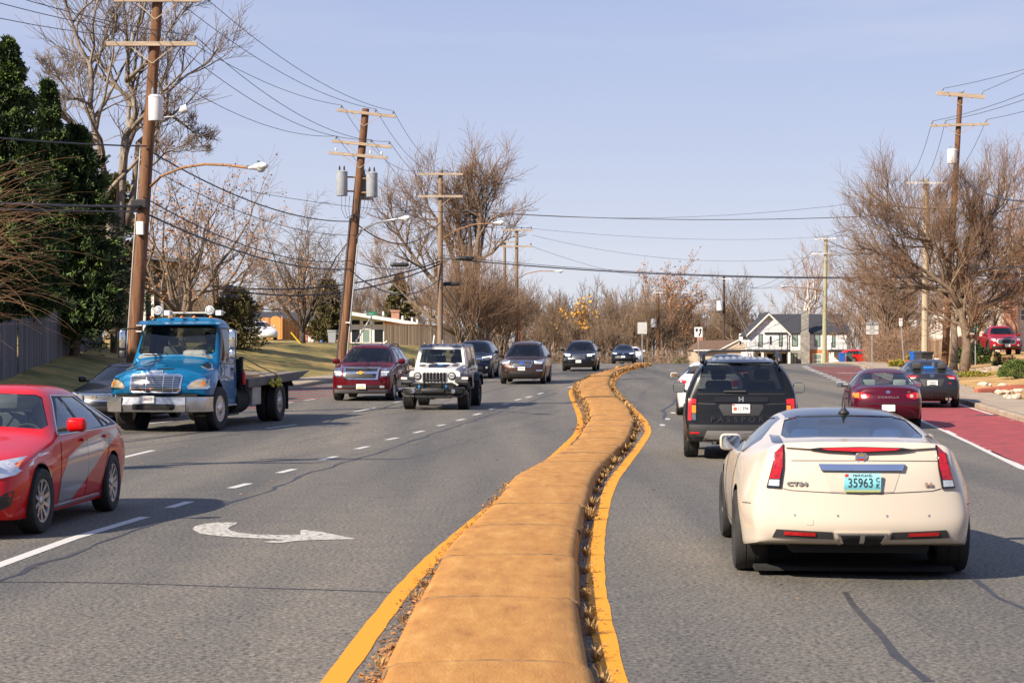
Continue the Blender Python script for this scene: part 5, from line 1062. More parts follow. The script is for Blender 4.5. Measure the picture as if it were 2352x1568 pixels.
def jeep():
 root = empty('off_road_car', (0, 0, 0), 0, 'white open-grille off-road car with black bull bar and blue tow hooks', 'car'); Wt = mat('jeep_white', (.62, .60, .58), .35, coat=.8); HT = mat('grey_hardtop', (.10, .11, .14), .4, coat=.3)
 L = 4.6; o = -2.1
 b = MB()
 def sec(y, wb, wt, zb, zt): return [(-wb, y, zb), (wb, y, zb), (wt, y, zt), (-wt, y, zt)]
 def loft(S_, m=None):
  vs = [p for s_ in S_ for p in s_]; n = 4; fs = [(0, 1, 2, 3), tuple(n * (len(S_) - 1) + k for k in range(4))[::-1]]
  for i in range(len(S_) - 1): fs += [(i * n + k, i * n + (k + 1) % n, (i + 1) * n + (k + 1) % n, (i + 1) * n + k) for k in range(n)]
  t = MB(); t.add(vs, fs, m); return t
 def bev(t, r):
  me = bpy.data.meshes.new('t'); me.from_pydata(t.v, [], t.f); bm = bmesh.new(); bm.from_mesh(me); bmesh.ops.recalc_face_normals(bm, faces=bm.faces[:]); bmesh.ops.bevel(bm, geom=bm.edges[:], offset=r, segments=3, affect='EDGES', profile=.6)
  bm.verts.index_update(); v, f = [x.co.copy() for x in bm.verts], [[q.index for q in x.verts] for x in bm.faces]; bm.free(); return v, f
 b.add(*bev(loft([sec(-1.95, .62, .60, .72, 1.13), sec(-1.70, .66, .62, .70, 1.20), sec(-.62, .74, .70, .66, 1.30), sec(-.58, .74, .70, .66, 1.30)]), .045), Wt)
 b.add(*bev(loft([sec(-.60, .80, .785, .55, 1.24), sec(2.2, .80, .785, .55, 1.24)]), .03), Wt)
 b.add(*bev(loft([sec(-.95, .755, .74, .62, 1.20), sec(-.55, .80, .78, .58, 1.25)]), .03), Wt)
 b.build('body', root, auto=35)
 g = MB(); g.prism(rrect(-.74, .70, .74, 1.13, .09, 5), -2.03, -1.93, 'y', Wt); g.build('grille_panel', root, auto=40)
 gs = MB()
 for k in range(7): x = (k - 3) * .098; gs.prism(rrect(x - .034, .80, x + .034, 1.08, .03, 3), -2.045, -2.025, 'y', M_GLOSSBLK)
 gs.build('grille_slot', root)
 for k in range(8): x = (k - 3.5) * .098; q = MB(); q.bbox(x - .010, x + .010, -2.060, -2.035, .82, 1.07, .006, M_SILVER); q.build('grille_bar', root)
 for sg in (-1, 1):
  h = MB(); h.lathe([(.112, 0), (.114, -.02), (.098, -.03), (.094, -.015), (.001, -.022)], 24, 'y', (sg * .50, -2.025, .975), M_GLOSSBLK); a = h.build('headlight', root, auto=30)
  h = MB(); h.lathe([(.088, -.02), (.075, -.034), (.001, -.04)], 20, 'y', (sg * .50, -2.025, .975), M_LENS); h.prism([(sg * .44, .985), (sg * .56, .985), (sg * .56, .975), (sg * .44, .975)], -2.072, -2.06, 'y', M_GLOSSBLK); h.build('lens', a, auto=40)
 fr = MB(); pil = [(-.73, 1.27), (.73, 1.27), (.64, 1.80), (-.64, 1.80)]; inn = [(-.645, 1.335), (.645, 1.335), (.575, 1.735), (-.575, 1.735)]
 def yz(z): return -.62 + (z - 1.25) * .42
 for (A, B, y_) in ((pil, inn, 0), ):
  vs = [(x, yz(z), z) for x, z in A] + [(x, yz(z), z) for x, z in B] + [(x, yz(z) + .06, z) for x, z in A] + [(x, yz(z) + .06, z) for x, z in B]
  f = [(i, (i + 1) % 4, 4 + (i + 1) % 4, 4 + i) for i in range(4)] + [(8 + i, 12 + i, 12 + (i + 1) % 4, 8 + (i + 1) % 4) for i in range(4)] + [(i, 8 + i, 8 + (i + 1) % 4, (i + 1) % 4) for i in range(4)] + [(4 + i, 4 + (i + 1) % 4, 12 + (i + 1) % 4, 12 + i) for i in range(4)]
  fr.add(vs, f, Wt)
 fr.build('windshield_frame', root)
 gl = MB(); gl.add([(x, yz(z) + .02, z) for x, z in inn], [(0, 1, 2, 3)], M_GLASS); gl.build('windshield', root)
 tb = MB(); tb.add([(x, yz(z) + .012, z) for x, z in rrect(-.66, 1.32, .66, 1.345, .01)], [tuple(range(20))], M_BLK); tb.build('windshield_seal', root)
 ht = MB(); ht.add(*bev(loft([sec(-.40, .655, .63, 1.795, 1.845), sec(.2, .67, .64, 1.80, 1.875), sec(2.12, .67, .64, 1.80, 1.865), sec(2.2, .67, .62, 1.80, 1.845)]), .02), HT); ht.build('hardtop', root, auto=40)
 pc = MB();
 for i in range(7): pc.bbox(-.60 + i * .19, -.60 + i * .19 + .07, -.2, 2.0, 1.872, 1.884, .004, mat('hardtop_ridge', (.22, .24, .30), .5))
 pc.build('roof_rib', root)
 for sg in (-1, 1):
  P = MB()
  for (y0, y1, z0) in ((-.56, -.36, 1.24), (.22, .32, 1.24), (1.12, 1.24, 1.24), (2.08, 2.2, 1.24)): P.add([(sg * .775, y0, z0), (sg * .775, y1, z0), (sg * .665, y1 + (.13 if y0 < -.5 else 0), 1.80), (sg * .665, y0 + (.2 if y0 < -.5 else 0), 1.80)] + [(sg * .735, y0, z0), (sg * .735, y1, z0), (sg * .625, y1 + (.13 if y0 < -.5 else 0), 1.80), (sg * .625, y0 + (.2 if y0 < -.5 else 0), 1.80)], [(0, 1, 2, 3), (4, 5, 6, 7), (0, 1, 5, 4), (1, 2, 6, 5), (2, 3, 7, 6), (3, 0, 4, 7)], Wt if y0 < 1 else HT)
  P.build('pillar', root)
  for (y0, y1) in ((-.36, .22), (.32, 1.12), (1.24, 2.08)): W_ = MB(); W_.add([(sg * .765, y0, 1.24), (sg * .765, y1, 1.24), (sg * .66, y1, 1.80), (sg * .66, y0 + (.13 if y0 < 0 else 0), 1.80)], [(0, 1, 2, 3)], M_GLASSD); W_.build('side_window', root)
  for (yc, dy) in ((-1.5, 1), (1.5, 1)):
   F_ = MB(); top = [(-.62, .80), (-.52, .98), (-.38, 1.03), (.38, 1.03), (.56, .95), (.70, .70)]
   vs = []
   for (a, z) in top: vs += [(sg * .60 if yc < 0 else sg * .78, yc + a, z), (sg * .97, yc + a * 1.0, z - .015), (sg * .97, yc + a * .97, z - .085), (sg * .70, yc + a * .95, z - .06)]
   f = []
   for i in range(len(top) - 1): f += [(4 * i + k, 4 * i + (k + 1) % 4, 4 * i + 4 + (k + 1) % 4, 4 * i + 4 + k) for k in range(4)]
   f += [(0, 1, 2, 3), tuple(4 * (len(top) - 1) + k for k in range(4))]; F_.add(vs, f, M_BLK); F_.build('fender_flare', root, auto=35)
  dl = MB(); dl.bbox(min(sg * .80, sg * .965), max(sg * .80, sg * .965), -2.11, -2.06, .885, .935, .015, M_DRL); dl.bbox(sg * .955 - .03, sg * .955 + .03, -2.09, -1.99, .88, .94, .012, M_AMB); dl.build('fender_lamp', root)
  for (y0, y1) in ((-.42, .30), (.36, 1.06)):
   d_ = MB(); d_.prism(rrect(y0, .62, y1, 1.22, .05), sg * .80, sg * .812, 'x', Wt); dd = d_.build('door', root); hh = MB(); hh.bbox(min(sg * .81, sg * .85), max(sg * .81, sg * .85), y1 - .2, y1 - .06, 1.10, 1.14, .01, M_BLK); hh.build('handle', dd)
  wheel(root, sg * .80, -1.5, .415, .30, 'five', .55, M_DALU, -.04); wheel(root, sg * .80, 1.5, .415, .30, 'five', .55, M_DALU)
  mr = MB(); mr.bbox(sg * .80 if sg > 0 else -.99, .99 if sg > 0 else -.80, -.52, -.42, 1.26, 1.47, .035, M_BLK); mr.bbox(sg * .84 - .05, sg * .84 + .05, -.49, -.45, 1.20, 1.28, .01, M_BLK); mr.build('door_mirror', root, auto=40)
 for (x, y) in ((.80, -1.5), (-.80, -1.5), (.80, 1.5), (-.80, 1.5)):
  tr = MB()
  for k in range(36):
   a = 2 * math.pi * k / 36
   for j, xo in enumerate((-.115, -.04, .04, .115)):
    aa = a + (.087 if j % 2 else 0); M_ = Matrix.Translation((x + xo, y, .415)) @ Matrix.Rotation(aa, 4, 'X'); tr.box(-.026, .026, -.022, .022, .405, .427, M_RUB, M_)
  tr.build('tread', root)
 bp = MB(); bp.add(*bev(loft([sec(-2.42, .55, .55, .47, .63), sec(-2.30, .86, .86, .46, .66), sec(-2.12, .90, .90, .47, .66)]), .03), M_BLK); bp.bbox(-.34, .34, -2.47, -2.40, .50, .62, .03, M_BLK); bp.add(*bev(loft([sec(-2.36, .50, .62, .34, .47), sec(-2.1, .50, .62, .34, .47)]), .03), M_BLK)
 for sg in (-1, 1): bp.tube([(sg * .50, -2.40, .64), (sg * .90, -2.28, .62), (sg * .93, -2.22, .50), (sg * .80, -2.26, .40), (sg * .55, -2.36, .40)], .03, 8, M_BLK)
 bumper = bp.build('bumper', root, auto=35)
 for sg in (-1, 1):
  f_ = MB(); f_.lathe([(.062, 0), (.062, -.03), (.045, -.035), (.001, -.03)], 18, 'y', (sg * .585, -2.40, .545), M_CHROME); f_.build('fog_light', root, auto=30); f_ = MB(); f_.bbox(sg * .40 - .075, sg * .40 + .075, -2.42, -2.38, .50, .60, .015, M_BLK); f_.build('fog_bezel', bumper)
 br = MB(); br.tube([(-.62, -2.34, .62), (-.60, -2.36, .74), (-.55, -2.38, .77), (.55, -2.38, .77), (.60, -2.36, .74), (.62, -2.34, .62)], .026, 8, M_BLK); br.tube([(-.27, -2.38, .63), (-.26, -2.40, .83), (-.20, -2.41, .865), (.20, -2.41, .865), (.26, -2.40, .83), (.27, -2.38, .63)], .026, 8, M_BLK); br.build('bull_bar', root, smooth=True)
 hb = mat('blue_tow_hook', (.01, .30, .75), .4)
 for sg in (-1, 1): q = MB(); q.bbox(sg * .39 - .02, sg * .39 + .02, -2.48, -2.36, .64, .72, .012, hb); q.build('tow_hook', root)
 cr = MB(); cr.bbox(-.46, .46, -2.07, -2.03, .735, .785, .02, M_SILVER); cr.build('skid_bar', root)
 dc = MB(); dc.add([(-.26, -1.55, 1.232), (.26, -1.55, 1.232), (.31, -.85, 1.296), (-.31, -.85, 1.296)], [(0, 1, 2, 3)], mat('bonnet_decal', (.01, .015, .04), .5)); d0 = dc.build('bonnet_decal', root)
 dz = MB(); dz.add([(-.02, -1.25, 1.262), (.06, -1.25, 1.262), (.14, -1.0, 1.286), (.02, -1.0, 1.286)], [(0, 1, 2, 3)], hb); dz.build('blue_decal', d0)
 for sg in (-1, 1): v = MB(); v.add([(sg * .40, -1.25, 1.262), (sg * .58, -1.25, 1.258), (sg * .58, -.95, 1.284), (sg * .40, -.95, 1.288)], [(0, 1, 2, 3)], M_BLK); v.build('bonnet_vent', root)
 tm = text_mesh('lettering', 'RUBICON', .085, mat('blue_grey_lettering', (.05, .10, .30), .5), root, Matrix.Translation((.755, -1.0, 1.14)) @ Matrix.Rotation(R(90), 4, 'Z') @ FRONT, .003, .001, 1.2)
 wp = MB(); wp.tube([(-.1, yz(1.31) - .03, 1.31), (-.55, yz(1.36) - .02, 1.36)], .012, 5, M_BLK); wp.tube([(.58, yz(1.30) - .03, 1.30), (.15, yz(1.37) - .02, 1.37)], .012, 5, M_BLK); wp.build('wiper', root)
 ub = MB(); ub.box(-.42, .42, -2.0, 2.1, .50, .66, M_DARK); ub.box(-.66, .66, -1.56, -1.44, .36, .48, M_DARK); ub.box(-.66, .66, 1.44, 1.56, .36, .48, M_DARK); ub.box(-.60, .60, -2.1, -1.9, .62, .74, M_DARK); ub.ell((-.12, -1.5, .42), (.15, .14, .14), M_DARK, 8); ub.build('underbody', root)
 fl = MB(); fl.box(-.74, .74, -.5, 2.1, .75, .78, M_DARK); fl.bbox(-.72, .72, -.5, -.22, 1.0, 1.26, .05, M_INT); fl.build('cabin_floor', root)
 for y in (.42, 1.35):
  for x in (-.37, .37): s = MB(); seat(s, x, y, .92, M_INT); s.build('seat', root, auto=40)
 sw = MB(); sw.tube([Vector((.37, -.06, 1.24)) + Vector((math.cos(a) * .18, math.sin(a) * .06, math.sin(a) * .17)) for a in [2 * math.pi * k / 16 for k in range(17)]], .015, 6, M_INT, cap=False); sw.build('steering_wheel', root)
 im = MB(); im.bbox(-.12, .12, -.32, -.28, 1.64, 1.70, .012, M_INT); im.build('interior_mirror', root)
 put(root, 0, -1.5, -2.19, 56.0, R(-5.2)); seat_person(root, .37, .36, .88, 'driver of the white off-road car with one hand on the wheel', mat('dark_jacket', (.02, .02, .025), .8)); return root
def frontcar(kind, label, L, W, H, pm, X, Y, head, det, pl=None, hoodz=1.0, lv=2, rails=False, mirr=None, wheelm=M_ALU, driver=None, name=None, **kw):
 """an oncoming car; det(c, root) dresses its nose"""
 o = -L / 2
 if kind == 'sedan':
  c = sedan(L, W, H, lv=lv, **kw); ws = [(0, H - .11), (.46, H - .13), (.68, 1.05), (.64, 1.03), (-.64, 1.03), (-.68, 1.05), (-.46, H - .13)]; sd, dlo = sidewins(L, 0, .965, H - .14, 1.74, 2.55, 3.35, 3.95, lean=.46); ya, yb, r, ra = o + .95, o + .95 + L * .575, .325, .37; belt, zs = .97, .5
 else:
  c = suv(L, W, H, lv=lv, hoodz=hoodz, **kw); k = W / 2; ws = [(0, H - .15), (k * .56, H - .17), (k * .62, H - .20), (k * .82, hoodz + .11), (k * .78, hoodz + .085), (-k * .78, hoodz + .085), (-k * .82, hoodz + .11), (-k * .62, H - .20), (-k * .56, H - .17)]; a = L / 4.9
  sd, dlo = sidewins(L, 0, hoodz + .07, H - .17, 1.62 * a, 2.55 * a, 3.45 * a, 4.5 * a, lean=.42, tail=.15); ya, yb, r, ra = o + .93, o + .93 + L * .575, .37, .43; belt, zs = hoodz + .03, .66
 w = [(ya, W / 2 - .12, r, .22, 'split', wheelm, -.02), (yb, W / 2 - .12, r, .22, 'split', wheelm, 0)]
 root, body = carbase(name or kind, label, 'car', c, pm, w, [(ya, ra), (yb, ra)], ws=(ws, -1.6, .2, M_GLASSC), sides=sd, dlo=dlo, glass_side=M_GLASSD if kind != 'sedan' else M_GLASS, floor=(.22, .15))
 interior(root, W, o + 1.45, o + 4.1, belt, M_INT, 2, zs=zs); det(c, root)
 mirror(root, W / 2 - .02, o + 1.78, belt + .0, mirr or pm, .19, .15, .11)
 if rails: roofrails(c, root, W, W / 2 * .66, o + 2.0, o + 4.3, .07)
 if pl: plate(c, root, 0, pl[1], 'F', pl[0], size=.07, sx=.8)
 put(root, 0, o, X, Y, head)
 if driver: seat_person(root, .38, o + 2.55, zs - .06, *driver)
 return root
def fronts():
 def accord(c, r):
  c.panel('grille_surround', [(-.46, .74), (.46, .74), (.40, .54), (-.40, .54)], M_CHROME, r, th=.016); c.panel('grille', [(-.41, .705), (.41, .705), (.36, .57), (-.36, .57)], M_BLK, r, th=.022)
  for z in (.68, .65, .62, .59): c.panel('grille_bar', [(-.38, z), (.38, z), (.38, z - .008), (-.38, z - .008)], M_SILVER, r, th=.026)
  c.text('badge', 'H', .15, M_CHROME, r, 0, .635, 'F', .034, 1.2, .006, .006); c.panel('headlight', [(.50, .72), (.80, .80), (.86, .76), (.80, .60), (.52, .56)], M_LENS, r, th=.01, mirror=True)
  c.panel('lower_intake', [(-.55, .42), (.55, .42), (.50, .30), (-.50, .30)], M_BLK, r, th=.006); c.panel('fog_light', ellp(.68, .36, .05, .035, 12), M_LENS, r, th=.01, mirror=True); c.panel('parking_tag', rrect(-.05, 1.20, .06, 1.35, .01), mat('green_tag', (.02, .32, .16), .5), r, th=-.02, sink=.03)
 frontcar('sedan', 'dark slate sedan half hidden between the red taxi and the blue truck', 4.85, 1.85, 1.47, P_ACC, -10.35, 47.4, R(-9), accord, None, driver=None, noseh=.04)
 def pilot(c, r):
  c.panel('grille', [(-.52, .98), (.52, .98), (.46, .74), (-.46, .74)], M_BLK, r, th=.012); c.panel('grille_bar', [(-.54, .97), (.54, .97), (.54, .90), (-.54, .90)], M_CHROME, r, th=.02); c.panel('headlight', [(.52, 1.0), (.94, 1.06), (.95, .98), (.86, .86), (.55, .86)], M_LENSD, r, th=.012, mirror=True)
  c.panel('running_light', [(.54, 1.0), (.93, 1.055), (.94, 1.02), (.93, .96), (.90, .96), (.90, 1.02), (.54, .965)], M_DRL, r, th=.020, mirror=True); c.panel('fog_light', ellp(.76, .52, .05, .05, 12), M_LENS, r, th=.012, mirror=True); c.panel('lower_intake', [(-.6, .58), (.6, .58), (.6, .42), (-.6, .42)], M_BLK, r, th=.008)
 frontcar('suv', 'navy SUV following behind the white off-roader', 4.95, 2.0, 1.79, P_NAVY, -1.95, 89.0, R(-5), pilot, None, hoodz=1.12, name='suv')
 def ascent(c, r):
  c.panel('grille_surround', [(-.40, 1.0), (.40, 1.0), (.46, .90), (.38, .72), (-.38, .72), (-.46, .90)], M_CHROME, r, th=.014); c.panel('grille', [(-.37, .975), (.37, .975), (.425, .89), (.35, .745), (-.35, .745), (-.425, .89)], M_BLK, r, th=.022)
  for z in (.93, .87, .81): c.panel('grille_bar', [(-.36, z), (.36, z), (.36, z - .012), (-.36, z - .012)], M_SILVER, r, th=.027)
  c.panel('badge', ellp(0, .89, .09, .05, 16), mat('blue_badge', (.03, .08, .45), .3), r, th=.034); c.panel('headlight', [(.50, .98), (.86, 1.03), (.90, .98), (.84, .85), (.56, .86)], M_LENS, r, th=.012, mirror=True); c.panel('running_light', [(.52, .975), (.62, .93), (.56, .875), (.54, .885), (.59, .93), (.51, .96)], M_DRL, r, th=.018, mirror=True)
  c.panel('fog_bezel', [(.60, .60), (.88, .60), (.86, .56), (.62, .56)], M_CHROME, r, th=.01, mirror=True); c.panel('lower_intake', [(-.52, .54), (.52, .54), (.46, .42), (-.46, .42)], M_BLK, r, th=.008); c.panel('bumper_cladding', [(-.88, .42), (.88, .42), (.84, .30), (-.84, .30)], M_BLK, r, th=.012); wipers(c, r, [((-.05, 1.20), (-.6, 1.215)), ((.6, 1.20), (.05, 1.215))])
 frontcar('suv', 'bronze brown SUV with hexagonal grille and blue badge', 5.0, 1.93, 1.80, P_BROWN, .40, 80.6, R(-5.4), ascent, ('3EW7878', .66), hoodz=1.07, rails=True, mirr=P_BROWN, driver=('driver of the bronze brown SUV in a black hood', mat('black_hoodie', (.02, .02, .02), .9)), lv=3)
 def tucson(c, r):
  c.panel('grille', [(-.78, .93), (.78, .93), (.70, .72), (.40, .60), (-.40, .60), (-.70, .72)], M_GLOSSBLK, r, th=.010)
  for z in (.89, .83, .77, .71): c.panel('grille_bar', [(-.38, z), (.38, z), (.36, z - .02), (-.36, z - .02)], M_SILVER, r, th=.016)
  c.panel('running_light', [(.44, .92), (.84, .95), (.84, .92), (.46, .88)], M_DRL, r, th=.018, mirror=True); c.panel('running_light', [(.46, .85), (.72, .87), (.70, .83), (.47, .81)], M_DRL, r, th=.018, mirror=True); c.panel('headlight', [(.66, .70), (.82, .73), (.84, .58), (.70, .56)], M_LENSD, r, th=.012, mirror=True)
  c.panel('bumper_cladding', [(-.80, .42), (.80, .42), (.75, .30), (-.75, .30)], M_BLK, r, th=.012)
 frontcar('suv', 'black compact SUV with split running lights in the lane by the island', 4.6, 1.865, 1.67, P_BLACK, 3.60, 103.8, R(-6), tucson, ('3GF1234', .545), hoodz=1.03, rails=True, driver=('driver of the black compact SUV in a pale top', mat('pale_top', (.45, .42, .38), .9)))
 def yaris(c, r):
  c.panel('grille', [(-.56, .56), (.56, .56), (.66, .34), (-.66, .34)], M_BLK, r, th=.010); c.panel('headlight', [(.42, .76), (.80, .84), (.84, .76), (.60, .68)], M_LENS, r, th=.012, mirror=True); c.panel('running_light', [(.44, .755), (.78, .80), (.78, .78), (.45, .73)], M_DRL, r, th=.016, mirror=True); c.panel('badge', ellp(0, .72, .07, .045, 14), M_CHROME, r, th=.014)
 frontcar('sedan', 'small dark blue car coming over the crest of the road', 4.4, 1.78, 1.435, P_NAVY, 8.2, 141.5, R(-5), yaris, ('', .50), name='hatchback')
 frontcar('sedan', 'white sedan just behind the small blue car on the crest', 4.7, 1.82, 1.42, P_WHITE, 9.25, 149.5, R(-6), yaris, None, name='sedan')
 def rear(c, r):
  for sg in (-1, 1):
   a = c.panel('tail_light', [(sg * .40, .92), (sg * .78, .98), (sg * .86, .94), (sg * .84, .84), (sg * .62, .80), (sg * .42, .86)], M_REDL, r, 'R', th=.012); b_ = c.panel('reversing_lens', [(sg * .46, .885), (sg * .62, .89), (sg * .60, .84), (sg * .48, .85)], M_LENS, r, 'R', th=.018); b_.parent = a
 L, W, H = 4.8, 1.83, 1.45
 for (lb, pm, X, Y, hd) in (('white sedan mostly hidden behind the black boxy SUV', P_WHITE, 5.38, 50.9, PI - R(6)), ('dark blue car seen over the roof of the black boxy SUV', P_NAVY, 7.25, 63.5, PI - R(8))):
  c = sedan(L, W, H if pm is P_WHITE else 1.50, lv=2, kr=.22); o = -L / 2; sd, dlo = sidewins(L, 0, .965, 1.325, 1.76, 2.6, 3.4, 4.0, lean=.46); w = [(o + .96, .80, .33, .21, 'five', M_ALU, 0), (o + .96 + 2.78, .80, .33, .21, 'five', M_ALU, 0)]
  r, b_ = carbase('sedan', lb, 'car', c, pm, w, [(o + .96, .375), (o + 3.74, .375)], ws=([(0, 1.34), (.46, 1.32), (.70, 1.04), (-.70, 1.04), (-.46, 1.32)], -1.3, .2, M_GLASSC), rw=([(0, 1.35), (.45, 1.335), (.66, 1.12), (-.66, 1.12), (-.45, 1.335)], .7, 2.2), sides=sd, dlo=dlo, glass_rear=M_GLASSD)
  interior(r, W, o + 1.45, o + 4.1, .97, M_INT, 2); rear(c, r); mirror(r, .905, o + 1.8, .97, pm, .20, .14, .11); put(r, 0, o + 3.74, X, Y + 1.2, hd)
 def none(c, r): c.panel('headlight', [(.50, .72), (.80, .78), (.84, .74), (.78, .62), (.52, .60)], M_LENS, r, th=.01, mirror=True)
 r = frontcar('sedan', 'silver white car parked by the house behind the round evergreen bush', 4.6, 1.8, 1.47, P_WHITE, 0, 0, 0, none, None); put(r, 0, 0, XD(596, 150), 150.5, R(25))
 L, W, H = 4.55, 1.80, 1.48; c = suv(L, W, H, hoodz=.90, g=-.06, lv=2); o = -L / 2; sd, dlo = sidewins(L, 0, .95, 1.33, 1.55, 2.4, 3.25, 4.25, lean=.42, tail=.2); w = [(o + .9, .78, .33, .22, 'five', M_ALU, 0), (o + .9 + 2.63, .78, .33, .22, 'five', M_ALU, 0)]
 r, b_ = carbase('estate_car', 'bright red estate car parked side-on past the crest by the bins', 'car', c, P_RED2, w, [(o + .9, .38), (o + 3.53, .38)], sides=sd, dlo=dlo, glass_side=M_GLASS); interior(r, W, o + 1.4, o + 4.0, .92, M_INT, 2)
 c.panel('tail_light', [(.62, .92), (.84, .95), (.86, .80), (.64, .78)], M_REDL, r, 'R', th=.02, mirror=True); put(r, 0, 0, XD(1930, 205) + 2.3, 205, R(100)); r.location.z = CAMH - (834 - HOR) / FOC * 205 + .0
 L, W, H = 5.4, 1.91, 1.79; h = W / 2
 st = [(0, .98, .95, h * .66, .84, h * .80, .66, h * .86, .42, h * .80), (.10, 1.07, 1.04, h * .76, .92, h * .92, .68, h * .96, .40, h * .90), (.5, 1.13, 1.09, h * .82, 1.0, h * .95, .7, h * 1.0, .38, h * .94), (1.2, 1.17, 1.13, h * .83, 1.05, h * .95, .72, h * 1.0, .38, h * .94),
          (1.42, 1.22, 1.18, h * .82, 1.08, h * .95, .72, h, .38, h * .94), (2.0, H - .07, H - .12, h * .68, 1.12, h * .95, .74, h, .38, h * .94), (2.3, H, H - .05, h * .67, 1.13, h * .95, .74, h, .38, h * .94), (3.2, H - .01, H - .06, h * .67, 1.14, h * .95, .74, h, .38, h * .94), (3.42, H - .08, H - .13, h * .68, 1.14, h * .95, .74, h, .38, h * .94),
          (3.56, 1.20, 1.18, h * .90, 1.13, h * .96, .76, h, .38, h * .94), (3.62, 1.16, 1.16, h * .91, 1.12, h * .96, .76, h, .38, h * .94), (5.2, 1.16, 1.16, h * .91, 1.12, h * .96, .76, h, .42, h * .93), (5.4, 1.14, 1.13, h * .88, 1.08, h * .92, .74, h * .95, .46, h * .88)]
 c = Cage('pickup', L, W, st, kf=.2, kr=.03, fb=.05, rb=.02, frow=(.05, .02, 0, 0, .03), crease=(4, 9), lv=2, kd=.5); o = -L / 2; k = h
 w = [(o + .95, .82, .40, .26, 'five', M_DALU, -.1), (o + .95 + 3.24, .82, .40, .26, 'five', M_DALU, 0)]; sd, dlo = sidewins(L, 0, 1.16, 1.64, 1.72, 2.5, 3.3, 3.34, lean=.42, tail=.05); sd = sd[:2]
 r, b_ = carbase('pickup_truck', 'red pickup truck parked on the raised lot behind the clipped bush', 'pickup truck', c, P_PICK, w, [(o + .95, .49), (o + 4.19, .49)], ws=([(0, 1.66), (.56, 1.64), (.74, 1.26), (-.74, 1.26), (-.56, 1.64)], -1.4, .1, M_GLASSC), sides=sd, dlo=None, floor=(.4, .2))
 interior(r, W, o + 1.5, o + 3.3, 1.14, M_INT, 2, zs=.78); c.panel('grille', [(-.50, 1.0), (.50, 1.0), (.58, .84), (.46, .68), (-.46, .68), (-.58, .84)], M_SILVER, r, th=.014); c.panel('grille_mesh', [(-.45, .96), (.45, .96), (.52, .84), (.42, .72), (-.42, .72), (-.52, .84)], M_BLK, r, th=.022)
 c.panel('headlight', [(.60, 1.0), (.90, 1.04), (.92, .93), (.66, .88)], M_LENS, r, th=.012, mirror=True); c.panel('bumper_cladding', [(-.85, .58), (.85, .58), (.80, .44), (-.80, .44)], M_BLK, r, th=.03); c.panel('fog_light', ellp(.70, .62, .06, .06, 12), M_LENS, r, th=.04, mirror=True)
 for yy in (o + .95, o + 4.19):
  for f_ in '+-': c.panel('fender_flare', [(yy + .60 * math.cos(R(a)), .42 + .58 * math.sin(R(a))) for a in range(5, 176, 10)] + [(yy + .49 * math.cos(R(a)), .42 + .49 * math.sin(R(a))) for a in range(175, 4, -10)], P_PICK if 0 else M_BLK, r, f_, th=.04, step=.5)
 plate(c, r, .05, .60, 'F', '', off=.05); mirror(r, h - .02, o + 1.85, 1.16, P_PICK, .20, .17, .1); put(r, 0, o, XD(2312, 113), 113, R(-5))
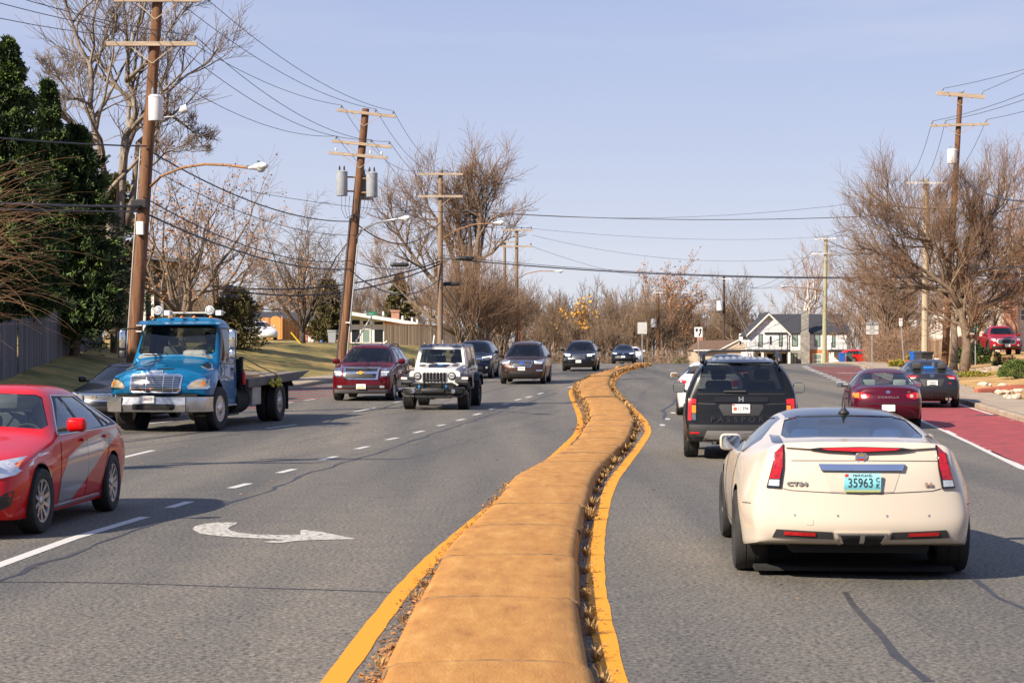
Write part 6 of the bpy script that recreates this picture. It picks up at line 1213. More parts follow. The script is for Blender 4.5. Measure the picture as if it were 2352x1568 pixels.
def truck():
 st = [(0, 1.36, 1.33, .50, 1.16, .92, 1.02, 1.06, .84, 1.05), (.07, 1.42, 1.385, .60, 1.23, 1.05, 1.04, 1.16, .82, 1.15), (.35, 1.49, 1.44, .68, 1.28, 1.10, 1.08, 1.20, .82, 1.19), (.9, 1.58, 1.52, .78, 1.34, 1.09, 1.08, 1.20, .82, 1.19), (1.25, 1.65, 1.59, .90, 1.40, 1.03, 1.1, 1.12, .70, 1.12),
          (1.34, 1.70, 1.65, .98, 1.46, 1.05, 1.1, 1.08, .56, 1.06), (1.40, 1.78, 1.74, 1.00, 1.50, 1.06, 1.1, 1.07, .55, 1.05), (1.72, 2.48, 2.44, .975, 1.55, 1.06, 1.1, 1.07, .55, 1.05), (1.86, 2.59, 2.55, .965, 1.55, 1.06, 1.1, 1.07, .55, 1.05),
          (2.2, 2.62, 2.57, .96, 1.55, 1.05, 1.1, 1.07, .55, 1.05), (2.66, 2.60, 2.55, .95, 1.55, 1.05, 1.1, 1.07, .55, 1.05), (2.75, 2.52, 2.48, .93, 1.54, 1.03, 1.1, 1.05, .57, 1.03)]
 c = Cage('truck', 2.2, 2.4, st, kf=.20, kr=.0, fb=.10, rb=.02, frow=(.08, .04, 0, 0, 0), crease=(4, 5, 8), lv=3, ck=.6, kd=.45)
 root = empty('flatbed_truck', (0, 0, 0), 0, 'bright blue flatbed truck with chrome bumper and round work lamps on its roof', 'truck'); b = P_BLUE
 ws = [(0, 2.41), (.75, 2.40), (.87, 2.36), (.925, 1.80), (.88, 1.75), (.3, 1.735), (-.3, 1.735), (-.88, 1.75), (-.925, 1.80), (-.87, 2.36), (-.75, 2.40)]
 f = c.imprint(ws, 'y', lambda p, n: .1 < p.y < .85 and n.y < -.08); c.take(f, 'windshield', glass('truck_windshield', (.42, .46, .45), 1.1), root, .008)
 f = c.imprint([(-.6, 2.35), (.6, 2.35), (.6, 1.75), (-.6, 1.75)], 'y', lambda p, n: p.y > 1.4 and n.y > .5); c.take(f, 'rear_window', M_GLASSC, root, .006)
 for sg in (-1, 1):
  dl = [(.40, 1.62), (.62, 2.30), (.72, 2.36), (1.25, 2.36), (1.32, 2.28), (1.32, 1.72), (.95, 1.60), (.6, 1.52)]
  f = c.imprint(dl, 'x', lambda p, n: p.x * sg > .5 and n.x * sg > .3); c.take(f, 'side_window', M_GLASS, root, .006)
  f = c.imprint(ellp(0, .50, .66, .66, 28), 'x', lambda p, n: p.x * sg > .80 and p.z < 1.4); c.drop(f)
 c.refresh(); c.finish('body', b, root)
 v = MB(); vs = []; n = 9
 for i in range(n):
  x = -1.0 + 2.0 * i / (n - 1); a = abs(x) ** 2; vs += [(x, .62 + .07 * a, 2.52), (x, .26 + .16 * a, 2.44), (x, .27 + .16 * a, 2.42), (x, .60 + .07 * a, 2.47)]
 v.add(vs, [(4 * i + k, 4 * i + (k + 1) % 4, 4 * i + 4 + (k + 1) % 4, 4 * i + 4 + k) for i in range(n - 1) for k in range(4)] + [(0, 1, 2, 3), tuple(4 * (n - 1) + k for k in range(4))], b); v.build('sun_visor', root, auto=40)
 for x in (-.72, -.28, .02, .32, .72): q = MB(); q.ell((x, .66, 2.60), (.04, .05, .035), M_AMB, 6); q.build('marker_lamp', root, smooth=True)
 wlm = mat('work_lamp_white', (.75, .75, .73), .3)
 for x in (-.60, .66):
  q = MB(); q.lathe([(.055, .10), (.10, .04), (.108, 0), (.108, -.03), (.092, -.045), (.086, -.03), (.001, -.028)], 24, 'y', (x, .80, 2.76), wlm); q.tube([(x, .82, 2.60), (x, .82, 2.70)], .02, 6, M_BLK); o_ = q.build('work_lamp', root, auto=30)
  q = MB(); q.lathe([(.085, -.034), (.06, -.05), (.001, -.055)], 20, 'y', (x, .80, 2.76), M_LENS); q.build('lens', o_, smooth=True)
  q = MB(); q.bbox(x + .13, x + .27, .80, .98, 2.64, 2.76, .015, wlm); q.build('lamp_box', root)
 q = MB(); q.bbox(-.42, .98, .90, .98, 2.685, 2.725, .01, mat('light_bar_grey', (.42, .42, .38), .5)); q.build('light_bar', root)
 c.panel('grille_surround', [(-.62, 1.26), (-.60, .94), (-.52, .875), (.52, .875), (.60, .94), (.62, 1.26), (.56, 1.31), (.30, 1.30), (.24, 1.335), (-.24, 1.335), (-.30, 1.30), (-.56, 1.31)], M_CHROME, root, th=.016)
 g = c.panel('grille', [(-.575, 1.24), (-.555, .955), (-.49, .915), (.49, .915), (.555, .955), (.575, 1.24), (.5, 1.265), (-.5, 1.265)], M_DARK, root, th=.020)
 for i in range(8): z = .95 + i * .040; c.panel('grille_bar', [(-.56, z), (.56, z), (.56, z + .014), (-.56, z + .014)], M_CHROME, root, th=.036)
 for x in (-.2, .2, .42): q = c.panel('grille_rib', [(x - .008, .92), (x + .008, .92), (x + .008, 1.26), (x - .008, 1.26)], M_SILVER, root, th=.026)
 c.panel('marker', ellp(-.08, .985, .025, .02, 10), M_AMB, root, th=.044); c.panel('badge', rrect(-.16, 1.345, .16, 1.39, .02), M_CHROME, root, th=.022)
 for sg in (-1, 1):
  s_ = c.panel('headlight', [(sg * .72, 1.02), (sg * .80, 1.13), (sg * .95, 1.20), (sg * 1.15, 1.225), (sg * 1.19, 1.05), (sg * 1.14, .97), (sg * .76, .97)], M_CHROME, root, th=.014, step=.06)
  q = c.panel('lens', [(sg * .76, 1.03), (sg * .83, 1.12), (sg * .96, 1.175), (sg * 1.13, 1.195), (sg * 1.16, 1.06), (sg * 1.11, .995), (sg * .79, .995)], M_LENSOLD, root, th=.022, step=.06); q.parent = s_
  q = c.panel('signal_bulb', ellp(sg * 1.06, 1.09, .045, .045, 14), M_AMB, root, th=.026, step=.06); q.parent = s_
  v_ = c.panel('side_vent', [(sg * .80, -.30), (sg * .98, -.32), (sg * 1.02, -.08), (sg * .93, .12), (sg * .84, .08)], M_CHROME, root, 'T', th=.014); q = c.panel('vent_mesh', [(sg * .83, -.27), (sg * .96, -.28), (sg * .98, -.08), (sg * .92, .06), (sg * .86, .04)], M_BLK, root, 'T', th=.02); q.parent = v_
 hs_ = MB(); h_, _ = c.hit(0, -.75, 'T'); hs_.bbox(-.13, .13, h_.y - .05, h_.y + .10, h_.z - .02, h_.z + .03, .01, b); hs_.build('bonnet_handle', root)
 q = MB(); prof = [(-1.20, -.62, .25), (-1.16, -1.02, .06), (-.75, -1.20, 0), (0, -1.24, 0), (.75, -1.20, 0), (1.16, -1.02, .06), (1.20, -.62, .25)]
 for i in range(len(prof) - 1):
  (xa, ya_, _), (xb, yb_, _) = prof[i], prof[i + 1]
  q.add([(xa, ya_, .46), (xb, yb_, .46), (xb, yb_ - .03, .62), (xa, ya_ - .03, .62), (xb, yb_, .79), (xa, ya_, .79), (xa * .96, ya_ + .10, .80), (xb * .96, yb_ + .10, .80), (xa * .96, ya_ + .10, .44), (xb * .96, yb_ + .10, .44)], [(0, 1, 2, 3), (3, 2, 4, 5), (5, 4, 7, 6), (0, 8, 9, 1)])
 bump = q.build('bumper', mat('bumper_chrome', (.48, .48, .48), .26, .9, var=.25, scale=3), root, auto=20)
 q = MB(); q.prism(rrect(-.49, .50, .49, .64, .04), -1.275, -1.262, 'y', M_DARK); q.build('bumper_opening', bump)
 q = MB(); [q.box(-.34, .34, -1.285, -1.275, z, z + .012, M_BLK) for z in (.53, .56, .59, .62)]; [q.tube([(x, -1.29, .58), (x * .88, -1.29, .54)], .022, 6, M_BLK) for x in (-.42, .42)]; q.build('tow_gear', bump)
 q = MB(); q.prism(rrect(-.16 - .12, .66, .16 - .12, .82, .015), -1.30, -1.285, 'y', M_PLATE); pl = q.build('licence_plate', root); text_mesh('plate_lettering', '18941TT', .088, mat('dark_red_text', (.18, .05, .04), .5), pl, Matrix.Translation((-.12, -1.303, .738)) @ FRONT, .001, .001, .72)
 for x in (-.75, .75): q = MB(); q.box(x - .004, x + .004, -1.245, -1.19, .46, .79, M_DARK); q.build('bumper_joint', bump)
 q = MB(); q.box(-.95, .95, -1.05, -.9, .76, .86, M_DARK); q.box(-.42, .42, -1.0, 7.0, .62, .82, M_DARK); q.box(-1.0, 1.0, -.08, .08, .44, .56, M_DARK); q.box(-.9, .9, 4.82, 4.98, .44, .56, M_DARK); q.box(-.7, .7, -.8, .9, .6, 1.1, M_DARK)
 for k in (-1, 1): q.lathe([(.64, k * .72), (.64, k * 1.02)], 20, 'x', (0, 0, .55), M_DARK, cap=False)
 q.build('chassis', root)
 for sg in (-1, 1):
  a = MB(); a.tube([(sg * 1.0, .45, 2.34), (sg * 1.35, .36, 2.32), (sg * 1.42, .34, 2.25), (sg * 1.42, .34, 1.60), (sg * 1.34, .36, 1.52), (sg * 1.04, .35, 1.53)], .016, 8, M_BLK); ar = a.build('mirror_arm', root, smooth=True)
  a = MB(); a.bbox(sg * 1.34 - .09, sg * 1.34 + .09, .34, .44, 1.88, 2.30, .04, M_CHROME); mr = a.build('door_mirror', root, auto=40); a = MB(); a.box(sg * 1.34 - .075, sg * 1.34 + .075, .441, .445, 1.91, 2.27, M_MIRR); a.build('mirror_glass', mr)
  a = MB(); a.bbox(sg * 1.34 - .085, sg * 1.34 + .085, .34, .44, 1.64, 1.83, .04, M_BLK if sg < 0 else M_CHROME); a.build('wide_angle_mirror', root, auto=40)
 seams(c, root, [[(.34, .62), (.34, 1.52), (.62, 2.42), (1.4, 2.44), (1.42, 1.0), (1.38, .62), (.34, .62)]]); c.panel('door_handle', rrect(1.18, 1.36, 1.34, 1.40, .015), M_BLK, root, '+', th=.03, step=.2)
 h_, d_ = c.hit(.50, 1.36, '+'); T = Matrix.Translation((h_.x + .012, .46, 1.34)) @ Matrix.Rotation(R(90), 4, 'Z') @ FRONT; text_mesh('lettering', '2', .24, M_PLATE, root, T, .002, .006, .9)
 c.panel('door_sign', rrect(.64, 1.22, 1.04, 1.52, .02), mat('door_sign_white', (.45, .50, .58), .5), root, '+', th=.006); T = Matrix.Translation((h_.x + .02, .74, 1.44)) @ Matrix.Rotation(R(90), 4, 'Z') @ FRONT; text_mesh('sign_triangle', '\u25b2' if 0 else 'A', .11, mat('sign_blue', (.02, .09, .35), .5), root, T, .001, .004, 1.)
 for sg in (-1, 1):
  q = MB(); q.bbox(min(sg * .72, sg * 1.14), max(sg * .72, sg * 1.14), .72, 1.5, .30, .34, .01, M_BLK); q.bbox(min(sg * .72, sg * 1.10), max(sg * .72, sg * 1.10), .74, 1.45, .52, .56, .01, M_SILVER); q.build('step', root)
  q = MB(); q.lathe([(.01, 0), (.30, .0), (.32, .02), (.32, .98), (.30, 1.0), (.01, 1.0)], 20, 'y', (sg * .78, 1.55, .62), M_DARK); q.build('fuel_tank', root, auto=40)
 q = MB(); q.box(-.95, .95, .3, 1.6, .90, .94, M_DARK); q.build('cabin_floor', root); q = MB(); q.bbox(-.93, .93, .22, .62, 1.30, 1.74, .10, mat('grey_dashboard', (.22, .23, .22), .8)); q.bbox(.15, .75, .25, .55, 1.62, 1.84, .09, MATS['grey_dashboard']); q.build('dashboard', root, auto=40)
 for x in (-.5, .5): s = MB(); seat(s, x, 1.22, 1.30, M_INTG if x < 0 else M_INT, .5, .12); s.build('seat', root, auto=40)
 q = MB(); q.tube([Vector((.5, .72, 1.82)) + Vector((math.cos(a) * .22, math.sin(a) * .16, math.sin(a) * .13)) for a in [2 * math.pi * k / 18 for k in range(19)]], .018, 6, M_INT, cap=False); q.tube([(.5, .72, 1.82), (.5, .5, 1.62)], .03, 6, M_INT); q.build('steering_wheel', root)
 q = MB(); q.bbox(-.78, -.42, .22, .45, 1.735, 1.75, .004, M_PLATE); q.build('papers', root)
 for pts in ([(-.20, 1.735), (-.78, 1.79)], [(.66, 1.735), (.02, 1.80)]):
  q = MB(); P = []
  for i in range(6): h_, d = c.hit(pts[0][0] + (pts[1][0] - pts[0][0]) * i / 5, pts[0][1] + (pts[1][1] - pts[0][1]) * i / 5, 'F'); P.append(h_ + Vector((0, -.035, 0)))
  q.tube(P, .013, 5, M_BLK); q.build('wiper', root)
 dm = mat('bed_steel', (.06, .055, .06), .5, .3, var=.35, scale=3); dk = planks('bed_boards', (.14, .11, .09), (.24, .19, .15), .3, .8, 0)
 q = MB(); zt = lambda y: 1.10 + .020 * (y - 1.9);
 for (x0, x1) in ((-1.25, -1.15), (1.15, 1.25)): q.add([(x0, 1.9, zt(1.9) - .17), (x1, 1.9, zt(1.9) - .17), (x1, 1.9, zt(1.9) + .03), (x0, 1.9, zt(1.9) + .03), (x0, 6.3, zt(6.3) - .17), (x1, 6.3, zt(6.3) - .17), (x1, 7.45, zt(7.45) + .03), (x0, 7.45, zt(7.45) + .03)], [(0, 1, 2, 3), (0, 4, 5, 1), (3, 2, 6, 7), (1, 5, 6, 2), (0, 3, 7, 4), (4, 7, 6, 5)], dm)
 q.add([(-1.15, 1.9, zt(1.9) - .05), (1.15, 1.9, zt(1.9) - .05), (1.15, 1.9, zt(1.9)), (-1.15, 1.9, zt(1.9)), (-1.15, 7.4, zt(7.4) - .03), (1.15, 7.4, zt(7.4) - .03), (1.15, 7.4, zt(7.4)), (-1.15, 7.4, zt(7.4))], [(0, 1, 2, 3), (3, 2, 6, 7), (0, 4, 5, 1), (4, 7, 6, 5)], dk); q.build('flat_bed', root, auto=30)
 q = MB(); q.bbox(-1.1, 1.1, 1.82, 1.92, 1.05, 1.62, .01, M_DARK); [q.box(x - .03, x + .03, 1.80, 1.94, .9, 1.66, M_DARK) for x in (-1.1, -.4, .4, 1.08)]; q.build('headboard', root)
 q = MB(); q.lathe([(.045, 0), (.05, .02), (.05, .26), (.03, .30), (.015, .34)], 14, 'z', (1.16, 1.80, 1.0), mat('extinguisher_red', (.45, .01, .01), .35)); q.build('fire_extinguisher', root, auto=40)
 q = MB(); q.bbox(.75, 1.16, 2.55, 3.25, .48, .93, .02, mat('tool_box_steel', (.34, .33, .32), .4, .5, var=.3, scale=2.5)); q.build('tool_box', root)
 for sg in (-1, 1): q = MB(); q.box(min(sg * .72, sg * 1.2), max(sg * .72, sg * 1.2), 5.52, 5.55, .28, 1.0, M_DARK); q.build('mud_flap', root)
 q = MB(); q.bbox(-1.2, 1.2, 5.9, 6.02, .86, .94, .01, M_DARK); q.box(-.5, .5, 1.95, 6.4, .86, .98, M_DARK); [q.box(-1.15, 1.15, y, y + .1, .92, 1.02, M_DARK) for y in (2.4, 3.3, 4.2, 5.1, 6.0)]; q.build('subframe', root)
 for sg in (-1, 1):
  wheel(root, sg * 1.05, 0, .50, .27, 'truck', .60, M_ALU, -.06)
  wheel(root, sg * 1.06, 4.9, .50, .25, 'truck', .60, M_SILVER); wheel(root, sg * .78, 4.9, .50, .25, 'truck', .60, M_DARK)
 put(root, 1.2, 0, -6.66, 44.0, R(-9.2))
 M = Matrix.Translation(root.location) @ root.rotation_euler.to_matrix().to_4x4()
 wd = planks('new_lumber', (.45, .28, .12), (.60, .40, .20), .1, .7, 2); q = MB()
 q.bbox(.3, 1.05, 2.3, 4.0, 1.105, 1.16, .005, wd, M); q.bbox(.35, .95, 2.5, 3.8, 1.162, 1.205, .005, wd, M); tag(q.build('lumber', None), 'short stack of pale boards lying on the blue truck bed', 'lumber')
 sm = mat('ratchet_strap', (.50, .42, .16), .8); q = MB()
 q.tube([M @ Vector(p) for p in ((1.12, 1.90, 1.66), (1.18, 3.0, 1.42), (1.26, 4.3, 1.19), (1.27, 4.4, 1.08), (1.24, 4.45, .98))], .022, 4, sm); q.tube([M @ Vector(p) for p in ((1.10, 1.90, 1.5), (1.18, 3.4, 1.20), (1.24, 3.7, 1.15))], .008, 4, mat('thin_cord', (.35, .45, .25), .8))
 for y in (3.75, 4.2, 4.45):
  for k in range(5): q.ell(M @ Vector((1.27 + .03 * math.sin(k * 2.1), y + .06 * math.cos(k * 1.7), 1.06 - .035 * k)), (.05, .07, .045), mat('webbing_yellow', (.45, .40, .05), .8), 5)
 tag(q.build('ratchet_strap', smooth=True), 'yellow ratchet straps hooked over the side of the truck bed', 'strap')
 seat_person(root, .5, 1.02, 1.42, 'truck driver in a lime hi-vis vest behind the big windshield', mat('navy_work_shirt', (.03, .03, .05), .8), M_SKIND, vest=True)
 return root
# ============================================================ POLES AND WIRES
M_POLE = ramp_mat('pole_wood', [(.3, (.07, .030, .015)), (.55, (.16, .075, .035)), (.75, (.27, .15, .08))], 3, 6, bump=.5, bs=14, stretch=(4, 4, .25)); M_POLET = ramp_mat('tan_pole_wood', [(.3, (.13, .085, .055)), (.7, (.30, .21, .14))], 3, 6, bump=.4, bs=14, stretch=(4, 4, .25)); M_POLEG = ramp_mat('green_pole_wood', [(.3, (.22, .22, .12)), (.7, (.38, .36, .24))], 3, 6, bump=.4, bs=14, stretch=(4, 4, .25))
M_POLED = ramp_mat('dark_pole_wood', [(.3, (.035, .022, .018)), (.7, (.09, .055, .04))], 3, 6, bump=.4, bs=14, stretch=(4, 4, .25)); M_POLEP = ramp_mat('pale_pole_wood', [(.3, (.26, .21, .14)), (.7, (.46, .38, .27))], 3, 6, bump=.4, bs=14, stretch=(4, 4, .25))
M_ARM = ramp_mat('crossarm_wood', [(.3, (.28, .21, .15)), (.7, (.48, .38, .28))], 3, 6, bump=.3, bs=20, stretch=(1, 6, 6)); M_INS = mat('insulator_porcelain', (.22, .24, .28), .25, coat=.5); M_INSB = mat('brown_insulator', (.05, .04, .045), .3); M_CAN = mat('transformer_grey', (.30, .32, .35), .45, var=.12); M_CANW = mat('transformer_white', (.60, .60, .62), .45, var=.05)
M_GALV = mat('galvanised_steel', (.36, .37, .39), .45, .6, var=.15); M_WIRE = mat('wire_black', (.03, .03, .04), .5); M_LAMPW = mat('lamp_head_white', (.62, .62, .60), .4); M_RUST = mat('rusty_arm', (.25, .13, .06), .7, var=.4, scale=8)
class Pole: pass
def pole(label, d, base, top, m, r0=.17, r1=.11, name='utility_pole', group='wooden utility poles along the road', lean=0.):
 """base / top = picture columns and top row at distance d"""
 p = Pole(); x0 = XD(base, d); T = PX(top[0], top[1], d); z0 = gz(x0, d) - .2; B = Vector((x0, d, z0)); T = Vector((T.x, d + lean, T.z)); p.B, p.T, p.d = B, T, d
 p.root = empty(name, B, 0, label, 'utility pole', group); mb = MB(); n = 8
 mb.tube([(T - B) * (i / n) for i in range(n + 1)], r0, 14, m, r2=r1); mb.build('pole', p.root, smooth=False, auto=50)
 ax = (T - B).normalized(); p.ax = ax
 p.at = lambda z: B + (T - B) * ((z - B.z) / (T.z - B.z))
 p.loc = lambda v: v - B
 return p
def crossarm(p, z, xa, xb, ya=None, yb=None, tilt=0., ins=(0, .62, 1), m=None, brace=True, th=.05, side=-1, im=None, zb=None, ydir=0.):
 """xa..xb = world x of both ends; z of left end, zb of right end"""
 zb = z if zb is None else zb; c = p.at((z + zb) / 2); off = side * .20; A = Vector((xa, c.y + off - ydir * (c.x - xa), z)); B = Vector((xb, c.y + off + ydir * (xb - c.x), zb)); mb = MB(); u = (B - A).normalized(); up = Vector((0, 0, 1)); up = (up - u * up.dot(u)).normalized(); w = u.cross(up)
 vs = []
 for P in (A, B):
  for (s, t) in ((-1, -1), (1, -1), (1, 1), (-1, 1)): vs.append(p.loc(P + w * s * .05 + up * t * th * 1.15))
 mb.add(vs, [(0, 1, 2, 3), (4, 7, 6, 5)] + [(k, (k + 1) % 4, 4 + (k + 1) % 4, 4 + k) for k in range(4)], m or M_ARM); arm = mb.build('crossarm', p.root)
 if brace:
  for s in (.25, .75): q = MB(); E = A.lerp(B, s); C = p.at((z + zb) / 2 - .52); q.tube([p.loc(E + up * -th), p.loc(Vector((C.x, E.y + .0, C.z)))], .018, 4, m or M_ARM); q.build('brace', arm)
 pts = []
 for s in ins:
  E = A.lerp(B, .03 + .94 * s) + up * th; q = MB(); q.lathe([(.012, 0), (.012, .06), (.05, .07), (.055, .10), (.035, .115), (.052, .13), (.045, .165), (.02, .18)], 10, 'z', p.loc(E), im or M_INS); q.build('insulator', arm, auto=40); pts.append(E + up * .17)
 return pts
def can(p, z, dx, dy, r=.24, h=.80, m=None, bush=2):
 c = p.at(z); C = p.loc(c + Vector((dx, dy, 0))); mb = MB(); mb.lathe([(r * .96, 0), (r, .02), (r, h - .03), (r * 1.05, h - .02), (r * 1.05, h), (r * .8, h + .05), (.02, h + .07)], 24, 'z', C, m or M_CAN); t = mb.build('transformer', p.root, auto=35)
 for k in range(bush): q = MB(); o = C + Vector((-r * .4 + k * r * .8, 0, h + .04)); q.lathe([(.035, 0), (.045, .03), (.03, .05), (.045, .08), (.03, .10), (.04, .13), (.015, .22)], 10, 'z', o, M_INSB if m is not M_CANW else M_INS); q.build('bushing', t)
 q = MB()
 for zz in (.2, h - .2): q.tube([C + Vector((0, 0, zz)), p.loc(p.at(z + zz))], .035, 5, M_RUST)
 q.build('bracket', t); return C
def lamparm(p, z0, pts, head, hr=(.35, .12, .09), m=None, name='street_lamp', label=None, size=1.):
 """the bracket and lamp are bolted to the pole: parts of it"""
 mb = MB(); mb.tube([p.loc(q) for q in pts], .035, 7, m or M_RUST); a = mb.build('lamp_arm', p.root, smooth=True)
 d = (pts[-1] - pts[-2]); d.z = 0; d.normalize(); h = MB(); c = p.loc(pts[-1] + d * .35 * size); rot = Matrix.Translation(c) @ Matrix.Rotation(math.atan2(d.y, d.x), 4, 'Z')
 h.lathe([(.02, -.40 * size), (.05, -.38 * size), (.075, -.2 * size), (.12, 0), (.13, .15 * size), (.10, .28 * size), (.02, .34 * size)], 16, 'z', (0, 0, 0), M_LAMPW, rot @ Matrix.Diagonal((1, 1, .75, 1)) @ Matrix.Rotation(R(90), 4, 'Y')); hd = h.build('lamp_head', a, smooth=True)
 g = MB(); g.ell((.12 * size, 0, -.06), (.14, .10, .09), M_LENS, 8, rot); g.build('lamp_bowl', hd, smooth=True); g = MB(); g.lathe([(.03, 0), (.03, .08), (.001, .085)], 8, 'z', rot @ Vector((0, 0, .07)), mat('photocell', (.05, .15, .14), .5)); g.build('photocell', hd)
def wire(label, a, b, sag=.8, r=.010, group='overhead wires between the poles', m=None, n=18, name='overhead_wire', cat='wire'):
 a, b = Vector(a), Vector(b); mb = MB(); P = []
 for i in range(n + 1): t = i / n; q = a.lerp(b, t); q.z -= sag * 4 * t * (1 - t); P.append(q)
 mb.tube(P, r, 5, m or M_WIRE); return tag(mb.build(name, None, None, smooth=True), label, cat, group)
def poles():
 P1 = pole('leftmost utility pole with one big white transformer and a long street lamp arm', 51.5, 297, (365, -40), M_POLE, .20, .135)
 W = lambda px, py: PX(px, py, P1.d - .2)
 a1 = crossarm(P1, W(0, 101).z, XD(245, 51.3), XD(453, 51.3), m=M_ARM, ins=(.02, .66, 1)); a0 = crossarm(P1, W(0, 0).z, XD(262, 51.3), XD(462, 51.3), ins=(0, .6, 1))
 can(P1, W(0, 279).z, .22, -.30, .19, .64, M_CANW, 2)
 lamparm(P1, 0, [P1.at(W(0, 428).z) + Vector((.12, 0, 0)), PX(370, 405, 50.5), PX(420, 385, 49.5), PX(470, 377, 48.8), PX(520, 379, 48), PX(575, 386, 47)], None, size=1.15)
 q = MB(); q.tube([P1.loc(P1.at(W(0, 272).z) + Vector((0, -.1, 0))), P1.loc(PX(400, 268, 51))], .02, 5, M_GALV); h = q.build('floodlight_arm', P1.root)
 q = MB(); q.lathe([(.03, 0), (.10, .08), (.12, .22), (.001, .23)], 12, 'z', (0, 0, 0), M_LAMPW, Matrix.Translation(P1.loc(PX(412, 255, 51))) @ Matrix.Rotation(R(70), 4, 'Y')); q.build('floodlight', P1.root, auto=30)
 q = MB()
 q.tube([P1.loc(P1.at(z) + Vector((-.19, -.05, 0))) for z in np.linspace(P1.B.z + .3, W(0, 340).z, 8)], .022, 6, M_GALV); q.build('conduit', P1.root)
 q = MB(); q.bbox(-.10, .10, -.32, -.18, 0, .36, .02, M_CANW, Matrix.Translation(P1.loc(P1.at(W(0, 540).z)))); q.build('junction_box', P1.root); q = MB(); q.bbox(-.3, .12, -.3, -.12, -.1, .14, .03, M_BLK, Matrix.Translation(P1.loc(P1.at(W(0, 470).z)))); q.build('splice_box', P1.root)
 for z in (748, 762): q = MB(); q.box(.05, .2, -.22, -.2, 0, .03, M_PLATE, Matrix.Translation(P1.loc(P1.at(W(0, z).z)))); q.build('pole_tag', P1.root)
 P2 = pole('leaning utility pole carrying three grey transformers and three crossarms', 79, 779, (840, 250), M_POLE, .235, .15)
 V = lambda px, py: PX(px, py, 78.8)
 b0 = crossarm(P2, V(0, 253).z, XD(774, 78.8), XD(909, 78.8), zb=V(0, 268).z, ins=(.04, .66, .98)); b1 = crossarm(P2, V(0, 324).z, XD(762, 78.8), XD(900, 78.8), zb=V(0, 338).z, ins=(.04, .66, .98)); b2 = crossarm(P2, V(0, 351).z, XD(755, 78.8), XD(890, 78.8), zb=V(0, 363).z, ins=(.1, .72, .92), im=M_CANW)
 can(P2, V(0, 450).z, -.62, -.25, .235, .98); can(P2, V(0, 453).z, .62, -.25, .235, .98); can(P2, V(0, 456).z, .35, .45, .235, .98)
 q = MB()
 for k in range(9):
  x = -.62 + k * .16; za, zb_ = V(0, 450).z, V(0, 505).z; c = P2.at(zb_)
  q.tube([P2.loc(P2.at(za) + Vector((x, -.25, 0))), P2.loc(P2.at(V(0, 480).z) + Vector((x * .95, -.3, 0))), P2.loc(c + Vector((x * .6, -.3, .05))), P2.loc(c + Vector((0, -.2, .25)))], .012, 4, M_WIRE)
 q.build('cable_loop', P2.root, smooth=True)
 q = MB(); q.tube([P2.loc(P2.at(z) + Vector((.20, -.12, 0))) for z in np.linspace(P2.B.z + .2, V(0, 560).z, 6)], .035, 6, M_GALV); q.build('conduit', P2.root); q = MB(); q.tube([P2.loc(P2.at(z) + Vector((-.20, -.10, 0))) for z in np.linspace(P2.B.z + .2, V(0, 500).z, 6)], .05, 6, M_WIRE); q.build('cable_guard', P2.root)
 lamparm(P2, 0, [P2.at(V(0, 550).z) + Vector((.1, -.1, 0)), PX(832, 527, 78), PX(870, 510, 77), PX(918, 502, 76)], None, m=M_GALV, size=.9)
 q = MB(); q.bbox(.02, .16, -.26, -.24, 0, .04, M_PLATE, M=Matrix.Translation(P2.loc(P2.at(V(0, 716).z)))) if 0 else q.box(.02, .2, -.26, -.24, 0, .05, M_PLATE, Matrix.Translation(P2.loc(P2.at(V(0, 742).z)))); q.build('pole_tag', P2.root)
 P3 = pole('straight utility pole with two bare crossarms and a lamp over the road', 103, 1011, (1012, 392), M_POLET, .16, .12)
 U = lambda px, py: PX(px, py, 102.8); c0 = crossarm(P3, U(0, 400).z, XD(961, 102.8), XD(1063, 102.8), ins=(.03, .65, .97)); c1 = crossarm(P3, U(0, 451).z, XD(961, 102.8), XD(1063, 102.8), ins=(.03,))
 lamparm(P3, 0, [P3.at(U(0, 552).z), PX(1045, 530, 102), PX(1085, 516, 101), PX(1135, 512, 100)], None, size=1.)
 for dx in (-.18, .16): q = MB(); q.tube([P3.loc(P3.at(z) + Vector((dx, -.1, 0))) for z in np.linspace(P3.B.z + .2, P3.B.z + 1.6 + (.3 if dx > 0 else 0), 3)], .08, 8, M_GALV); q.build('cable_guard', P3.root)
 P4 = pole('further utility pole with black insulators, right of a matching shorter one', 146, 1186, (1187, 527), M_POLET, .16, .12); P5 = pole('shorter utility pole just left of the one with the curved lamp', 168, 1160, (1159, 556), M_POLET, .17, .12)
 d0 = crossarm(P4, PX(0, 529, 146).z, XD(1151, 146), XD(1224, 146), ins=(0, .65, .98), im=M_INSB); d1 = crossarm(P4, PX(0, 566, 146).z, XD(1150, 146), XD(1223, 146), ins=(0, .5, .98), im=M_INSB); e0 = crossarm(P5, PX(0, 556, 168).z, XD(1127, 168), XD(1190, 168), ins=(0, .66, .98), im=M_INSB)
 lamparm(P4, 0, [P4.at(PX(0, 642, 146).z), PX(1210, 628, 145), PX(1240, 622, 144), PX(1275, 623, 143)], None, size=1.1)
 q = MB(); q.tube([P4.loc(Vector((P4.B.x + .25, 145.8, P4.B.z + .3))), P4.loc(Vector((P4.B.x + .25, 145.8, P4.B.z + 4)))], .06, 6, mat('red_marker', (.45, .06, .03), .6)); q.build('cable_marker', P4.root)
 R1 = pole('tall brown pole on the right with a doubled top crossarm and white transformer', 95, 2168, (2206, 213), M_POLE, .185, .125)
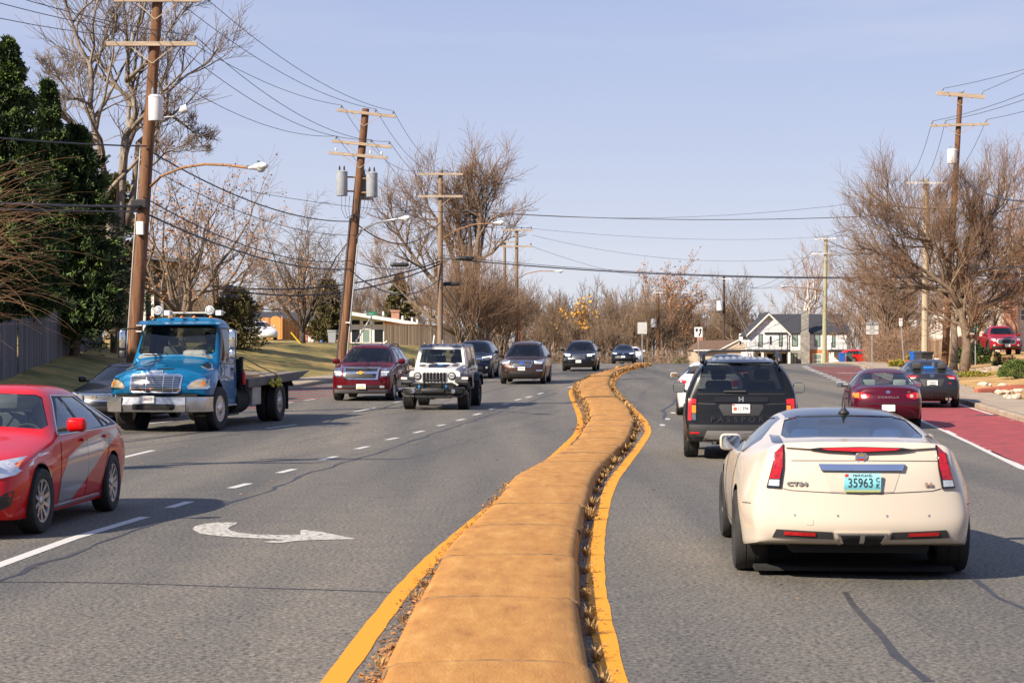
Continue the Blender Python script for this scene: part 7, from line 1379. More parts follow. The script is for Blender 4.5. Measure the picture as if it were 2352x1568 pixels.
 Y = lambda px, py: PX(px, py, 94.8); f0 = crossarm(R1, Y(0, 214).z, XD(2151, 94.8), XD(2262, 94.8), zb=Y(0, 223).z, ins=(.1, .55, .97), th=.08, m=M_ARM); f1 = crossarm(R1, Y(0, 289).z, XD(2137, 94.8), XD(2272, 94.8), zb=Y(0, 285).z, ins=(.0, .24, .98), im=M_INS)
 can(R1, Y(0, 376).z, -.27, -.28, .25, .66, M_CANW, 1)
 lamparm(R1, 0, [R1.at(Y(0, 480).z), PX(2130, 480, 94), PX(2080, 476, 93), PX(2032, 470, 92)], None, size=1.)
 R2 = pole('pale pole standing behind the bare tree on the right', 108, 2124, (2127, 412), M_POLEP, .20, .15); g0 = crossarm(R2, PX(0, 421, 108).z, XD(2078, 108), XD(2176, 108), ins=(0, .4, .98), m=M_CANW)
 R3 = pole('greenish utility pole in front of the white house', 160, 1893, (1897, 545), M_POLEG, .20, .15); h0 = crossarm(R3, PX(0, 550, 160).z, XD(1870, 160), XD(1921, 160), zb=PX(0, 548, 160).z, ins=(0, .6, 1), m=M_CANW); h1 = crossarm(R3, PX(0, 583, 160).z, XD(1863, 160), XD(1922, 160), ins=(0, .35, .98), m=M_CANW)
 lamparm(R3, 0, [R3.at(PX(0, 670, 160).z), PX(1860, 663, 159), PX(1812, 658, 158)], None, size=1.2)
 R4 = pole('dark pole with a white box left of the white house', 250, 1662, (1663, 634), M_POLED, .20, .16); k0 = crossarm(R4, PX(0, 641, 250).z, XD(1647, 250), XD(1680, 250), ins=(0, 1), m=M_CANW); can(R4, PX(0, 713, 250).z, -.55, -.2, .42, 1.2, M_CANW, 0)
 R5 = pole('orange brown pole near the back of the blank road sign', 240, 1512, (1511, 668), M_POLE, .26, .2); l0 = crossarm(R5, PX(0, 672, 240).z, XD(1499, 240), XD(1523, 240), ins=(0, 1), m=M_CANW); can(R5, PX(0, 752, 240).z, -.55, -.2, .38, 1.0, M_CANW, 0)
 P0 = pole('utility pole beside the road out of the picture on the left', 23, 0, (0, 0), M_POLE, .19, .14)
 for o in list(P0.root.children): bpy.data.objects.remove(o)
 P0.B = Vector((-15.4, 23, .1)); P0.T = Vector((-15.0, 23, 10.6)); P0.root.location = P0.B; q = MB(); q.tube([(0, 0, 0), P0.T - P0.B], .19, 12, M_POLE, r2=.14); q.build('pole', P0.root)
 P0.at = lambda z: P0.B + (P0.T - P0.B) * ((z - P0.B.z) / (P0.T.z - P0.B.z)); P0.loc = lambda v: v - P0.B
 z0 = crossarm(P0, 10.5, -16.2, -13.8); z1 = crossarm(P0, 9.3, -16.2, -13.8); can(P0, 7.2, .3, -.2, .25, .9)
 for i, nm in enumerate(('left', 'middle', 'right')):
  wire(f'{nm} top wire running from above the frame to the leaning pole', a0[i], b0[i], .55); wire(f'{nm} wire from the leftmost pole to the middle crossarm of the leaning pole', a1[i], b1[i], .75)
  wire(f'{nm} top wire between the leaning pole and the straight pole', b0[i], c0[i], .9); wire(f'{nm} wire from the middle crossarm down to the straight pole', b1[i], c1[0] + Vector((i * 1.1, 0, 0)), .8)
  wire(f'{nm} wire crossing the sky from the left edge to the leftmost pole', z1[i], a1[i], .7); wire(f'{nm} highest wire leaving the frame at the top left', z0[i], a0[i], .7)
  wire(f'{nm} wire between the straight pole and the far black-capped pole', c0[i], d0[i], 1.0, .013);
  wire(f'{nm} far wire falling from the lower crossarm of the right pole', f1[i], g0[i], .6, .012); wire(f'{nm} far wire between the pale pole and the greenish pole', g0[i], h0[i], .9, .014)
  wire(f'{nm} thin wire from the greenish pole toward the dark pole', h1[i], k0[min(i, 1)], 2.2, .016)
  wire(f'{nm} wire from the right pole off the right edge', f1[i], (20 + i * .8, 30, 13.5), 1.4, .012)
 for i in range(2): wire('wire from the doubled crossarm off the right edge, %s' % ('upper' if i else 'lower'), f0[i * 2], (23, 38, 13.2 + i * 3.0), .9, .012)
 wire('far wire joining the dark pole and the orange brown pole', k0[0], l0[1], 1.5, .018); wire('wire from the orange brown pole away to the left trees', l0[0], PX(1300, 735, 230), .8, .018)
 A = lambda P, y, d: P.at(PX(0, y, d).z) + Vector((0, -.2, 0))
 wire('thick black cable sloping from the left edge past the lamp arm', (-16.0, 23, 5.95), A(P1, 336, 51.3), .35, .022); wire('thick cable from the lamp arm to the leaning pole', A(P1, 342, 51.3), A(P2, 508, 78.8), .55, .022)
 wire('cable bundle hanging low across the evergreens', (-15.6, 23, 4.62), A(P1, 474, 51.3), .28, .035); wire('grey telephone cable below the cable bundle', (-15.6, 23, 4.35), A(P1, 486, 51.3), .22, .025)
 wire('telephone cable from the leftmost pole to the leaning pole', A(P1, 486, 51.3), A(P2, 618, 78.8), .45, .026); wire('slender cable above the telephone cable to the leaning pole', A(P1, 452, 51.3), A(P2, 598, 78.8), .6, .018)
 wire('thin wire under the thick cable toward the leaning pole', A(P1, 380, 51.3), A(P2, 540, 78.8), .5, .012); wire('cable dipping between the leaning pole and the straight pole', A(P2, 510, 78.8), A(P3, 512, 102.8), 1.0, .028)
 wire('telephone cable dipping between the leaning and straight poles', A(P2, 622, 78.8), A(P3, 640, 102.8), .9, .028); wire('upper cable rising to the straight pole from the leaning pole', A(P2, 598, 78.8), A(P3, 590, 102.8), .5, .02)
 wire('pair of thick cables rising behind the leaning pole', PX(480, 655, 95), A(P3, 600, 102.8), .7, .04); wire('lower cable of the pair behind the leaning pole', PX(480, 656, 96), A(P3, 606, 102.8), 1.0, .04)
 wire('cable swooping from the straight pole toward the far trees', A(P3, 640, 102.8), A(P4, 770, 146), 1.3, .03); wire('second cable swooping lower from the straight pole', A(P3, 660, 102.8), A(P5, 790, 168), 1.8, .03)
 wire('long thick black cable spanning the whole road to the right', A(P3, 592, 102.8), PX(2420, 626, 100), .62, .034, n=40); wire('companion of the long black cable spanning the road', A(P3, 586, 102.8), PX(2420, 621, 101), .7, .015, n=40)
 wire('upper black cable spanning the road to the brown pole', PX(1060, 483, 103), A(R1, 486, 94.8), .45, .020, n=40); wire('thin top wire spanning the road to the right trees', PX(560, 436, 84), PX(1110, 485, 101), .35, .012, n=30)
 wire('thin grey wire above the upper black cable', PX(1110, 487, 101), PX(2000, 462, 96), .55, .009, n=40); wire('cable from the brown pole going on to the right edge', A(R1, 486, 94.8), PX(2400, 462, 80), .25, .02)
 wire('thin wire fading across the sky left of the greenish pole', PX(1130, 515, 120), PX(1870, 545, 158), .5, .009, n=40); wire('thin wire from the far poles to the greenish pole', PX(1222, 540, 146), PX(1866, 590, 158), 1.0, .011, n=40); wire('faint low wire from the far poles over the trees', PX(1222, 566, 146), PX(1660, 640, 245), 1.2, .013, n=40)
 wire('thick service cable from the brown pole down to the right edge', A(R1, 398, 94.8), PX(2420, 455, 60), .55, .03); wire('double cable sagging at the right edge', PX(2185, 598, 95), PX(2400, 598, 70), .35, .03); wire('lower sagging cable at the right edge', PX(2185, 616, 95), PX(2400, 628, 70), .45, .03)
 wire('cable from the greenish pole down to the white house', A(R3, 734, 160), PX(1640, 800, 205), .8, .03); wire('slanted wire from the greenish pole over the white house roof', A(R3, 700, 160), PX(1640, 830, 215), -.5, .022)
 for i, (x, y) in enumerate(((1735, 815), (1755, 822))): wire('pale guy wire of the dark pole, %s of two' % ('left' if i == 0 else 'right'), R4.at(PX(0, 650 + i * 12, 250).z), PX(x, y, 235), 0, .02, 'guy wires of the dark pole', M_GALV, 4, 'guy_wire', 'guy wire')
 for (px, py, d, lb) in ((1068, 589, 102.6, 'black splice case on the long cable right of the straight pole'), (918, 604, 100, 'black splice case on the rising cable left of the straight pole'), (1036, 648, 103.5, 'small splice case below and right of the straight pole'), (532, 678, 95, 'splice case hanging on the cable behind the leaning pole')):
  q = MB(); q.lathe([(.02, -.5), (.09, -.44), (.11, -.3), (.11, .3), (.09, .44), (.02, .5)], 12, 'x', PX(px, py, d) + Vector((0, -.1, -.1)), M_BLK); tag(q.build('splice_case', smooth=True), lb, 'splice case')
poles()
# ============================================================ TREES
M_BARK = ramp_mat('bark_grey_brown', [(.3, (.085, .060, .042)), (.7, (.24, .175, .125))], 6, 6, bump=.6, bs=18); M_BARKW = ramp_mat('bark_pale_sycamore', [(.35, (.10, .075, .055)), (.62, (.28, .23, .18))], 3, 6, bump=.3, bs=12)
M_TWIG = ramp_mat('twig_brown', [(.35, (.14, .085, .052)), (.65, (.30, .19, .12))], 1.2, 3, bump=0); M_TWIGO = ramp_mat('twig_orange', [(.35, (.22, .115, .060)), (.65, (.38, .22, .12))], 1.0, 3, bump=0); M_TWIGG = ramp_mat('twig_grey', [(.35, (.12, .085, .062)), (.65, (.26, .19, .14))], 1.0, 3, bump=0)
M_NEEDLE = ramp_mat('evergreen_foliage', [(.36, (.006, .014, .004)), (.50, (.030, .060, .012)), (.64, (.13, .19, .03))], 2.2, 5, rough=.75, bump=0); M_NEEDLEB = ramp_mat('bronzed_evergreen', [(.32, (.035, .035, .010)), (.5, (.085, .075, .020)), (.68, (.17, .13, .04))], 1.3, 5, rough=.75, bump=0)  # brightest evergreen stop paints lit tips and highlights into the needle colour
M_LEAFO = mat('clinging_dead_leaf', (.34, .15, .05), .8, var=.5, scale=2); M_LEAFY = mat('golden_leaf', (.55, .28, .03), .7, var=.4, scale=2); M_LEAFG = ramp_mat('shrub_leaf', [(.35, (.03, .06, .012)), (.65, (.12, .17, .03))], 3, 4, bump=0)
def segs_mesh(name, P0, P1, R0, R1, m, parent, k=3):
 P0, P1 = np.array(P0), np.array(P1); R0, R1 = np.array(R0)[:, None], np.array(R1)[:, None]; d = P1 - P0; d /= np.linalg.norm(d, axis=1)[:, None] + 1e-9
 a = np.where(np.abs(d[:, 2:3]) < .9, np.array([[0, 0, 1.]]), np.array([[1., 0, 0]])); u = np.cross(d, a); u /= np.linalg.norm(u, axis=1)[:, None] + 1e-9; w = np.cross(d, u); n = len(P0); V = np.zeros((n, 2 * k, 3))
 for j in range(k):
  t = 2 * math.pi * j / k; o = u * math.cos(t) + w * math.sin(t); V[:, j] = P0 + o * R0; V[:, k + j] = P1 + o * R1
 q = np.array([[j, (j + 1) % k, k + (j + 1) % k, k + j] for j in range(k)]); F = (q[None] + (np.arange(n) * 2 * k)[:, None, None]).reshape(-1, 4)
 return quads_obj(name, V.reshape(-1, 3), F, m, parent, True)
def quads_obj(name, V, F, m, parent, smooth=False):
 me = bpy.data.meshes.new(name); nf = len(F); me.vertices.add(len(V)); me.vertices.foreach_set('co', np.asarray(V, np.float32).ravel()); me.loops.add(nf * 4); me.loops.foreach_set('vertex_index', np.asarray(F, np.int32).ravel())
 me.polygons.add(nf); me.polygons.foreach_set('loop_start', np.arange(nf, dtype=np.int32) * 4); me.polygons.foreach_set('use_smooth', np.full(nf, smooth)); me.materials.append(m); me.update(calc_edges=True); return link(name, me, parent)
def cards(name, C, D, L, Wd, m, parent, seed=0):
 """leaf cards at C along D with length L, width Wd"""
 rng = np.random.RandomState(seed); C, D = np.array(C), np.array(D, float); n = len(C); D /= np.linalg.norm(D, axis=1)[:, None] + 1e-9; r = rng.normal(size=(n, 3)); w = np.cross(D, r); w /= np.linalg.norm(w, axis=1)[:, None] + 1e-9
 L = np.broadcast_to(L, n)[:, None]; Wd = np.broadcast_to(Wd, n)[:, None]; V = np.stack([C - w * Wd * .3, C + w * Wd * .3, C + D * L + w * Wd * .5, C + D * L - w * Wd * .5], 1).reshape(-1, 3); return quads_obj(name, V, np.arange(n * 4).reshape(-1, 4), m, parent)
class Grow:
 def __init__(g, seed, droop=0., up=.25, wob=.22, dens=1., twig=.007, lev=4, ratio=.62, ang=42, minl=.25, pl=.27):
  g.rng = np.random.RandomState(seed); g.S = []; g.tips = []; g.droop, g.up, g.wob, g.dens, g.twig, g.lev, g.ratio, g.ang, g.minl, g.pl = droop, up, wob, dens, twig, lev, ratio, ang, minl, pl
 def branch(g, p, d, L, r, lv, path=None):
  rng = g.rng; n = 5 if lv <= 1 else (4 if lv == 2 else 3); pts = [np.array(p, float)]; d = np.array(d, float); d /= np.linalg.norm(d)
  if path is not None: pts = [np.array(q, float) for q in path]; n = len(pts) - 1
  else:
   for i in range(n):
    d = d + rng.normal(0, g.wob, 3) + np.array([0, 0, g.up * .35 - (g.droop * .5 * lv * (i + 1) / n)]); d /= np.linalg.norm(d); pts.append(pts[-1] + d * L / n)
  re = max(g.twig * .7, r * (.35 if lv < g.lev else .6))
  for i in range(n):
   a, b = r + (re - r) * i / n, r + (re - r) * (i + 1) / n; g.S.append((pts[i], pts[i + 1], a, b, lv))
  if lv >= g.lev: g.tips.append((pts[-1], pts[-1] - pts[-2])); return
  if path is not None: L = sum(np.linalg.norm(pts[i + 1] - pts[i]) for i in range(n))
  k = max(2, int(round((4.2 if lv < g.lev - 1 else 4.8) * g.dens * (1.5 if path is not None else 1))))
  for j in range(k):
   t = .22 + .78 * (j + rng.rand() * .8) / k; t = min(t, .99); i = min(n - 1, int(t * n)); f = t * n - i; q = pts[i] * (1 - f) + pts[i + 1] * f; ax = pts[i + 1] - pts[i]; ax = ax / np.linalg.norm(ax)
   rv = np.cross(ax, rng.normal(size=3)); rv /= np.linalg.norm(rv) + 1e-9; th = math.radians(g.ang * rng.uniform(.6, 1.35)); nd = ax * math.cos(th) + rv * math.sin(th); nl = L * g.ratio * (1.15 - .55 * t) * rng.uniform(.7, 1.2)
   if path is not None: nl = min(nl, L * g.pl)
   if nl < g.minl: nl = g.minl
   g.branch(q, nd, nl, max(g.twig, (r + (re - r) * t) * .58), lv + 1)
  g.branch(pts[-1], pts[-1] - pts[-2], L * (g.ratio * .8 if path is None else .15), re, lv + 1)
def bare_tree(name, label, base, H, seed, spread=.5, stems=1, r=.2, bark=None, twigm=None, group=None, trunkh=.28, leaves=0, leafm=None, limbs=None, leafs=.06, lean=(0, 0), nl=None, **kw):
 g = Grow(seed, **kw); rng = g.rng; root = empty(name, base, 0, label, 'tree', group); tr = MB()
 if limbs:
  for (pts, r0, r1) in limbs:
   P = [np.array(q) - np.array(base) for q in pts]; n0 = len(g.S); g.branch(P[0], P[1] - P[0], 0, r0, 0, path=P)
   g.S[n0:n0 + len(P) - 1] = [(s[0], s[1], r0 + (r1 - r0) * i / (len(P) - 1), r0 + (r1 - r0) * (i + 1) / (len(P) - 1), 0) for i, s in enumerate(g.S[n0:n0 + len(P) - 1])]
   tr.tube([Vector(p) for p in P], [r0 * (1.25 if i == 0 else 1) + (r1 - r0) * i / (len(P) - 1) for i in range(len(P))], 9, bark or M_BARK)
 else:
  for s in range(stems):
   a = 2 * math.pi * s / max(1, stems) + rng.rand(); o = np.array([math.cos(a), math.sin(a), 0]) * (.12 * (stems > 1)); th = H * trunkh * rng.uniform(.85, 1.15)
   d = np.array([math.cos(a) * .25 * (stems > 1) + lean[0], math.sin(a) * .25 * (stems > 1) + lean[1], 1.]); top = o + d / np.linalg.norm(d) * th; mid = (o + top) / 2 + rng.normal(0, .04 * th, 3) * np.array([1, 1, 0])
   tr.tube([Vector(o + np.array([0, 0, -.3])), Vector(o + np.array([0, 0, .25])), Vector(mid), Vector(top)], [r * 1.45, r * 1.08, r * .95, r * .85], 10, bark or M_BARK)
   k = nl or rng.randint(5, 8)
   for j in range(k):
    b = 2 * math.pi * j / k + rng.rand() * .9; el = rng.uniform(.25, 1.); dd = np.array([math.cos(b) * spread * (1.3 - el * .9), math.sin(b) * spread * (1.3 - el * .9), .45 + el * .75]) + np.array([lean[0], lean[1], 0]); t = rng.uniform(.55, 1.)
    g.branch(mid * (1 - t) + top * t if t < 1 else top, dd, (H - th * t) * rng.uniform(.50, .72) * (.8 + .3 * el), r * rng.uniform(.42, .62), 1)
   g.branch(top, d + rng.normal(0, .1, 3), (H - th) * .62, r * .7, 1)
 tr.build('trunk', root, smooth=True, fix=False)
 S1 = [s for s in g.S if s[4] <= 1]; S2 = [s for s in g.S if s[4] > 1]
 if S1: segs_mesh('limb', *zip(*[(s[0], s[1], s[2], s[3]) for s in S1]), bark or M_BARK, root, 6)
 cr = segs_mesh('crown', *zip(*[(s[0], s[1], s[2], s[3]) for s in S2]), twigm or M_TWIG, root, 3)
 if leaves:
  idx = rng.choice(len(g.tips), min(leaves, len(g.tips)), replace=leaves > len(g.tips)); C = np.array([g.tips[i][0] for i in idx]) + rng.normal(0, .12, (len(idx), 3)); D = rng.normal(0, 1, (len(idx), 3)); cards('leaves', C, D, leafs, leafs, leafm or M_LEAFO, root, seed)
 return root
def conifer(name, label, base, H, rad, seed, n=9000, m=None, card=(.26, .11), skirt=.04, ragged=.25, group=None, shape=1., cat='tree', trunk=True, droop=.25, top=.0, per=34):
 rng = np.random.RandomState(seed); root = empty(name, base, 0, label, cat, group)
 if trunk:
  t = MB(); t.tube([(0, 0, -.2), (0, 0, H * .5), (0, 0, H * .96)], [H * .022 + .03, H * .012 + .02, .02], 8, M_BARK); t.build('trunk', root, smooth=True)
 nb = max(30, n // per); C, D = [], []; S = []
 for i in range(nb):
  z = H * (skirt + (1 - skirt) * (i + rng.rand()) / nb); f = 1 - (z / H); R_ = rad * (f ** shape if top == 0 else min(1, f ** shape + top)) * rng.uniform(1 - ragged, 1 + ragged * .6) + .06; a = rng.uniform(0, 2 * math.pi); up = rng.uniform(-.1, .4)
  p0 = np.array([0, 0, z - R_ * .1]); p1 = np.array([math.cos(a) * R_, math.sin(a) * R_, z + up * R_ - droop * R_ * .5]); S.append((p0, p1, .02 + R_ * .008, .006))
  for k in range(per):
   t = 1 - (rng.rand() ** 1.7) * .85; q = p0 * (1 - t) + p1 * t + rng.normal(0, .05 + .10 * R_ * (1.15 - t), 3); d = (p1 - p0) / (R_ + .01) * .7 + rng.normal(0, .45, 3) + np.array([0, 0, .15]); C.append(q); D.append(d)
 L = rng.uniform(.6, 1.3, len(C)); cards('crown', C, D, card[0] * L, card[1] * L, m or M_NEEDLE, root, seed)
 if trunk: segs_mesh('limb', *zip(*S), M_BARK, root, 3)
 return root
def bush(name, label, base, rx, ry, rz_, seed, n=2600, m=None, card=(.10, .07), group=None, lump=.18, cat='bush'):
 rng = np.random.RandomState(seed); root = empty(name, base, 0, label, cat, group); v = rng.normal(size=(n, 3)); v /= np.linalg.norm(v, axis=1)[:, None]; v[:, 2] = np.abs(v[:, 2]) * 1.0 - .15
 ph = rng.rand(6) * 6; bump = 1 + lump * (np.sin(v[:, 0] * 4 + ph[0]) * np.sin(v[:, 1] * 5 + ph[1]) + .6 * np.sin(v[:, 2] * 7 + ph[2])); r = (1 - .35 * rng.rand(n) ** 2) * bump; C = v * r[:, None] * np.array([rx, ry, rz_]) + np.array([0, 0, rz_ * .2]); D = v + rng.normal(0, .6, (n, 3)); L = rng.uniform(.6, 1.3, n)
 cards('foliage', C, D, card[0] * L, card[1] * L, m or M_LEAFG, root, seed); S = []
 for i in range(14): a = rng.uniform(0, 6.28); S.append((np.array([0, 0, -.1]), np.array([math.cos(a) * rx * .7, math.sin(a) * ry * .7, rz_ * rng.uniform(.3, 1.)]), .02, .008))
 segs_mesh('stem', *zip(*S), M_TWIG, root, 3); return root
def B(px, d, dz=0.): x = XD(px, d); return (x, d, gz(x, d) + dz)
def trees():
 w = lambda l, d: [PX(a, b_, d + (e[0] if e else 0)) for (a, b_, *e) in l]
 d = 82; b = B(268, d); bz = Vector(b)
 bare_tree('sycamore_tree', 'very tall bare tree with several pale forking trunks behind the leftmost pole', b, 17, 11, bark=M_BARKW, twigm=M_TWIGG, twig=.010, lev=3, dens=1.45, ratio=.66, ang=40, up=.3, wob=.16, limbs=[
  ([bz + Vector((0, 0, -.3))] + w([(262, 620), (250, 520), (240, 450), (237, 390), (223, 330), (216, 288), (207, 240), (211, 192), (207, 147), (183, 108), (171, 69), (155, 20), (140, -40)], d), .21, .04),
  ([bz + Vector((.2, .3, -.3))] + w([(272, 600), (276, 468), (282, 390), (288, 315), (303, 285), (313, 255), (303, 210), (290, 186), (295, 126), (315, 60), (335, -20)], d + .5), .24, .04),
  (w([(222, 327), (180, 294), (150, 270), (111, 240, -1), (69, 219, -1.5)], d), .13, .03), (w([(290, 520), (306, 450), (318, 330), (351, 300, 1), (381, 255, 1.5), (387, 210, 2), (425, 175, 2.5), (468, 150, 3)], d + .6), .17, .03),
  (w([(381, 255, 1), (420, 285, 2), (440, 300, 2), (462, 330, 2)], d), .07, .02), (w([(290, 186), (330, 150, -1), (360, 110, -1.5), (395, 60, -2), (420, 20, -2)], d), .09, .02), (w([(207, 147), (240, 110, 1), (262, 60, 1), (270, 10, 1)], d), .07, .02), (w([(207, 240), (170, 225, -1), (135, 180, -1), (105, 160, -2)], d), .06, .015),
  (w([(216, 288), (190, 240, 1), (178, 200, 1), (150, 150, 2)], d), .06, .015), (w([(318, 330), (350, 380, -1), (380, 350, -2), (420, 340, -2)], d), .06, .015)])
 bare_tree('bare_tree', 'low spreading bare tree with rusty remnant leaves right of the leftmost pole', B(415, 92), 8.6, 12, spread=.95, r=.24, trunkh=.16, leaves=1700, leafs=.10, lev=4, dens=1.05, twig=.009, ratio=.64, ang=44, nl=8, lean=(.1, 0), twigm=M_TWIGG)
 bare_tree('bare_tree', 'second bare tree with rusty leaves right behind the low spreading one', B(505, 106), 8.2, 13, spread=.8, r=.2, trunkh=.2, leaves=900, leafs=.09, lev=4, dens=.95, twig=.010, ratio=.62, ang=42)
 bare_tree('weeping_tree', 'weeping bare tree with dark forked trunk on the lawn left of the leaning pole', B(694, 122), 8.5, 21, spread=.80, r=.20, trunkh=.10, lev=4, dens=1.15, twig=.010, ratio=.60, ang=36, droop=.34, up=.55, nl=11, wob=.13, twigm=M_TWIGG, bark=mat('dark_bark', (.06, .045, .035), .9, var=.4, scale=8))
 d = 150; b = B(1080, d); bz = Vector(b); w0 = w; w = lambda l, d: w0([(e[0], 815 + (e[1] - 815) * .88, *e[2:]) for e in l], d)
 bare_tree('bare_tree', 'big bare tree with a tall column of branches behind the straight pole', b, 15, 31, bark=M_BARK, twigm=M_TWIG, twig=.011, lev=3, dens=1.9, ratio=.70, ang=42, up=.3, wob=.16, pl=.30, limbs=[
  ([bz] + w([(1082, 700), (1092, 600), (1097, 520), (1105, 460), (1098, 420), (1085, 385)], d), .34, .05), (w([(1075, 740), (1060, 640), (1040, 560), (1020, 490), (990, 440), (975, 410)], d + 1), .28, .04), (w([(1060, 700), (1010, 640), (960, 575), (920, 510, 1), (900, 450, 1)], d), .25, .04),
  (w([(1050, 760), (990, 720), (930, 660, 1), (880, 600, 1)], d - 1), .2, .04), (w([(1085, 640), (1060, 520), (1050, 450), (1040, 410)], d), .2, .04), (w([(1095, 600), (1110, 500), (1118, 430), (1112, 390)], d + 1), .16, .03), (w([(1082, 560), (1078, 470), (1072, 400), (1075, 378)], d), .14, .03)])
 for i, (px, dd, H, nm) in enumerate(((1062, 138, 7.0, 'left'), (1108, 141, 7.6, 'middle'), (1150, 146, 6.6, 'right'))):
  bare_tree('bare_thicket', f'twiggy many-stemmed brush tree, {nm} of three behind the grey fence', B(px, dd), H, 40 + i, spread=.45, stems=5, r=.09, trunkh=.14, lev=3, dens=1.5, twig=.012, ratio=.70, ang=30, nl=4, up=.5, twigm=M_TWIG, group='brush trees behind the grey fence')
 d = 90; b = B(2214, d); bz = Vector(b)
 bare_tree('bare_tree', 'large bare tree with a pollarded fan of branches beside the brown right pole', b, 10, 51, twigm=M_TWIG, bark=M_BARK, twig=.0055, lev=3, dens=2.0, ratio=.72, ang=38, up=.34, wob=.16, pl=.38, limbs=[
  ([bz + Vector((0, 0, -.2))] + w([(2222, 790), (2214, 730), (2206, 690), (2200, 640)], d), .24, .13), (w([(2206, 690), (2180, 640), (2130, 600), (2070, 560), (2000, 540, -1)], d), .15, .03), (w([(2200, 650), (2190, 590), (2140, 520), (2080, 460, 1), (2030, 420, 1)], d), .14, .03), (w([(2200, 640), (2205, 560), (2180, 480), (2160, 420)], d), .13, .03),
  (w([(2205, 660), (2240, 600), (2260, 520), (2280, 450, 1), (2300, 400, 1)], d), .14, .03), (w([(2210, 680), (2260, 630), (2310, 580), (2350, 530, -1)], d), .13, .03), (w([(2203, 600), (2225, 520), (2230, 440), (2225, 400)], d), .11, .03), (w([(2190, 650), (2120, 640, 1), (2050, 640, 2), (1980, 620, 2)], d), .11, .02), (w([(2212, 700), (2270, 680, 1), (2330, 650, 2), (2400, 640, 2)], d), .11, .02), (w([(2140, 520), (2090, 510, -1), (2040, 500, -1), (1985, 470, -1)], d), .06, .02)])
 bare_tree('bare_tree', 'slimmer dark-trunked bare tree just left of the large fan-shaped one', B(2190, 97), 9.0, 52, spread=.7, r=.2, trunkh=.3, lev=4, dens=1.05, twig=.010, ratio=.66, ang=36, twigm=M_TWIG)
 bare_tree('bare_tree', 'bare tree at the right edge above the red pickup', B(2390, 100), 10.5, 53, spread=.75, r=.26, trunkh=.22, lev=4, dens=1.1, twig=.010, ratio=.66, ang=38, twigm=M_TWIGO)
 for i, (px, dd, H, lb) in enumerate(((2045, 132, 8.2, 'bare tree with two grey trunks behind the no parking sign'), (2095, 150, 9.5, 'bare tree behind the red brick garden wall'), (1996, 146, 7.2, 'crooked bare tree behind the bus lane sign'), (1962, 232, 9.0, 'low bare tree over the red estate car'), (2280, 138, 8.0, 'bare tree in front of the brick chimney house'))):
  bare_tree('bare_tree', lb, B(px, dd), H, 60 + i, spread=.9, stems=2 if i == 0 else 1, r=.17, trunkh=.2, lev=4, dens=1.0, twig=.012, ratio=.66, ang=42, twigm=M_TWIG, bark=M_BARK)
 bare_tree('bare_tree', 'rusty-leaved bare tree behind the orange brown pole', B(1522, 262), 14.6, 71, spread=.75, r=.33, trunkh=.2, lev=4, dens=1.15, twig=.02, leaves=1600, leafs=.22, ratio=.64, ang=40)
 bare_tree('bare_tree', 'dense round-crowned bare tree right of the dark pole', B(1690, 275), 12.5, 72, spread=.8, r=.33, trunkh=.18, lev=4, dens=1.3, twig=.018, ratio=.64, ang=38, twigm=M_TWIGG)
 bare_tree('sycamore_tree', 'white-barked bare sycamore rising behind the white house roof', B(1852, 285), 17.5, 73, spread=.6, r=.36, trunkh=.3, lev=4, dens=1.0, twig=.017, ratio=.62, ang=38, bark=mat('white_bark', (.62, .56, .48), .8, var=.3, scale=3), twigm=M_TWIGO)
 bare_tree('bare_tree', 'sapling still holding golden leaves in the far wood', B(1338, 232), 8.0, 74, spread=.4, r=.12, trunkh=.3, lev=3, dens=1.3, twig=.015, leaves=420, leafs=.30, leafm=M_LEAFY, ratio=.6, ang=30)
 conifer('evergreen_tree', 'tall dark evergreen with feathery tip at the left edge above the grey fence', B(18, 67), 11.2, 2.2, 81, 64000, shape=.75, card=(.19, .05), skirt=.15, ragged=.5, per=170); conifer('evergreen_tree', 'broad dark evergreen leaning over the right part of the grey fence', B(172, 76), 9.0, 2.5, 82, 70000, shape=.72, card=(.19, .05), skirt=.10, ragged=.5, top=.05, per=170)
 conifer('evergreen_tree', 'middle dark evergreen with its spire between the two broad ones', B(112, 75), 10.6, 1.7, 83, 36000, shape=.8, card=(.19, .05), skirt=.12, ragged=.5, per=170)
 for i, (x, y, H) in enumerate(((-22, 47.5, 10.5), (-23.5, 52, 12), (-24, 57, 11), (-26, 62, 12), (-21, 43, 9))): conifer('evergreen_tree', 'evergreen standing in the row out of the picture on the left', (x, y, gz(x, y)), H, 3.7, 84 + i, 8000, shape=.45, card=(.5, .3), group='evergreens out of the picture')
 conifer('pine_tree', 'bronzed pine between the pale trunks and the leftmost pole', B(262, 96), 8.6, 2.6, 88, 6000, m=M_NEEDLEB, shape=.5, card=(.22, .10), skirt=.35, ragged=.5)
 conifer('evergreen_bush', 'round olive evergreen bush left of the parked white car', B(540, 100), 3.1, 1.55, 89, 9000, m=M_NEEDLEB, shape=.42, card=(.15, .06), skirt=.02, cat='bush', ragged=.18); conifer('evergreen_tree', 'brownish cone-shaped evergreen behind the white fascia house', B(918, 215), 8.6, 2.1, 90, 4500, m=M_NEEDLEB, shape=.7, card=(.35, .18))
 conifer('evergreen_tree', 'hanging dark evergreen between the brick house and the leaning pole', B(752, 140), 4.6, 1.3, 91, 6000, m=M_NEEDLEB, shape=.4, card=(.22, .10), skirt=.08)
 bush('hedge', 'clipped green hedge behind the truck roof', B(366, 96), .95, .8, 1.35, 92, 4000, card=(.08, .06), m=M_NEEDLEB, cat='hedge')
 rng = np.random.RandomState(5); S = []; base = np.array(B(-140, 40));
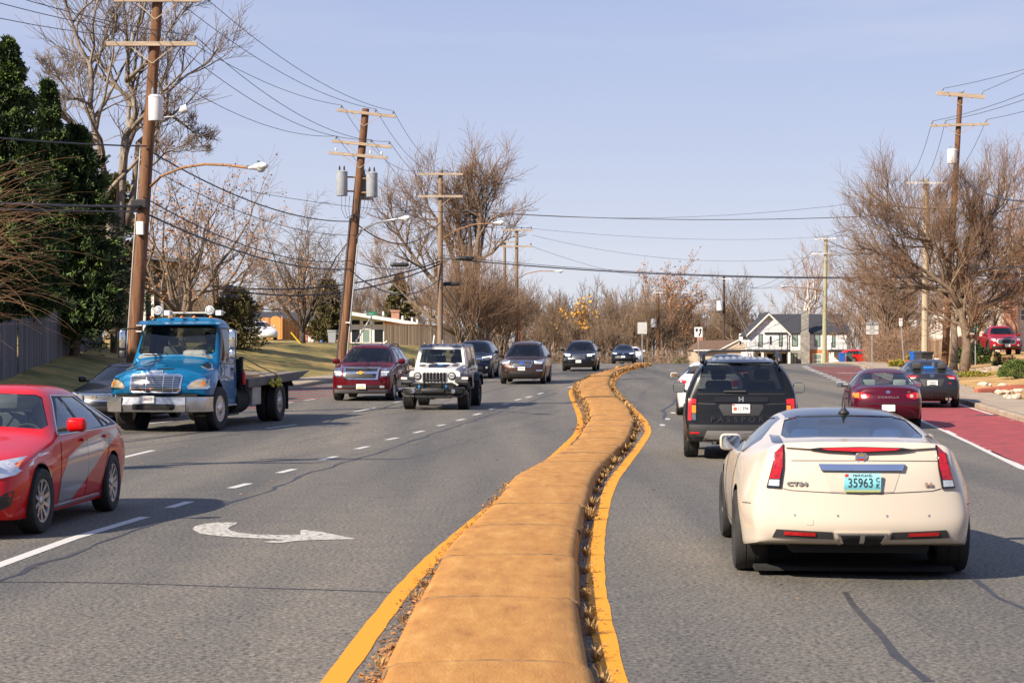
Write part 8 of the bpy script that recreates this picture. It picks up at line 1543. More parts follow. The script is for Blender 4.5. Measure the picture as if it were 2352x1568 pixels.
 for i in range(240):
  a = rng.uniform(-1.5, 1.3); L = rng.uniform(1.0, 3.4); z0 = rng.uniform(2.3, 4.9); p = base + np.array([rng.uniform(-1.0, .6), rng.uniform(-1.2, 1.6), z0]); d_ = np.array([math.cos(a) * .8 + .25, math.sin(a) * .7, rng.uniform(.0, 1.25)]); d_ /= np.linalg.norm(d_)
  r = rng.uniform(.0028, .006); n = 8
  for k in range(n):
   q = p + d_ * L / n; S.append((p - base, q - base, r * (1 - .08 * k), r * (1 - .08 * (k + 1)))); p = q; d_ = d_ + np.array([.02, 0, -.13 * (.4 + k / n)]) + rng.normal(0, .05, 3); d_ /= np.linalg.norm(d_)
 rt = empty('cane_shrub', base, 0, 'sprawling shrub of long orange brown canes arching in from the left edge', 'shrub'); segs_mesh('cane', *zip(*S), M_TWIGO, rt, 3)
 t = MB(); t.tube([(0, 0, -.3), (0, 0, 2.2), (.2, 0, 4.2)], [.16, .12, .05], 8, M_BARK); t.build('stem', rt, smooth=True)
 V, F = [], []; protos = []
 for s in range(7):
  g = Grow(200 + s, lev=4, dens=1.0, twig=.0016, ratio=.62, ang=34, up=.4, wob=.2, minl=.03);
  for j in range(6): b_ = 6.28 * j / 6 + g.rng.rand(); g.branch((0, 0, g.rng.uniform(.15, .4)), (math.cos(b_) * .35, math.sin(b_) * .35, 1), g.rng.uniform(.30, .46), .010, 1)
  g.S.append((np.zeros(3), np.array([0, 0, .5]), .022, .015, 0)); protos.append(([s_[0] for s_ in g.S], [s_[1] for s_ in g.S], g.S))
 rng = np.random.RandomState(9); A0, A1, R0_, R1_ = [], [], [], []
 spots = []
 for i in range(95): spots.append((rng.uniform(1185, 1720), rng.uniform(235, 330), rng.uniform(7.5, 12)))
 for i in range(34): spots.append((rng.uniform(1700, 2250), rng.uniform(262, 330), rng.uniform(7, 11)))
 for i in range(40): spots.append((rng.uniform(420, 1180), rng.uniform(225, 300), rng.uniform(7, 11)))
 for i in range(22): spots.append((rng.uniform(1990, 2420), rng.uniform(165, 240), rng.uniform(7, 11)))
 for i in range(26): spots.append((rng.uniform(1120, 1420), rng.uniform(190, 240), rng.uniform(4, 7.5)))
 for (px, dd, H) in spots:
  if 1585 < px < 1960 and dd < 262: dd += 45
  P0, P1, SS = protos[rng.randint(7)]; a = rng.uniform(0, 6.28); Rm = np.array([[math.cos(a), -math.sin(a), 0], [math.sin(a), math.cos(a), 0], [0, 0, 1]]); x = XD(px, dd); o = np.array([x, dd, gz(x, dd) - .3]); sc = np.array([H * .95, H * .95, H])
  A0.append((np.array(P0) * sc) @ Rm.T + o); A1.append((np.array(P1) * sc) @ Rm.T + o); R0_ += [max(.015, s_[2] * H * .7) for s_ in SS]; R1_ += [max(.011, s_[3] * H * .7) for s_ in SS]
 wd = segs_mesh('far_wood', np.concatenate(A0), np.concatenate(A1), R0_, R1_, ramp_mat('far_wood_twigs', [(.35, (.12, .078, .050)), (.65, (.27, .185, .118))], .15, 4, bump=0), None, 3); tag(wd, 'brown leafless wood massed beyond the crest of the road', 'wood', kind='stuff')
 A0, A1, R0_, R1_ = [], [], [], []
 for i in range(70):
  x, y = rng.uniform(-70, 70), rng.uniform(-95, -42); H = rng.uniform(8, 13)
  if abs(x) < 9: continue
  P0, P1, SS = protos[rng.randint(7)]; o = np.array([x, y, 0]); A0.append(np.array(P0) * H + o); A1.append(np.array(P1) * H + o); R0_ += [max(.05, s_[2] * H) for s_ in SS]; R1_ += [max(.04, s_[3] * H) for s_ in SS]
 wd = segs_mesh('reflection_wood', np.concatenate(A0), np.concatenate(A1), R0_, R1_, MATS['far_wood_twigs'], None, 3); tag(wd, 'unseen leafless trees behind the camera, added to darken reflections in the cars', 'wood', kind='stuff')  # unseen wood, added so the car bodies mirror less bright sky
 n = 34000; px = rng.uniform(1150, 1760, n); dd = rng.uniform(195, 300, n); X = (px - 1176) / FOC * dd; Z = ground(X, dd); C = np.stack([X, dd, Z + rng.rand(n) ** 1.5 * 2.0], 1); ok = ~((px > 1585) & (dd < 262)); D = rng.normal(0, 1, (n, 3)) + [0, 0, .3]
 ug = cards('undergrowth', C[ok], D[ok], .5, .035, MATS['far_wood_twigs'], None, 3); tag(ug, 'tangled brown undergrowth at the foot of the far wood', 'undergrowth', kind='stuff')
 n = 16000; px = rng.uniform(1990, 2130, n); dd = rng.uniform(122, 165, n); X = (px - 1176) / FOC * dd; Z = ground(X, dd); C = np.stack([X, dd, Z + rng.rand(n) ** 1.2 * 2.0], 1); D = rng.normal(0, 1, (n, 3)) + [0, 0, .5]
 ug = cards('brushwood', C, D, .6, .022, M_TWIG, None, 3); tag(ug, 'brown brushwood under the bare trees on the right bank', 'brushwood', kind='stuff')
 bush('clipped_bush', 'big clipped round bush at the right edge beside the red pickup', B(2338, 80), .85, .7, .72, 101, 5200, card=(.055, .04), m=M_LEAFG, lump=.05); bush('dark_bush', 'dark evergreen bush between the pale fence and the red pickup', B(2235, 104), 1.0, .7, 1.05, 102, 2600, m=M_NEEDLE)
 bush('leafy_shrub', 'small upright green shrub in front of the red pickup', B(2291, 92), .22, .22, .75, 103, 700, card=(.07, .05)); bush('dry_shrub', 'brown dry shrub behind the clipped round bush', B(2318, 92), .5, .4, .5, 104, 900, m=M_TWIGO, card=(.10, .03)); bush('ivy_shrub', 'yellowish low shrub by the foot of the no parking sign', B(2062, 110), .55, .5, .32, 105, 900, card=(.09, .07), m=ramp_mat('yellow_green_leaf', [(.35, (.10, .12, .015)), (.65, (.36, .30, .03))], 5, 3, bump=0))
 bush('ivy_shrub', 'yellow leaved ground shrub at the foot of the big right tree', B(2236, 86), .9, .5, .22, 106, 1100, card=(.07, .05), m=MATS['yellow_green_leaf']); bush('dark_bush', 'dark green bush left of the tan house', B(1562, 215), .9, .8, 1.1, 107, 1500, m=M_LEAFG, card=(.16, .1)); bush('leafy_shrub', 'yellow green shrub beside the pale pole', B(2105, 118), .6, .5, .75, 108, 900, m=MATS['yellow_green_leaf'])
trees()
# ============================================================ HOUSES, FENCES, SIGNS
M_BRICK = brick('red_brick', (.36, .10, .045), (.50, .17, .075), (.42, .33, .26), bw=.23, rh=.08, ms=.012); M_STONE = brick('field_stone', (.50, .33, .16), (.24, .20, .17), (.35, .30, .24), bw=.55, rh=.28, ms=.03, var=.55); M_GSTONE = brick('grey_stone', (.30, .29, .27), (.48, .45, .40), (.25, .24, .22), bw=.40, rh=.22, ms=.03, var=.5)
M_WPANEL = brick('white_panel_siding', (.70, .70, .70), (.72, .72, .72), (.16, .16, .17), bw=1.6, rh=.62, ms=.018, var=.05); M_ROOFD = mat('dark_shingle', (.035, .036, .042), .85, var=.3, scale=6); M_ROOFB = mat('brown_shingle', (.13, .075, .045), .9, var=.35, scale=5); M_TRIMW = mat('white_trim', (.68, .66, .62), .5, var=.05)
M_WIN = mat('window_glass', (.02, .024, .028), .06, coat=1.); M_WING = mat('green_window_glass', (.20, .28, .24), .08, coat=1.); M_SIDO = planks('cedar_siding', (.36, .13, .035), (.60, .27, .08), .18, .6, 0); M_FENO = planks('orange_cedar_fence', (.42, .17, .05), (.62, .30, .10), .14, .8, 0)
M_FENG = planks('grey_board_fence', (.34, .26, .19), (.58, .46, .35), .14, .9, 0); M_FEND = planks('weathered_fence', (.085, .08, .085), (.20, .185, .185), .14, .95, 1); M_IRON = mat('black_iron', (.015, .015, .017), .5); M_TANW = mat('tan_render', (.50, .40, .29), .85, var=.08)
def window(parent, x0, x1, z0, z1, y, m=None, fr=None, f=.06, bars=(0, 0), name='window'):
 mb = MB(); F = fr or M_TRIMW
 for (a, b_, c, d) in ((x0 - f, x1 + f, z1, z1 + f), (x0 - f, x1 + f, z0 - f, z0), (x0 - f, x0, z0, z1), (x1, x1 + f, z0, z1)): mb.box(a, b_, y - .05, y + .02, c, d, F)
 for k in range(bars[0]): q = x0 + (x1 - x0) * (k + 1) / (bars[0] + 1); mb.box(q - f * .4, q + f * .4, y - .04, y + .02, z0, z1, F)
 for k in range(bars[1]): q = z0 + (z1 - z0) * (k + 1) / (bars[1] + 1); mb.box(x0, x1, y - .035, y + .02, q - f * .4, q + f * .4, F)
 o = mb.build(name, None, parent); g = MB(); g.box(x0, x1, y - .02, y + .0, z0, z1, m or M_WIN); g.build('pane', o); return o
def gable(mb, x0, x1, y0, y1, z, h, ov, m, th=.14, axis='y'):
 """pitched roof; the ridge runs along the axis"""
 if axis == 'y':
  c = (x0 + x1) / 2; k = h / (c - x0)
  for s, e in ((-1, x0 - ov), (1, x1 + ov)): ze = z - k * ov; mb.add([(e, y0 - ov, ze), (c, y0 - ov, z + h), (c, y1 + ov, z + h), (e, y1 + ov, ze), (e, y0 - ov, ze + th), (c, y0 - ov, z + h + th), (c, y1 + ov, z + h + th), (e, y1 + ov, ze + th)], [(0, 1, 2, 3), (4, 5, 6, 7), (0, 1, 5, 4), (2, 3, 7, 6), (0, 3, 7, 4)], m)
 else:
  c = (y0 + y1) / 2; k = h / (c - y0)
  for s, e in ((-1, y0 - ov), (1, y1 + ov)): ze = z - k * ov; mb.add([(x0 - ov, e, ze), (x0 - ov, c, z + h), (x1 + ov, c, z + h), (x1 + ov, e, ze), (x0 - ov, e, ze + th), (x0 - ov, c, z + h + th), (x1 + ov, c, z + h + th), (x1 + ov, e, ze + th)], [(0, 1, 2, 3), (4, 5, 6, 7), (0, 1, 5, 4), (2, 3, 7, 6), (0, 3, 7, 4)], m)
def houses():
 d = 240; s = FOC / d; ox = XD(1765, d); oz = CAMH - (842 - HOR) / s - .3; root = empty('house', (ox, d, oz), 0, 'white two-storey house with black roof, stone chimney and balconies', 'house'); X = lambda px: (px - 1765) / s; Z = lambda py: CAMH - (py - HOR) / s - oz
 mb = MB(); mb.box(X(1721), X(1944), 0, 11, 0, Z(764), M_WPANEL); mb.prism([(X(1721), Z(764)), (X(1809), Z(764)), (X(1765), Z(719))], 0, .3, 'y', M_WPANEL); mb.build('wall', root)
 mb = MB(); gable(mb, X(1721), X(1809), -.05, 6, Z(764), Z(719) - Z(764), .45, M_ROOFD, .16); gable(mb, X(1765), X(1944), 0.35, 11, Z(763), Z(719) - Z(763) - .15, .5, M_ROOFD, .16, 'x'); mb.build('roof', root)
 mb = MB();
 for sg in (-1, 1): e = X(1765) + sg * (X(1765) - X(1721) + .45); mb.add([(e, -.55, Z(764) - .30), (X(1765), -.55, Z(719) + .02), (X(1765), -.55, Z(719) - .25), (e, -.55, Z(764) - .55), (e, -.50, Z(764) - .30), (X(1765), -.50, Z(719) + .02), (X(1765), -.50, Z(719) - .25), (e, -.50, Z(764) - .55)], [(0, 1, 2, 3), (4, 5, 6, 7), (0, 1, 5, 4), (3, 2, 6, 7)], M_TRIMW)
 mb.build('bargeboard', root)
 mb = MB(); mb.box(X(1838), X(1857), -1.0, .1, 0, Z(764), M_GSTONE); mb.box(X(1840.5), X(1855), -.8, .1, Z(764), Z(713), M_GSTONE); mb.build('chimney', root); mb = MB(); mb.box(X(1809), X(1838), -.12, -.002, 0, Z(804), M_GSTONE); mb.build('stone_facing', root); mb = MB(); mb.box(X(1857), X(1901), -.12, -.002, 0, Z(803), M_SIDO); mb.build('cedar_facing', root)
 for (a, b_, c, e) in ((1743.5, 1750, 768, 795), (1790, 1796, 767, 794), (1820, 1831, 767, 794), (1872, 1882.5, 766, 795), (1912, 1917, 766, 796)): window(root, X(a), X(b_), Z(e), Z(c), 0, M_WING, M_IRON, .07)
 window(root, X(1768.5), X(1771), Z(790), Z(773), 0, M_WIN, M_IRON, .05); window(root, X(1816), X(1829), Z(838), Z(813), -.12, M_WING, M_IRON, .09, (1, 0)); window(root, X(1868), X(1886), Z(838), Z(814), -.12, M_WING, M_TRIMW, .12, (0, 1))
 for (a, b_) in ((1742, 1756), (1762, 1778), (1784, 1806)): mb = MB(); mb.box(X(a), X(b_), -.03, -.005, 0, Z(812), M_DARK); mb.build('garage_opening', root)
 for (a, b_, zz) in ((1683, 1810, 803), (1903, 1962, 803)):
  mb = MB(); mb.box(X(a), X(b_), -2.2, -.005, Z(zz + 5), Z(zz), M_IRON); dk = mb.build('balcony', root); q = MB(); q.box(X(a), X(b_), -2.2, -2.14, Z(zz - 17), Z(zz - 16), M_IRON)
  n = int((X(b_) - X(a)) / .16)
  for k in range(n + 1): xx = X(a) + (X(b_) - X(a)) * k / n; w_ = .035 if k % 9 == 0 else .008; q.box(xx - w_, xx + w_, -2.2, -2.15, Z(zz), Z(zz - 16.5), M_IRON)
  q.build('railing', dk)
  for xx in (a + 3, (a + b_) / 2, b_ - 3): q = MB(); q.box(X(xx) - .15, X(xx) + .15, -2.15, -1.85, 0, Z(zz + 5), M_TRIMW); q.build('post', dk)
 mb = MB(); mb.tube([(X(1810), -.3, Z(764)), (X(1808), -.25, Z(770)), (X(1808), -.2, Z(838))], .06, 6, M_IRON); mb.build('downpipe', root)
 d = 228; s = FOC / d; ox = XD(1650, d); oz = CAMH - (840 - HOR) / s - .3; root = empty('house', (ox, d, oz), 0, 'low tan house with brown roof left of the white two-storey house', 'house'); X = lambda px: (px - 1650) / s; Z = lambda py: CAMH - (py - HOR) / s - oz
 mb = MB(); mb.box(X(1596), X(1702), 0, 9, 0, Z(804), M_TANW); mb.prism([(X(1650), Z(804)), (X(1712), Z(804)), (X(1712), Z(790)), (X(1698), Z(780))], -.35, -.1, 'y', M_TANW); mb.build('wall', root); mb = MB(); mb.add([(X(1592), -.5, Z(804)), (X(1655), -.5, Z(803)), (X(1700), 3, Z(780)), (X(1612), 4, Z(781))], [(0, 1, 2, 3)], M_ROOFB); mb.add([(X(1612), 4, Z(781)), (X(1700), 3, Z(780)), (X(1704), 9, Z(804)), (X(1592), 9, Z(804)), (X(1592), -.5, Z(804))], [(0, 1, 2, 3), (0, 3, 4)], M_ROOFB); mb.build('roof', root)
 mb = MB(); mb.tube([(X(1592), -.55, Z(804.5)), (X(1655), -.55, Z(803.5))], .1, 4, M_TRIMW); mb.tube([(X(1651), -.45, Z(804)), (X(1697), -.45, Z(780)), (X(1713), -.45, Z(790))], .1, 4, M_TRIMW); mb.build('fascia', root); mb = MB(); mb.box(X(1612), X(1624), 5, 6, Z(790), Z(768), M_BRICK); mb.build('chimney', root); window(root, X(1697), X(1702), Z(792), Z(784), -.37, M_WIN, M_TRIMW, .05)
 d = 175; s = FOC / d; ox = XD(800, d); oz = gz(XD(800, d), d) - .2; root = empty('house', (ox, d, oz), 0, 'low modern house with a broad white roof fascia, glass gable and cedar panel', 'house'); X = lambda px: (px - 800) / s; Z = lambda py: CAMH - (py - HOR) / s - oz
 mb = MB(); mb.box(X(716), X(806), 0, 12, 0, Z(744), M_BRICK); mb.prism([(X(716), Z(744)), (X(806), Z(744)), (X(806), Z(723))], 0, .3, 'y', M_BRICK); mb.build('brick_wall', root)
 mb = MB(); mb.box(X(806), X(884), .0, 12, 0, Z(738), M_TRIMW); mb.prism([(X(806), Z(738)), (X(884), Z(738)), (X(884), Z(735)), (X(806), Z(722))], 0, .3, 'y', M_TRIMW); mb.build('glazed_wall', root); mb = MB(); mb.prism([(X(884), Z(768)), (X(936), Z(768)), (X(936), Z(745)), (X(884), Z(736))], -.06, 4, 'y', M_SIDO); mb.build('cedar_panel', root); mb = MB(); mb.box(X(884), X(975), .4, 10, 0, Z(752), M_TANW); mb.build('side_wall', root)
 for (a, b_) in ((808, 826.5), (834, 849), (860, 880)): window(root, X(a), X(b_), Z(786), Z(757), 0, M_WIN if a != 834 else M_WING, M_TRIMW, .10); window(root, X(a), X(b_), Z(745), Z(734.5 + (a - 808) * .08), 0, M_WIN, M_TRIMW, .08)
 for (xa, ya_, xb, yb_) in ((680, 748, 806, 716), (806, 716, 962, 741)):
  mb = MB(); A, B_ = (X(xa), Z(ya_)), (X(xb), Z(yb_)); mb.add([(A[0], -1.2, A[1]), (B_[0], -1.2, B_[1]), (B_[0], -1.2, B_[1] - .32), (A[0], -1.2, A[1] - .32), (A[0], 12.5, A[1]), (B_[0], 12.5, B_[1]), (B_[0], 12.5, B_[1] - .32), (A[0], 12.5, A[1] - .32)], [(0, 1, 2, 3), (0, 1, 5, 4), (3, 2, 6, 7), (4, 5, 6, 7), (0, 3, 7, 4), (1, 2, 6, 5)], M_TRIMW); mb.build('roof', root)
 mb = MB(); mb.add([(X(960), -.6, Z(744)), (X(996), 0, Z(762)), (X(996), 8, Z(762)), (X(960), 8, Z(744)), (X(960), -.6, Z(748)), (X(996), 0, Z(765)), (X(996), 8, Z(765)), (X(960), 8, Z(748))], [(0, 1, 2, 3), (4, 5, 6, 7), (0, 1, 5, 4)], M_ROOFD); mb.build('porch_roof', root)
 mb = MB(); mb.box(X(891), X(909), 5, 6, Z(745), Z(711), M_BRICK); mb.box(X(889.5), X(910.5), 4.9, 6.1, Z(713), Z(709), M_BRICK); mb.build('chimney', root)
 for (px, py, h) in ((877, 722, 8), (922, 733, 9), (944, 737, 9), (956, 741, 8)): mb = MB(); mb.tube([(X(px), 2, Z(py + 2)), (X(px), 2, Z(py - h))], .10, 6, M_TRIMW); mb.build('roof_vent', root)
 d = 185; s = FOC / d; ox = XD(650, d); oz = gz(XD(650, d), d) - .2; root = empty('house', (ox, d, oz), 0, 'brick ranch house with dark roof behind the orange cedar fence', 'house'); X = lambda px: (px - 650) / s; Z = lambda py: CAMH - (py - HOR) / s - oz
 mb = MB(); mb.box(X(585), X(716), 0, 8, 0, Z(751), M_BRICK); mb.build('wall', root); mb = MB(); mb.add([(X(578), -.6, Z(750)), (X(716), -.6, Z(750)), (X(712), 4, Z(716)), (X(570), 4, Z(713))], [(0, 1, 2, 3)], M_ROOFD); mb.add([(X(712), 4, Z(716)), (X(570), 4, Z(713)), (X(578), 8.5, Z(750)), (X(716), 8.5, Z(750))], [(0, 1, 2, 3)], M_ROOFD); mb.add([(X(716), -.6, Z(750)), (X(712), 4, Z(716)), (X(716), 8.5, Z(750))], [(0, 1, 2)], M_TRIMW); mb.build('roof', root); mb = MB(); mb.box(X(578), X(716), -.65, -.6, Z(753), Z(749), M_TRIMW); mb.build('fascia', root)
 window(root, X(596), X(623), Z(769), Z(757), 0, M_WIN, M_TRIMW, .09, (3, 0)); window(root, X(662), X(678), Z(772), Z(757), 0, M_WIN, M_TRIMW, .09, (1, 1))
 d = 112; s = FOC / d; ox = XD(320, d); oz = gz(XD(320, d), d) - .3; root = empty('house', (ox, d, oz), 0, 'tall field-stone house with pale stone piers behind the leftmost pole', 'house'); X = lambda px: (px - 320) / s; Z = lambda py: CAMH - (py - HOR) / s - oz
 mb = MB(); mb.box(X(248), X(290), -.8, 7, 0, Z(598), M_STONE); mb.box(X(290), X(396), 0, 7, 0, Z(600), M_STONE); mb.build('wall', root)
 for px in (317, 333, 352, 374): mb = MB(); mb.box(X(px - 3), X(px + 3), -.25, -.002, 0, Z(612), M_TRIMW if px != 374 else M_GSTONE); mb.build('pier', root)
 for (a, b_) in ((297, 313), (321, 329), (337, 348), (357, 370)): window(root, X(a), X(b_), Z(672), Z(628), 0, M_WIN, M_ROOFB, .05); window(root, X(a), X(b_), Z(742), Z(692), 0, M_WIN, M_ROOFB, .05)
 mb = MB(); mb.add([(X(262), -1.4, Z(588)), (X(432), -1.4, Z(606)), (X(432), 8, Z(606)), (X(262), 8, Z(588)), (X(262), -1.4, Z(578)), (X(432), -1.4, Z(598)), (X(432), 8, Z(598)), (X(262), 8, Z(578))], [(0, 1, 2, 3), (4, 5, 6, 7), (0, 1, 5, 4), (0, 3, 7, 4), (1, 2, 6, 5)], mat('slate_roof', (.09, .10, .13), .6, var=.2)); mb.build('roof', root)
 mb = MB(); d = 120; q = PX(432, 728, d); mb.box(q.x - .95, q.x + .95, d, d + 4, gz(q.x, d) - .2, q.z, M_TANW); mb.prism([(q.x - 1.0, q.z), (q.x + 1.0, q.z), (q.x + .95, q.z + .36), (q.x - .95, q.z + .36)], d - .2, d + 4.2, 'y', M_ROOFD); tag(mb.build('garden_shed', None), 'dark flat-topped shed roof showing above the blue truck cab', 'shed')
 d = 142; s = FOC / d; ox = XD(2290, d); oz = gz(XD(2290, d), d) - .3; root = empty('house', (ox, d, oz), 0, 'pale house with a tall red brick chimney behind the red pickup', 'house'); X = lambda px: (px - 2290) / s; Z = lambda py: CAMH - (py - HOR) / s - oz
 mb = MB(); mb.box(X(2222), X(2420), 0, 8, 0, Z(700), mat('cream_siding', (.62, .55, .46), .8, var=.05)); mb.prism([(X(2245), Z(700)), (X(2365), Z(700)), (X(2305), Z(664))], -.02, .3, 'y', MATS['cream_siding']); mb.build('wall', root); mb = MB(); gable(mb, X(2245), X(2365), 0, 8, Z(701), Z(664) - Z(701), .3, mat('purple_slate', (.10, .09, .13), .8, var=.2)); mb.build('roof', root)
 for sg in (-1, 1): mb = MB(); e = X(2305) + sg * (X(2365) - X(2305) + .3); mb.tube([(e, -.4, Z(702)), (X(2305), -.4, Z(665))], .10, 4, M_TRIMW); mb.build('bargeboard', root)
 mb = MB(); mb.box(X(2305), X(2330), -.9, -.0, 0, Z(632), M_BRICK); mb.box(X(2303), X(2332), -1, .05, Z(636), Z(629), M_BRICK); mb.build('chimney', root); window(root, X(2262), X(2278), Z(735), Z(712), 0, M_WIN, M_TRIMW, .08, (1, 1)); window(root, X(2345), X(2362), Z(735), Z(712), 0, M_WIN, M_TRIMW, .08, (1, 1)); window(root, X(2230), X(2240), Z(765), Z(745), 0, M_WIN, M_TRIMW, .08)
 d = 150; s = FOC / d; ox = XD(2150, d); oz = gz(XD(2150, d), d) - .3; root = empty('house', (ox, d, oz), 0, 'white and brick house front glimpsed between the right-hand trunks', 'house'); X = lambda px: (px - 2150) / s; Z = lambda py: CAMH - (py - HOR) / s - oz
 mb = MB(); mb.box(X(2165), X(2235), .2, 7, 0, Z(736), M_BRICK); mb.build('brick_wall', root); mb = MB(); mb.box(X(2128), X(2165), 0, 7, 0, Z(732), M_TRIMW); mb.prism([(X(2125), Z(732)), (X(2168), Z(732)), (X(2147), Z(716))], -.1, .3, 'y', M_TRIMW); mb.build('wall', root)
 for k in range(4): window(root, X(2134 + k * 7), X(2137 + k * 7), Z(757), Z(738), 0, mat('dark_red_shutter', (.12, .02, .02), .6), M_TRIMW, .04)
 mb = MB(); gable(mb, X(2165), X(2235), 0, 7, Z(736), 1.6, .3, M_ROOFB, .14, 'x'); mb.build('roof', root)
def fences():
 def board_fence(name, label, P, h, m, w=.14, gap=.0, jag=.04, posts=2.4, point=False, cap=False, miss=()):
  root = empty(name, P[0], 0, label, 'fence'); mb = MB(); rng = random.Random(len(P) * 3 + int(h * 10)); o = Vector(P[0]); k = 0; rails = MB()
  for a, b_ in zip(P[:-1], P[1:]):
   a, b_ = Vector(a), Vector(b_); dv = Vector((b_.x - a.x, b_.y - a.y, 0)); L = dv.length; u = dv / L; nrm = Vector((u.y, -u.x, 0)); n = int(L / (w + gap))
   for i in range(n):
    k += 1
    if k in miss: continue
    t = i * (w + gap); p = a + u * t; z = gz(p.x, p.y) - .05; hh = h + rng.uniform(-jag, jag) + .05; q = p + u * w * .97; dz = rng.uniform(-.006, .006); th = .022; prof = [(0, 0), (1, 0), (1, hh - (.07 if point else .02)), (.82, hh), (.18, hh), (0, hh - (.07 if point else .02))] if not point else [(0, 0), (1, 0), (1, hh - .10), (.5, hh), (0, hh - .10)]
    vs = []
    for side in (0, th): vs += [Vector((p.x + (q.x - p.x) * s_, p.y + (q.y - p.y) * s_, z + zz)) + nrm * (side + dz) - o for (s_, zz) in prof]
    m_ = len(prof); mb.add(vs, [tuple(range(m_)), tuple(range(2 * m_ - 1, m_ - 1, -1))] + [(j, (j + 1) % m_, m_ + (j + 1) % m_, m_ + j) for j in range(m_)], m)
   for f in (.25, .85):
    za, zb_ = gz(a.x, a.y) + h * f, gz(b_.x, b_.y) + h * f; rails.tube([Vector((a.x, a.y, za)) - nrm * .04 - o, Vector((b_.x, b_.y, zb_)) - nrm * .04 - o], .035, 4, m)
   if cap: rails.tube([Vector((a.x, a.y, gz(a.x, a.y) + h)) - o, Vector((b_.x, b_.y, gz(b_.x, b_.y) + h)) - o], .045, 4, M_FENO)
  mb.build('boards', root); rails.build('rail', root); return root
 def fl(pts): return [(XD(px, d), d, 0) for px, d in pts]
 board_fence('board_fence', 'weathered grey board fence with uneven tops at the left edge', fl([(-40, 59.5), (0, 61), (100, 69), (235, 92)]), 1.80, M_FEND, jag=.05, miss=(31, 32))
 board_fence('board_fence', 'long pale grey-brown board fence behind the dark red SUV and off-road car', fl([(882, 152), (975, 154), (1068, 156), (1097, 170), (1160, 215)]), 1.82, M_FENG, jag=.02, cap=True)
 board_fence('cedar_fence', 'orange cedar fence with a gate beside the parked white car', fl([(600, 158), (622, 158), (690, 160)]), 1.75, M_FENO, jag=.01)
 r = empty('garden_gate', (XD(633, 157.5), 157.5, gz(XD(633, 157.5), 157.5)), 0, 'arched cedar gate in the orange fence', 'gate'); mb = MB(); mb.prism([(-.42, 0), (.42, 0), (.42, 1.7), (.25, 1.86), (0, 1.92), (-.25, 1.86), (-.42, 1.7)], -.03, .03, 'y', mat('gate_cedar', (.62, .27, .07), .7, var=.1)); mb.build('leaf', r); mb = MB(); mb.box(.46, .56, -.05, .05, 0, 1.9, M_FENO); mb.build('post', r)
 board_fence('picket_fence', 'tan picket fence between the pale pole and the red pickup', fl([(2131, 116), (2190, 117), (2250, 119)]), 1.45, planks('tan_pickets', (.40, .25, .14), (.58, .40, .24), .14, .9, 0), w=.10, gap=.03, point=True)
 def slab(name, label, cat, fn): mb = MB(); fn(mb); return tag(mb.build(name, None, auto=30), label, cat)
 def bw(mb):
  rng = random.Random(3)
  for row in range(3):
   for i in range(17): x = XD(2040, 113) + i * .10 * 1.0 + (row % 2) * .05; z = gz(x, 113) + .0 + row * .11; mb.bbox(x, x + .095, 112.8 + rng.uniform(-.02, .02), 113.05, z, z + .105, .012, mat('red_garden_block', (.42, .12, .06), .9, var=.25))
 slab('garden_wall', 'low wall of red concrete blocks behind the no parking sign', 'garden wall', bw)
 def sw(mb):
  rng = random.Random(6); x = XD(2215, 90)
  while x < XD(2303, 90):
   w = rng.uniform(.3, .55); z = gz(x, 90); mb.bbox(x, x + w - .015, 89.8, 90.2, z - .1, z + .27 + rng.uniform(-.03, .03), .03, M_CONC); x += w
 slab('stone_edging', 'pale stone block edging below the red pickup', 'garden wall', sw)
 rm = mat('pale_rock', (.55, .44, .34), .9, var=.25, scale=6); rng = random.Random(12)
 protos = []
 for i in range(4):
  bm = bmesh.new(); bmesh.ops.create_icosphere(bm, subdivisions=2, radius=1)
  for v in bm.verts: v.co *= 1 + rng.uniform(-.22, .18); v.co.z *= .65
  me = bpy.data.meshes.new('rock'); bm.to_mesh(me); bm.free(); me.materials.append(rm); protos.append(me)
 for i, (px, py, d, s_) in enumerate([(2176, 845, 78, .16), (2184, 843, 79, .13), (2196, 842, 80, .12), (2260, 850, 74, .20), (2270, 848, 74, .14), (2303, 848, 73, .15), (2296, 866, 66, .17), (2310, 867, 66, .15), (2322, 865, 66.5, .12), (2336, 862, 67, .14), (2345, 860, 67, .15), (2313, 877, 62, .13), (2326, 876, 62, .12), (2338, 873, 62.5, .13), (2318, 881, 61, .09), (2332, 880, 61, .10), (2240, 832, 88, .2), (2262, 830, 88, .18), (2250, 828, 89, .16)]):
  x = XD(px, d); o = link('rock', protos[i % 4]); o.location = (x, d, gz(x, d) + s_ * .3); o.scale = (s_ * 1.3, s_, s_); o.rotation_euler = (0, 0, i * 1.3); tag(o, 'pale rounded garden rock lying on the right-hand grass bank', 'rock', 'pale rocks on the right bank')
 br = MB(); br.bbox(-.5, .5, -.12, .12, 0, .17, .02, mat('red_landscape_brick', (.34, .10, .06), .9, var=.25))
 for i, (px, d) in enumerate(((2285, 68), (2305, 69), (2325, 69.5), (2345, 70), (2268, 67))):
  x = XD(px, d)
  if i == 0: b0 = br.build('edging_brick', auto=30); o = b0
  else: o = b0.copy(); COL.objects.link(o)
  o.location = (x, d, gz(x, d) - .02); o.rotation_euler = (0, 0, .1 * i); tag(o, 'long red edging brick laid across the right-hand garden bank', 'brick', 'red edging bricks on the right bank')
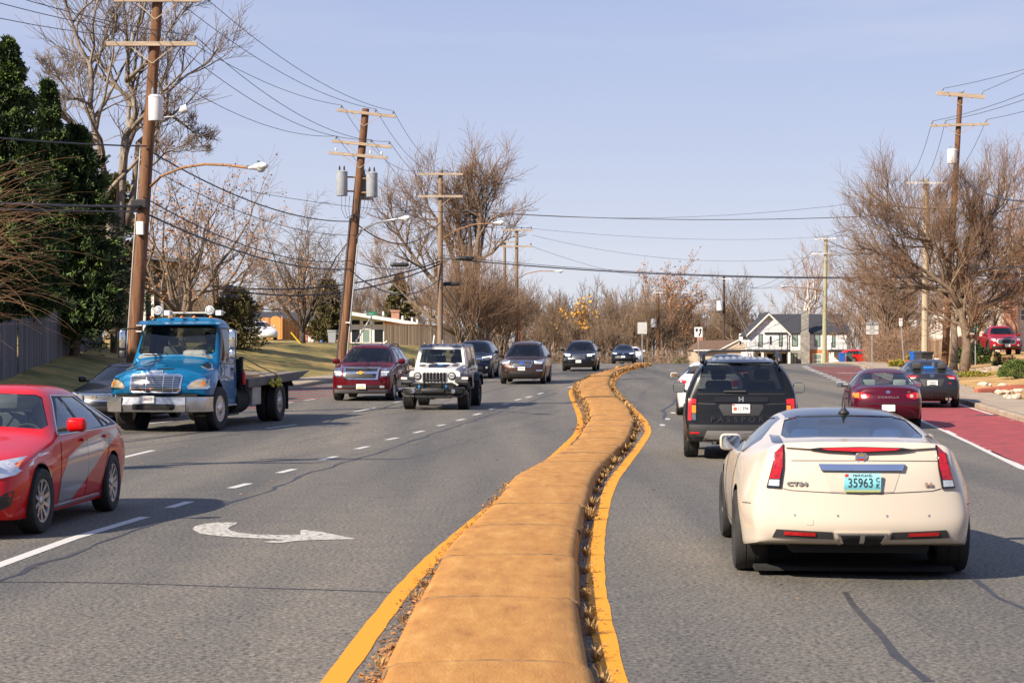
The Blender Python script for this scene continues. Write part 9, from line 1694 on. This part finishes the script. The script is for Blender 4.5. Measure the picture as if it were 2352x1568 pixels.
 def bin_(label, px, d, m, lid, h=1.05, rz=0, z=None):
  x = XD(px, d); r = empty('wheelie_bin', (x, d, gz(x, d) if z is None else z), rz, label, 'bin'); mb = MB(); vs = [(sx * w, sy * dd, z) for z, w, dd in ((.06, .24, .27), (h - .06, .30, .36)) for sx, sy in ((-1, -1), (1, -1), (1, 1), (-1, 1))]; mb.add(vs, [(0, 1, 2, 3), (4, 5, 6, 7)] + [(k, (k + 1) % 4, 4 + (k + 1) % 4, 4 + k) for k in range(4)], m); mb.build('body', r)
  mb = MB(); mb.bbox(-.33, .33, -.40, .38, h - .07, h + .03, .03, lid); mb.tube([(-.25, .40, h - .08), (.25, .40, h - .08)], .02, 6, lid); mb.build('lid', r, auto=40)
  for sg in (-1, 1): q = MB(); q.lathe([(.1, -.03), (.1, .03)], 14, 'x', (sg * .26, .28, .1), M_RUB); q.build('wheel', r)
 gb = mat('charcoal_bin', (.035, .037, .04), .5); bb = mat('blue_bin', (.01, .10, .42), .5)
 bin_('charcoal wheelie bin by the kerb behind the grey sedan', 2122, 93, gb, gb, rz=.3); bin_('blue wheelie bin peeking out left of the charcoal one near the grey sedan', 2107, 94.2, bb, bb, rz=.1); bin_('grey-green wheelie bin leaning by the greenish pole', 1950, 195, mat('green_grey_bin', (.06, .09, .09), .5), gb, 1.15, z=CAMH - 20 * 195 / FOC); bin_('blue wheelie bin right beside the greenish pole', 1934, 194, bb, bb, 1.1, z=CAMH - 20.5 * 194 / FOC)
 bin_('pale grey bin on the lawn just left of the leaning pole', 763, 138, mat('grey_bin', (.30, .32, .34), .5), mat('grey_bin', (.3, .3, .3)), .95);
 for i, (px, d, c, h) in enumerate(((704, 150, (.45, .16, .10), .55), (712, 150, (.6, .58, .55), .5), (718, 150, (.6, .55, .5), .38), (738, 150, (.10, .20, .55), .35), (2140, 101, (.6, .45, .35), .8), (2152, 101, (.62, .58, .55), .6), (2134, 101, (.12, .25, .15), .55))):
  x = XD(px, d); mb = MB(); mb.lathe([(.12, 0), (.22, .12 * h), (.25, .45 * h), (.14, .75 * h), (.19, .9 * h), (.17, h)], 12, 'z', (0, 0, 0), mat('pot_%d' % i, c, .7, var=.2)); o = mb.build('garden_pot', auto=40); o.location = (x, d, gz(x, d)); col_ = ('terracotta', 'white', 'small cream', 'blue', 'peach', 'pale', 'green')[i]
  tag(o, '%s garden ornament pot %s' % (col_, 'in front of the orange brick wall on the left' if i < 4 else 'by the picket fence behind the charcoal bin'), 'garden pot')
def signs():
 def post(label, name, px, d, base_y, top_y, wd, hh, face, lean=0., cat='road sign', backm=None, r=.03):
  x = XD(px, d); zb = gz(x, d) - .1; zt = CAMH - (top_y - HOR) / FOC * d; root = empty(name, (x, d, zb), 0, label, cat); mb = MB(); mb.tube([(0, 0, 0), (lean, 0, zt - zb)], r, 8, M_GALV); mb.build('post', root)
  mb = MB(); mb.prism(rrect(-wd / 2, -hh, wd / 2, 0, .03), -.055, -.045, 'y', face); o = mb.build('sign_plate', root, loc=(lean, 0, zt - zb)); return root, o
 W_ = mat('sign_white', (.66, .66, .64), .45, var=.03, scale=10); G_ = mat('sign_grey', (.48, .47, .46), .5, var=.06); K = mat('sign_black', (.012, .012, .014), .5); T = lambda x, z, y=-.058: Matrix.Translation((x, y, z)) @ FRONT
 r, o = post('bus lane rule sign reading RIGHT LANE BUSES BIKES RIGHT TURNS ONLY', 'lane_sign', 2003, 117, 829, 739, .76, .76, G_)
 mb = MB(); mb.prism(rrect(-.365, -.20, .365, -.015, .02), -.060, -.0555, 'y', K); mb.build('black_band', o)
 text_mesh('lettering', 'RIGHT LANE', .13, W_, o, T(0, -.105, -.063), .001, .002, .95)
 for i, t in enumerate(('BUSES', 'BIKES', 'RIGHT TURNS', 'ONLY')): text_mesh('lettering', t, .12, K, o, T(0, -.275 - i * .128), .001, .001, .95)
 r, o = post('narrow no parking sign on a leaning post on the right bank', 'no_parking_sign', 2077, 112, 833, 731, .20, .44, W_, lean=-.22); rg = MB(); red = mat('sign_red', (.45, .03, .03), .5)
 rg.lathe([(.075, 0), (.075, .003), (.058, .004), (.058, 0)], 20, 'y', (0, -.061, -.12), red, cap=False); rg.build('red_ring', o); text_mesh('lettering', 'P', .12, K, o, T(0, -.12), .001, .001); text_mesh('arrow', '<->', .09, red, o, T(0, -.33), .001, .003)
 r, o = post('keep right sign with a curved arrow past a median', 'keep_right_sign', 1604, 146, 834, 751, .62, .76, W_)
 mb = MB(); mb.prism([(-.22, -.12), (-.04, -.12), (-.04, -.26), (-.13, -.40), (-.22, -.26)], -.062, -.056, 'y', K); mb.build('median_symbol', o)
 mb = MB(); mb.prism([(.02, -.70), (.10, -.70), (.12, -.58), (.20, -.45), (.20, -.28), (.27, -.28), (.15, -.08), (.03, -.28), (.10, -.28), (.10, -.42), (.02, -.55)], -.062, -.056, 'y', K); mb.build('arrow_symbol', o)
 r, o = post('blank grey back of a road sign standing at the end of the island', 'sign_back', 1475, 126, 834, 740, .62, .76, G_); mb = MB(); mb.lathe([(.04, 0), (.001, .002)], 12, 'y', (.18, -.058, -.58), M_LEAFY); mb.build('sticker', o)
 r, o = post('speed limit 35 sign seen over the roof of the black boxy SUV', 'speed_sign', 1721, 150, 838, 798, .61, .86, W_);
 for t, z, sz in (('SPEED', -.12, .16), ('LIMIT', -.30, .16), ('35', -.60, .42)): text_mesh('lettering', t, sz, K, o, T(0, z), .001, .003)
 x = XD(853, 128); d = 128; zb = gz(x, d) - .1; zt = CAMH - (716 - HOR) / FOC * d; root = empty('street_name_sign', (x, d, zb), 0, 'green street name blade reading Kerwin Rd on its post', 'street sign'); mb = MB(); mb.tube([(0, 0, 0), (0, 0, zt - zb - .2)], .035, 8, M_GALV); mb.build('post', root)
 gm = mat('sign_green', (.01, .26, .15), .4); mb = MB(); mb.bbox(-.33, .38, -.02, .02, zt - zb - .25, zt - zb, .01, gm); o = mb.build('sign_blade', root); text_mesh('lettering', 'Kerwin', .15, W_, o, Matrix.Translation((-.08, -.024, zt - zb - .125)) @ FRONT, .001, .002, .95); text_mesh('lettering', 'Rd', .09, W_, o, Matrix.Translation((.27, -.024, zt - zb - .09)) @ FRONT, .001, .001)
 mb = MB(); mb.bbox(-.02, .02, -.3, .3, zt - zb - .55, zt - zb - .32, .01, gm); mb.build('cross_blade', root)
 x = XD(2235, 100); d = 100; zb = gz(x, d) - .1; root = empty('street_name_sign', (x, d, zb), 0, 'green street sign among the twigs left of the red pickup', 'street sign'); zt = CAMH - (744 - HOR) / FOC * d - zb; mb = MB(); mb.tube([(.12, 0, 0), (.12, 0, zt)], .03, 8, M_GALV); mb.build('post', root); mb = MB(); mb.bbox(-.18, .25, -.02, .02, zt - .20, zt, .01, gm); mb.build('sign_blade', root); mb = MB(); mb.bbox(.05, .22, -.03, .03, zt - .46, zt - .26, .01, gm); mb.build('cross_blade', root)
 for (a, b_, d, m, r_, lb) in (((708, 811), (668, 763), 118, mat('yellow_guard', (.75, .50, .02), .5), .045, 'yellow plastic guard on the guy wire by the weeping tree'), ((816, 787), (853, 727), 126, M_TRIMW, .06, 'white slanting brace leaning on the street name post'), ((889, 783), (868, 800), 140, M_TRIMW, .05, 'short white guy guard in front of the grey fence'), ((994, 800), (998, 770), 104, M_TRIMW, .05, 'white guy guard beside the straight pole')):
  mb = MB(); mb.tube([PX(*a, d), PX(*b_, d)], r_, 6, m); tag(mb.build('guy_guard', None), lb, 'guy guard')
houses(); fences(); signs()
truck(); camry(); cadillac(); passport(); corolla_old(); corolla_new(); tahoe(); jeep(); fronts()
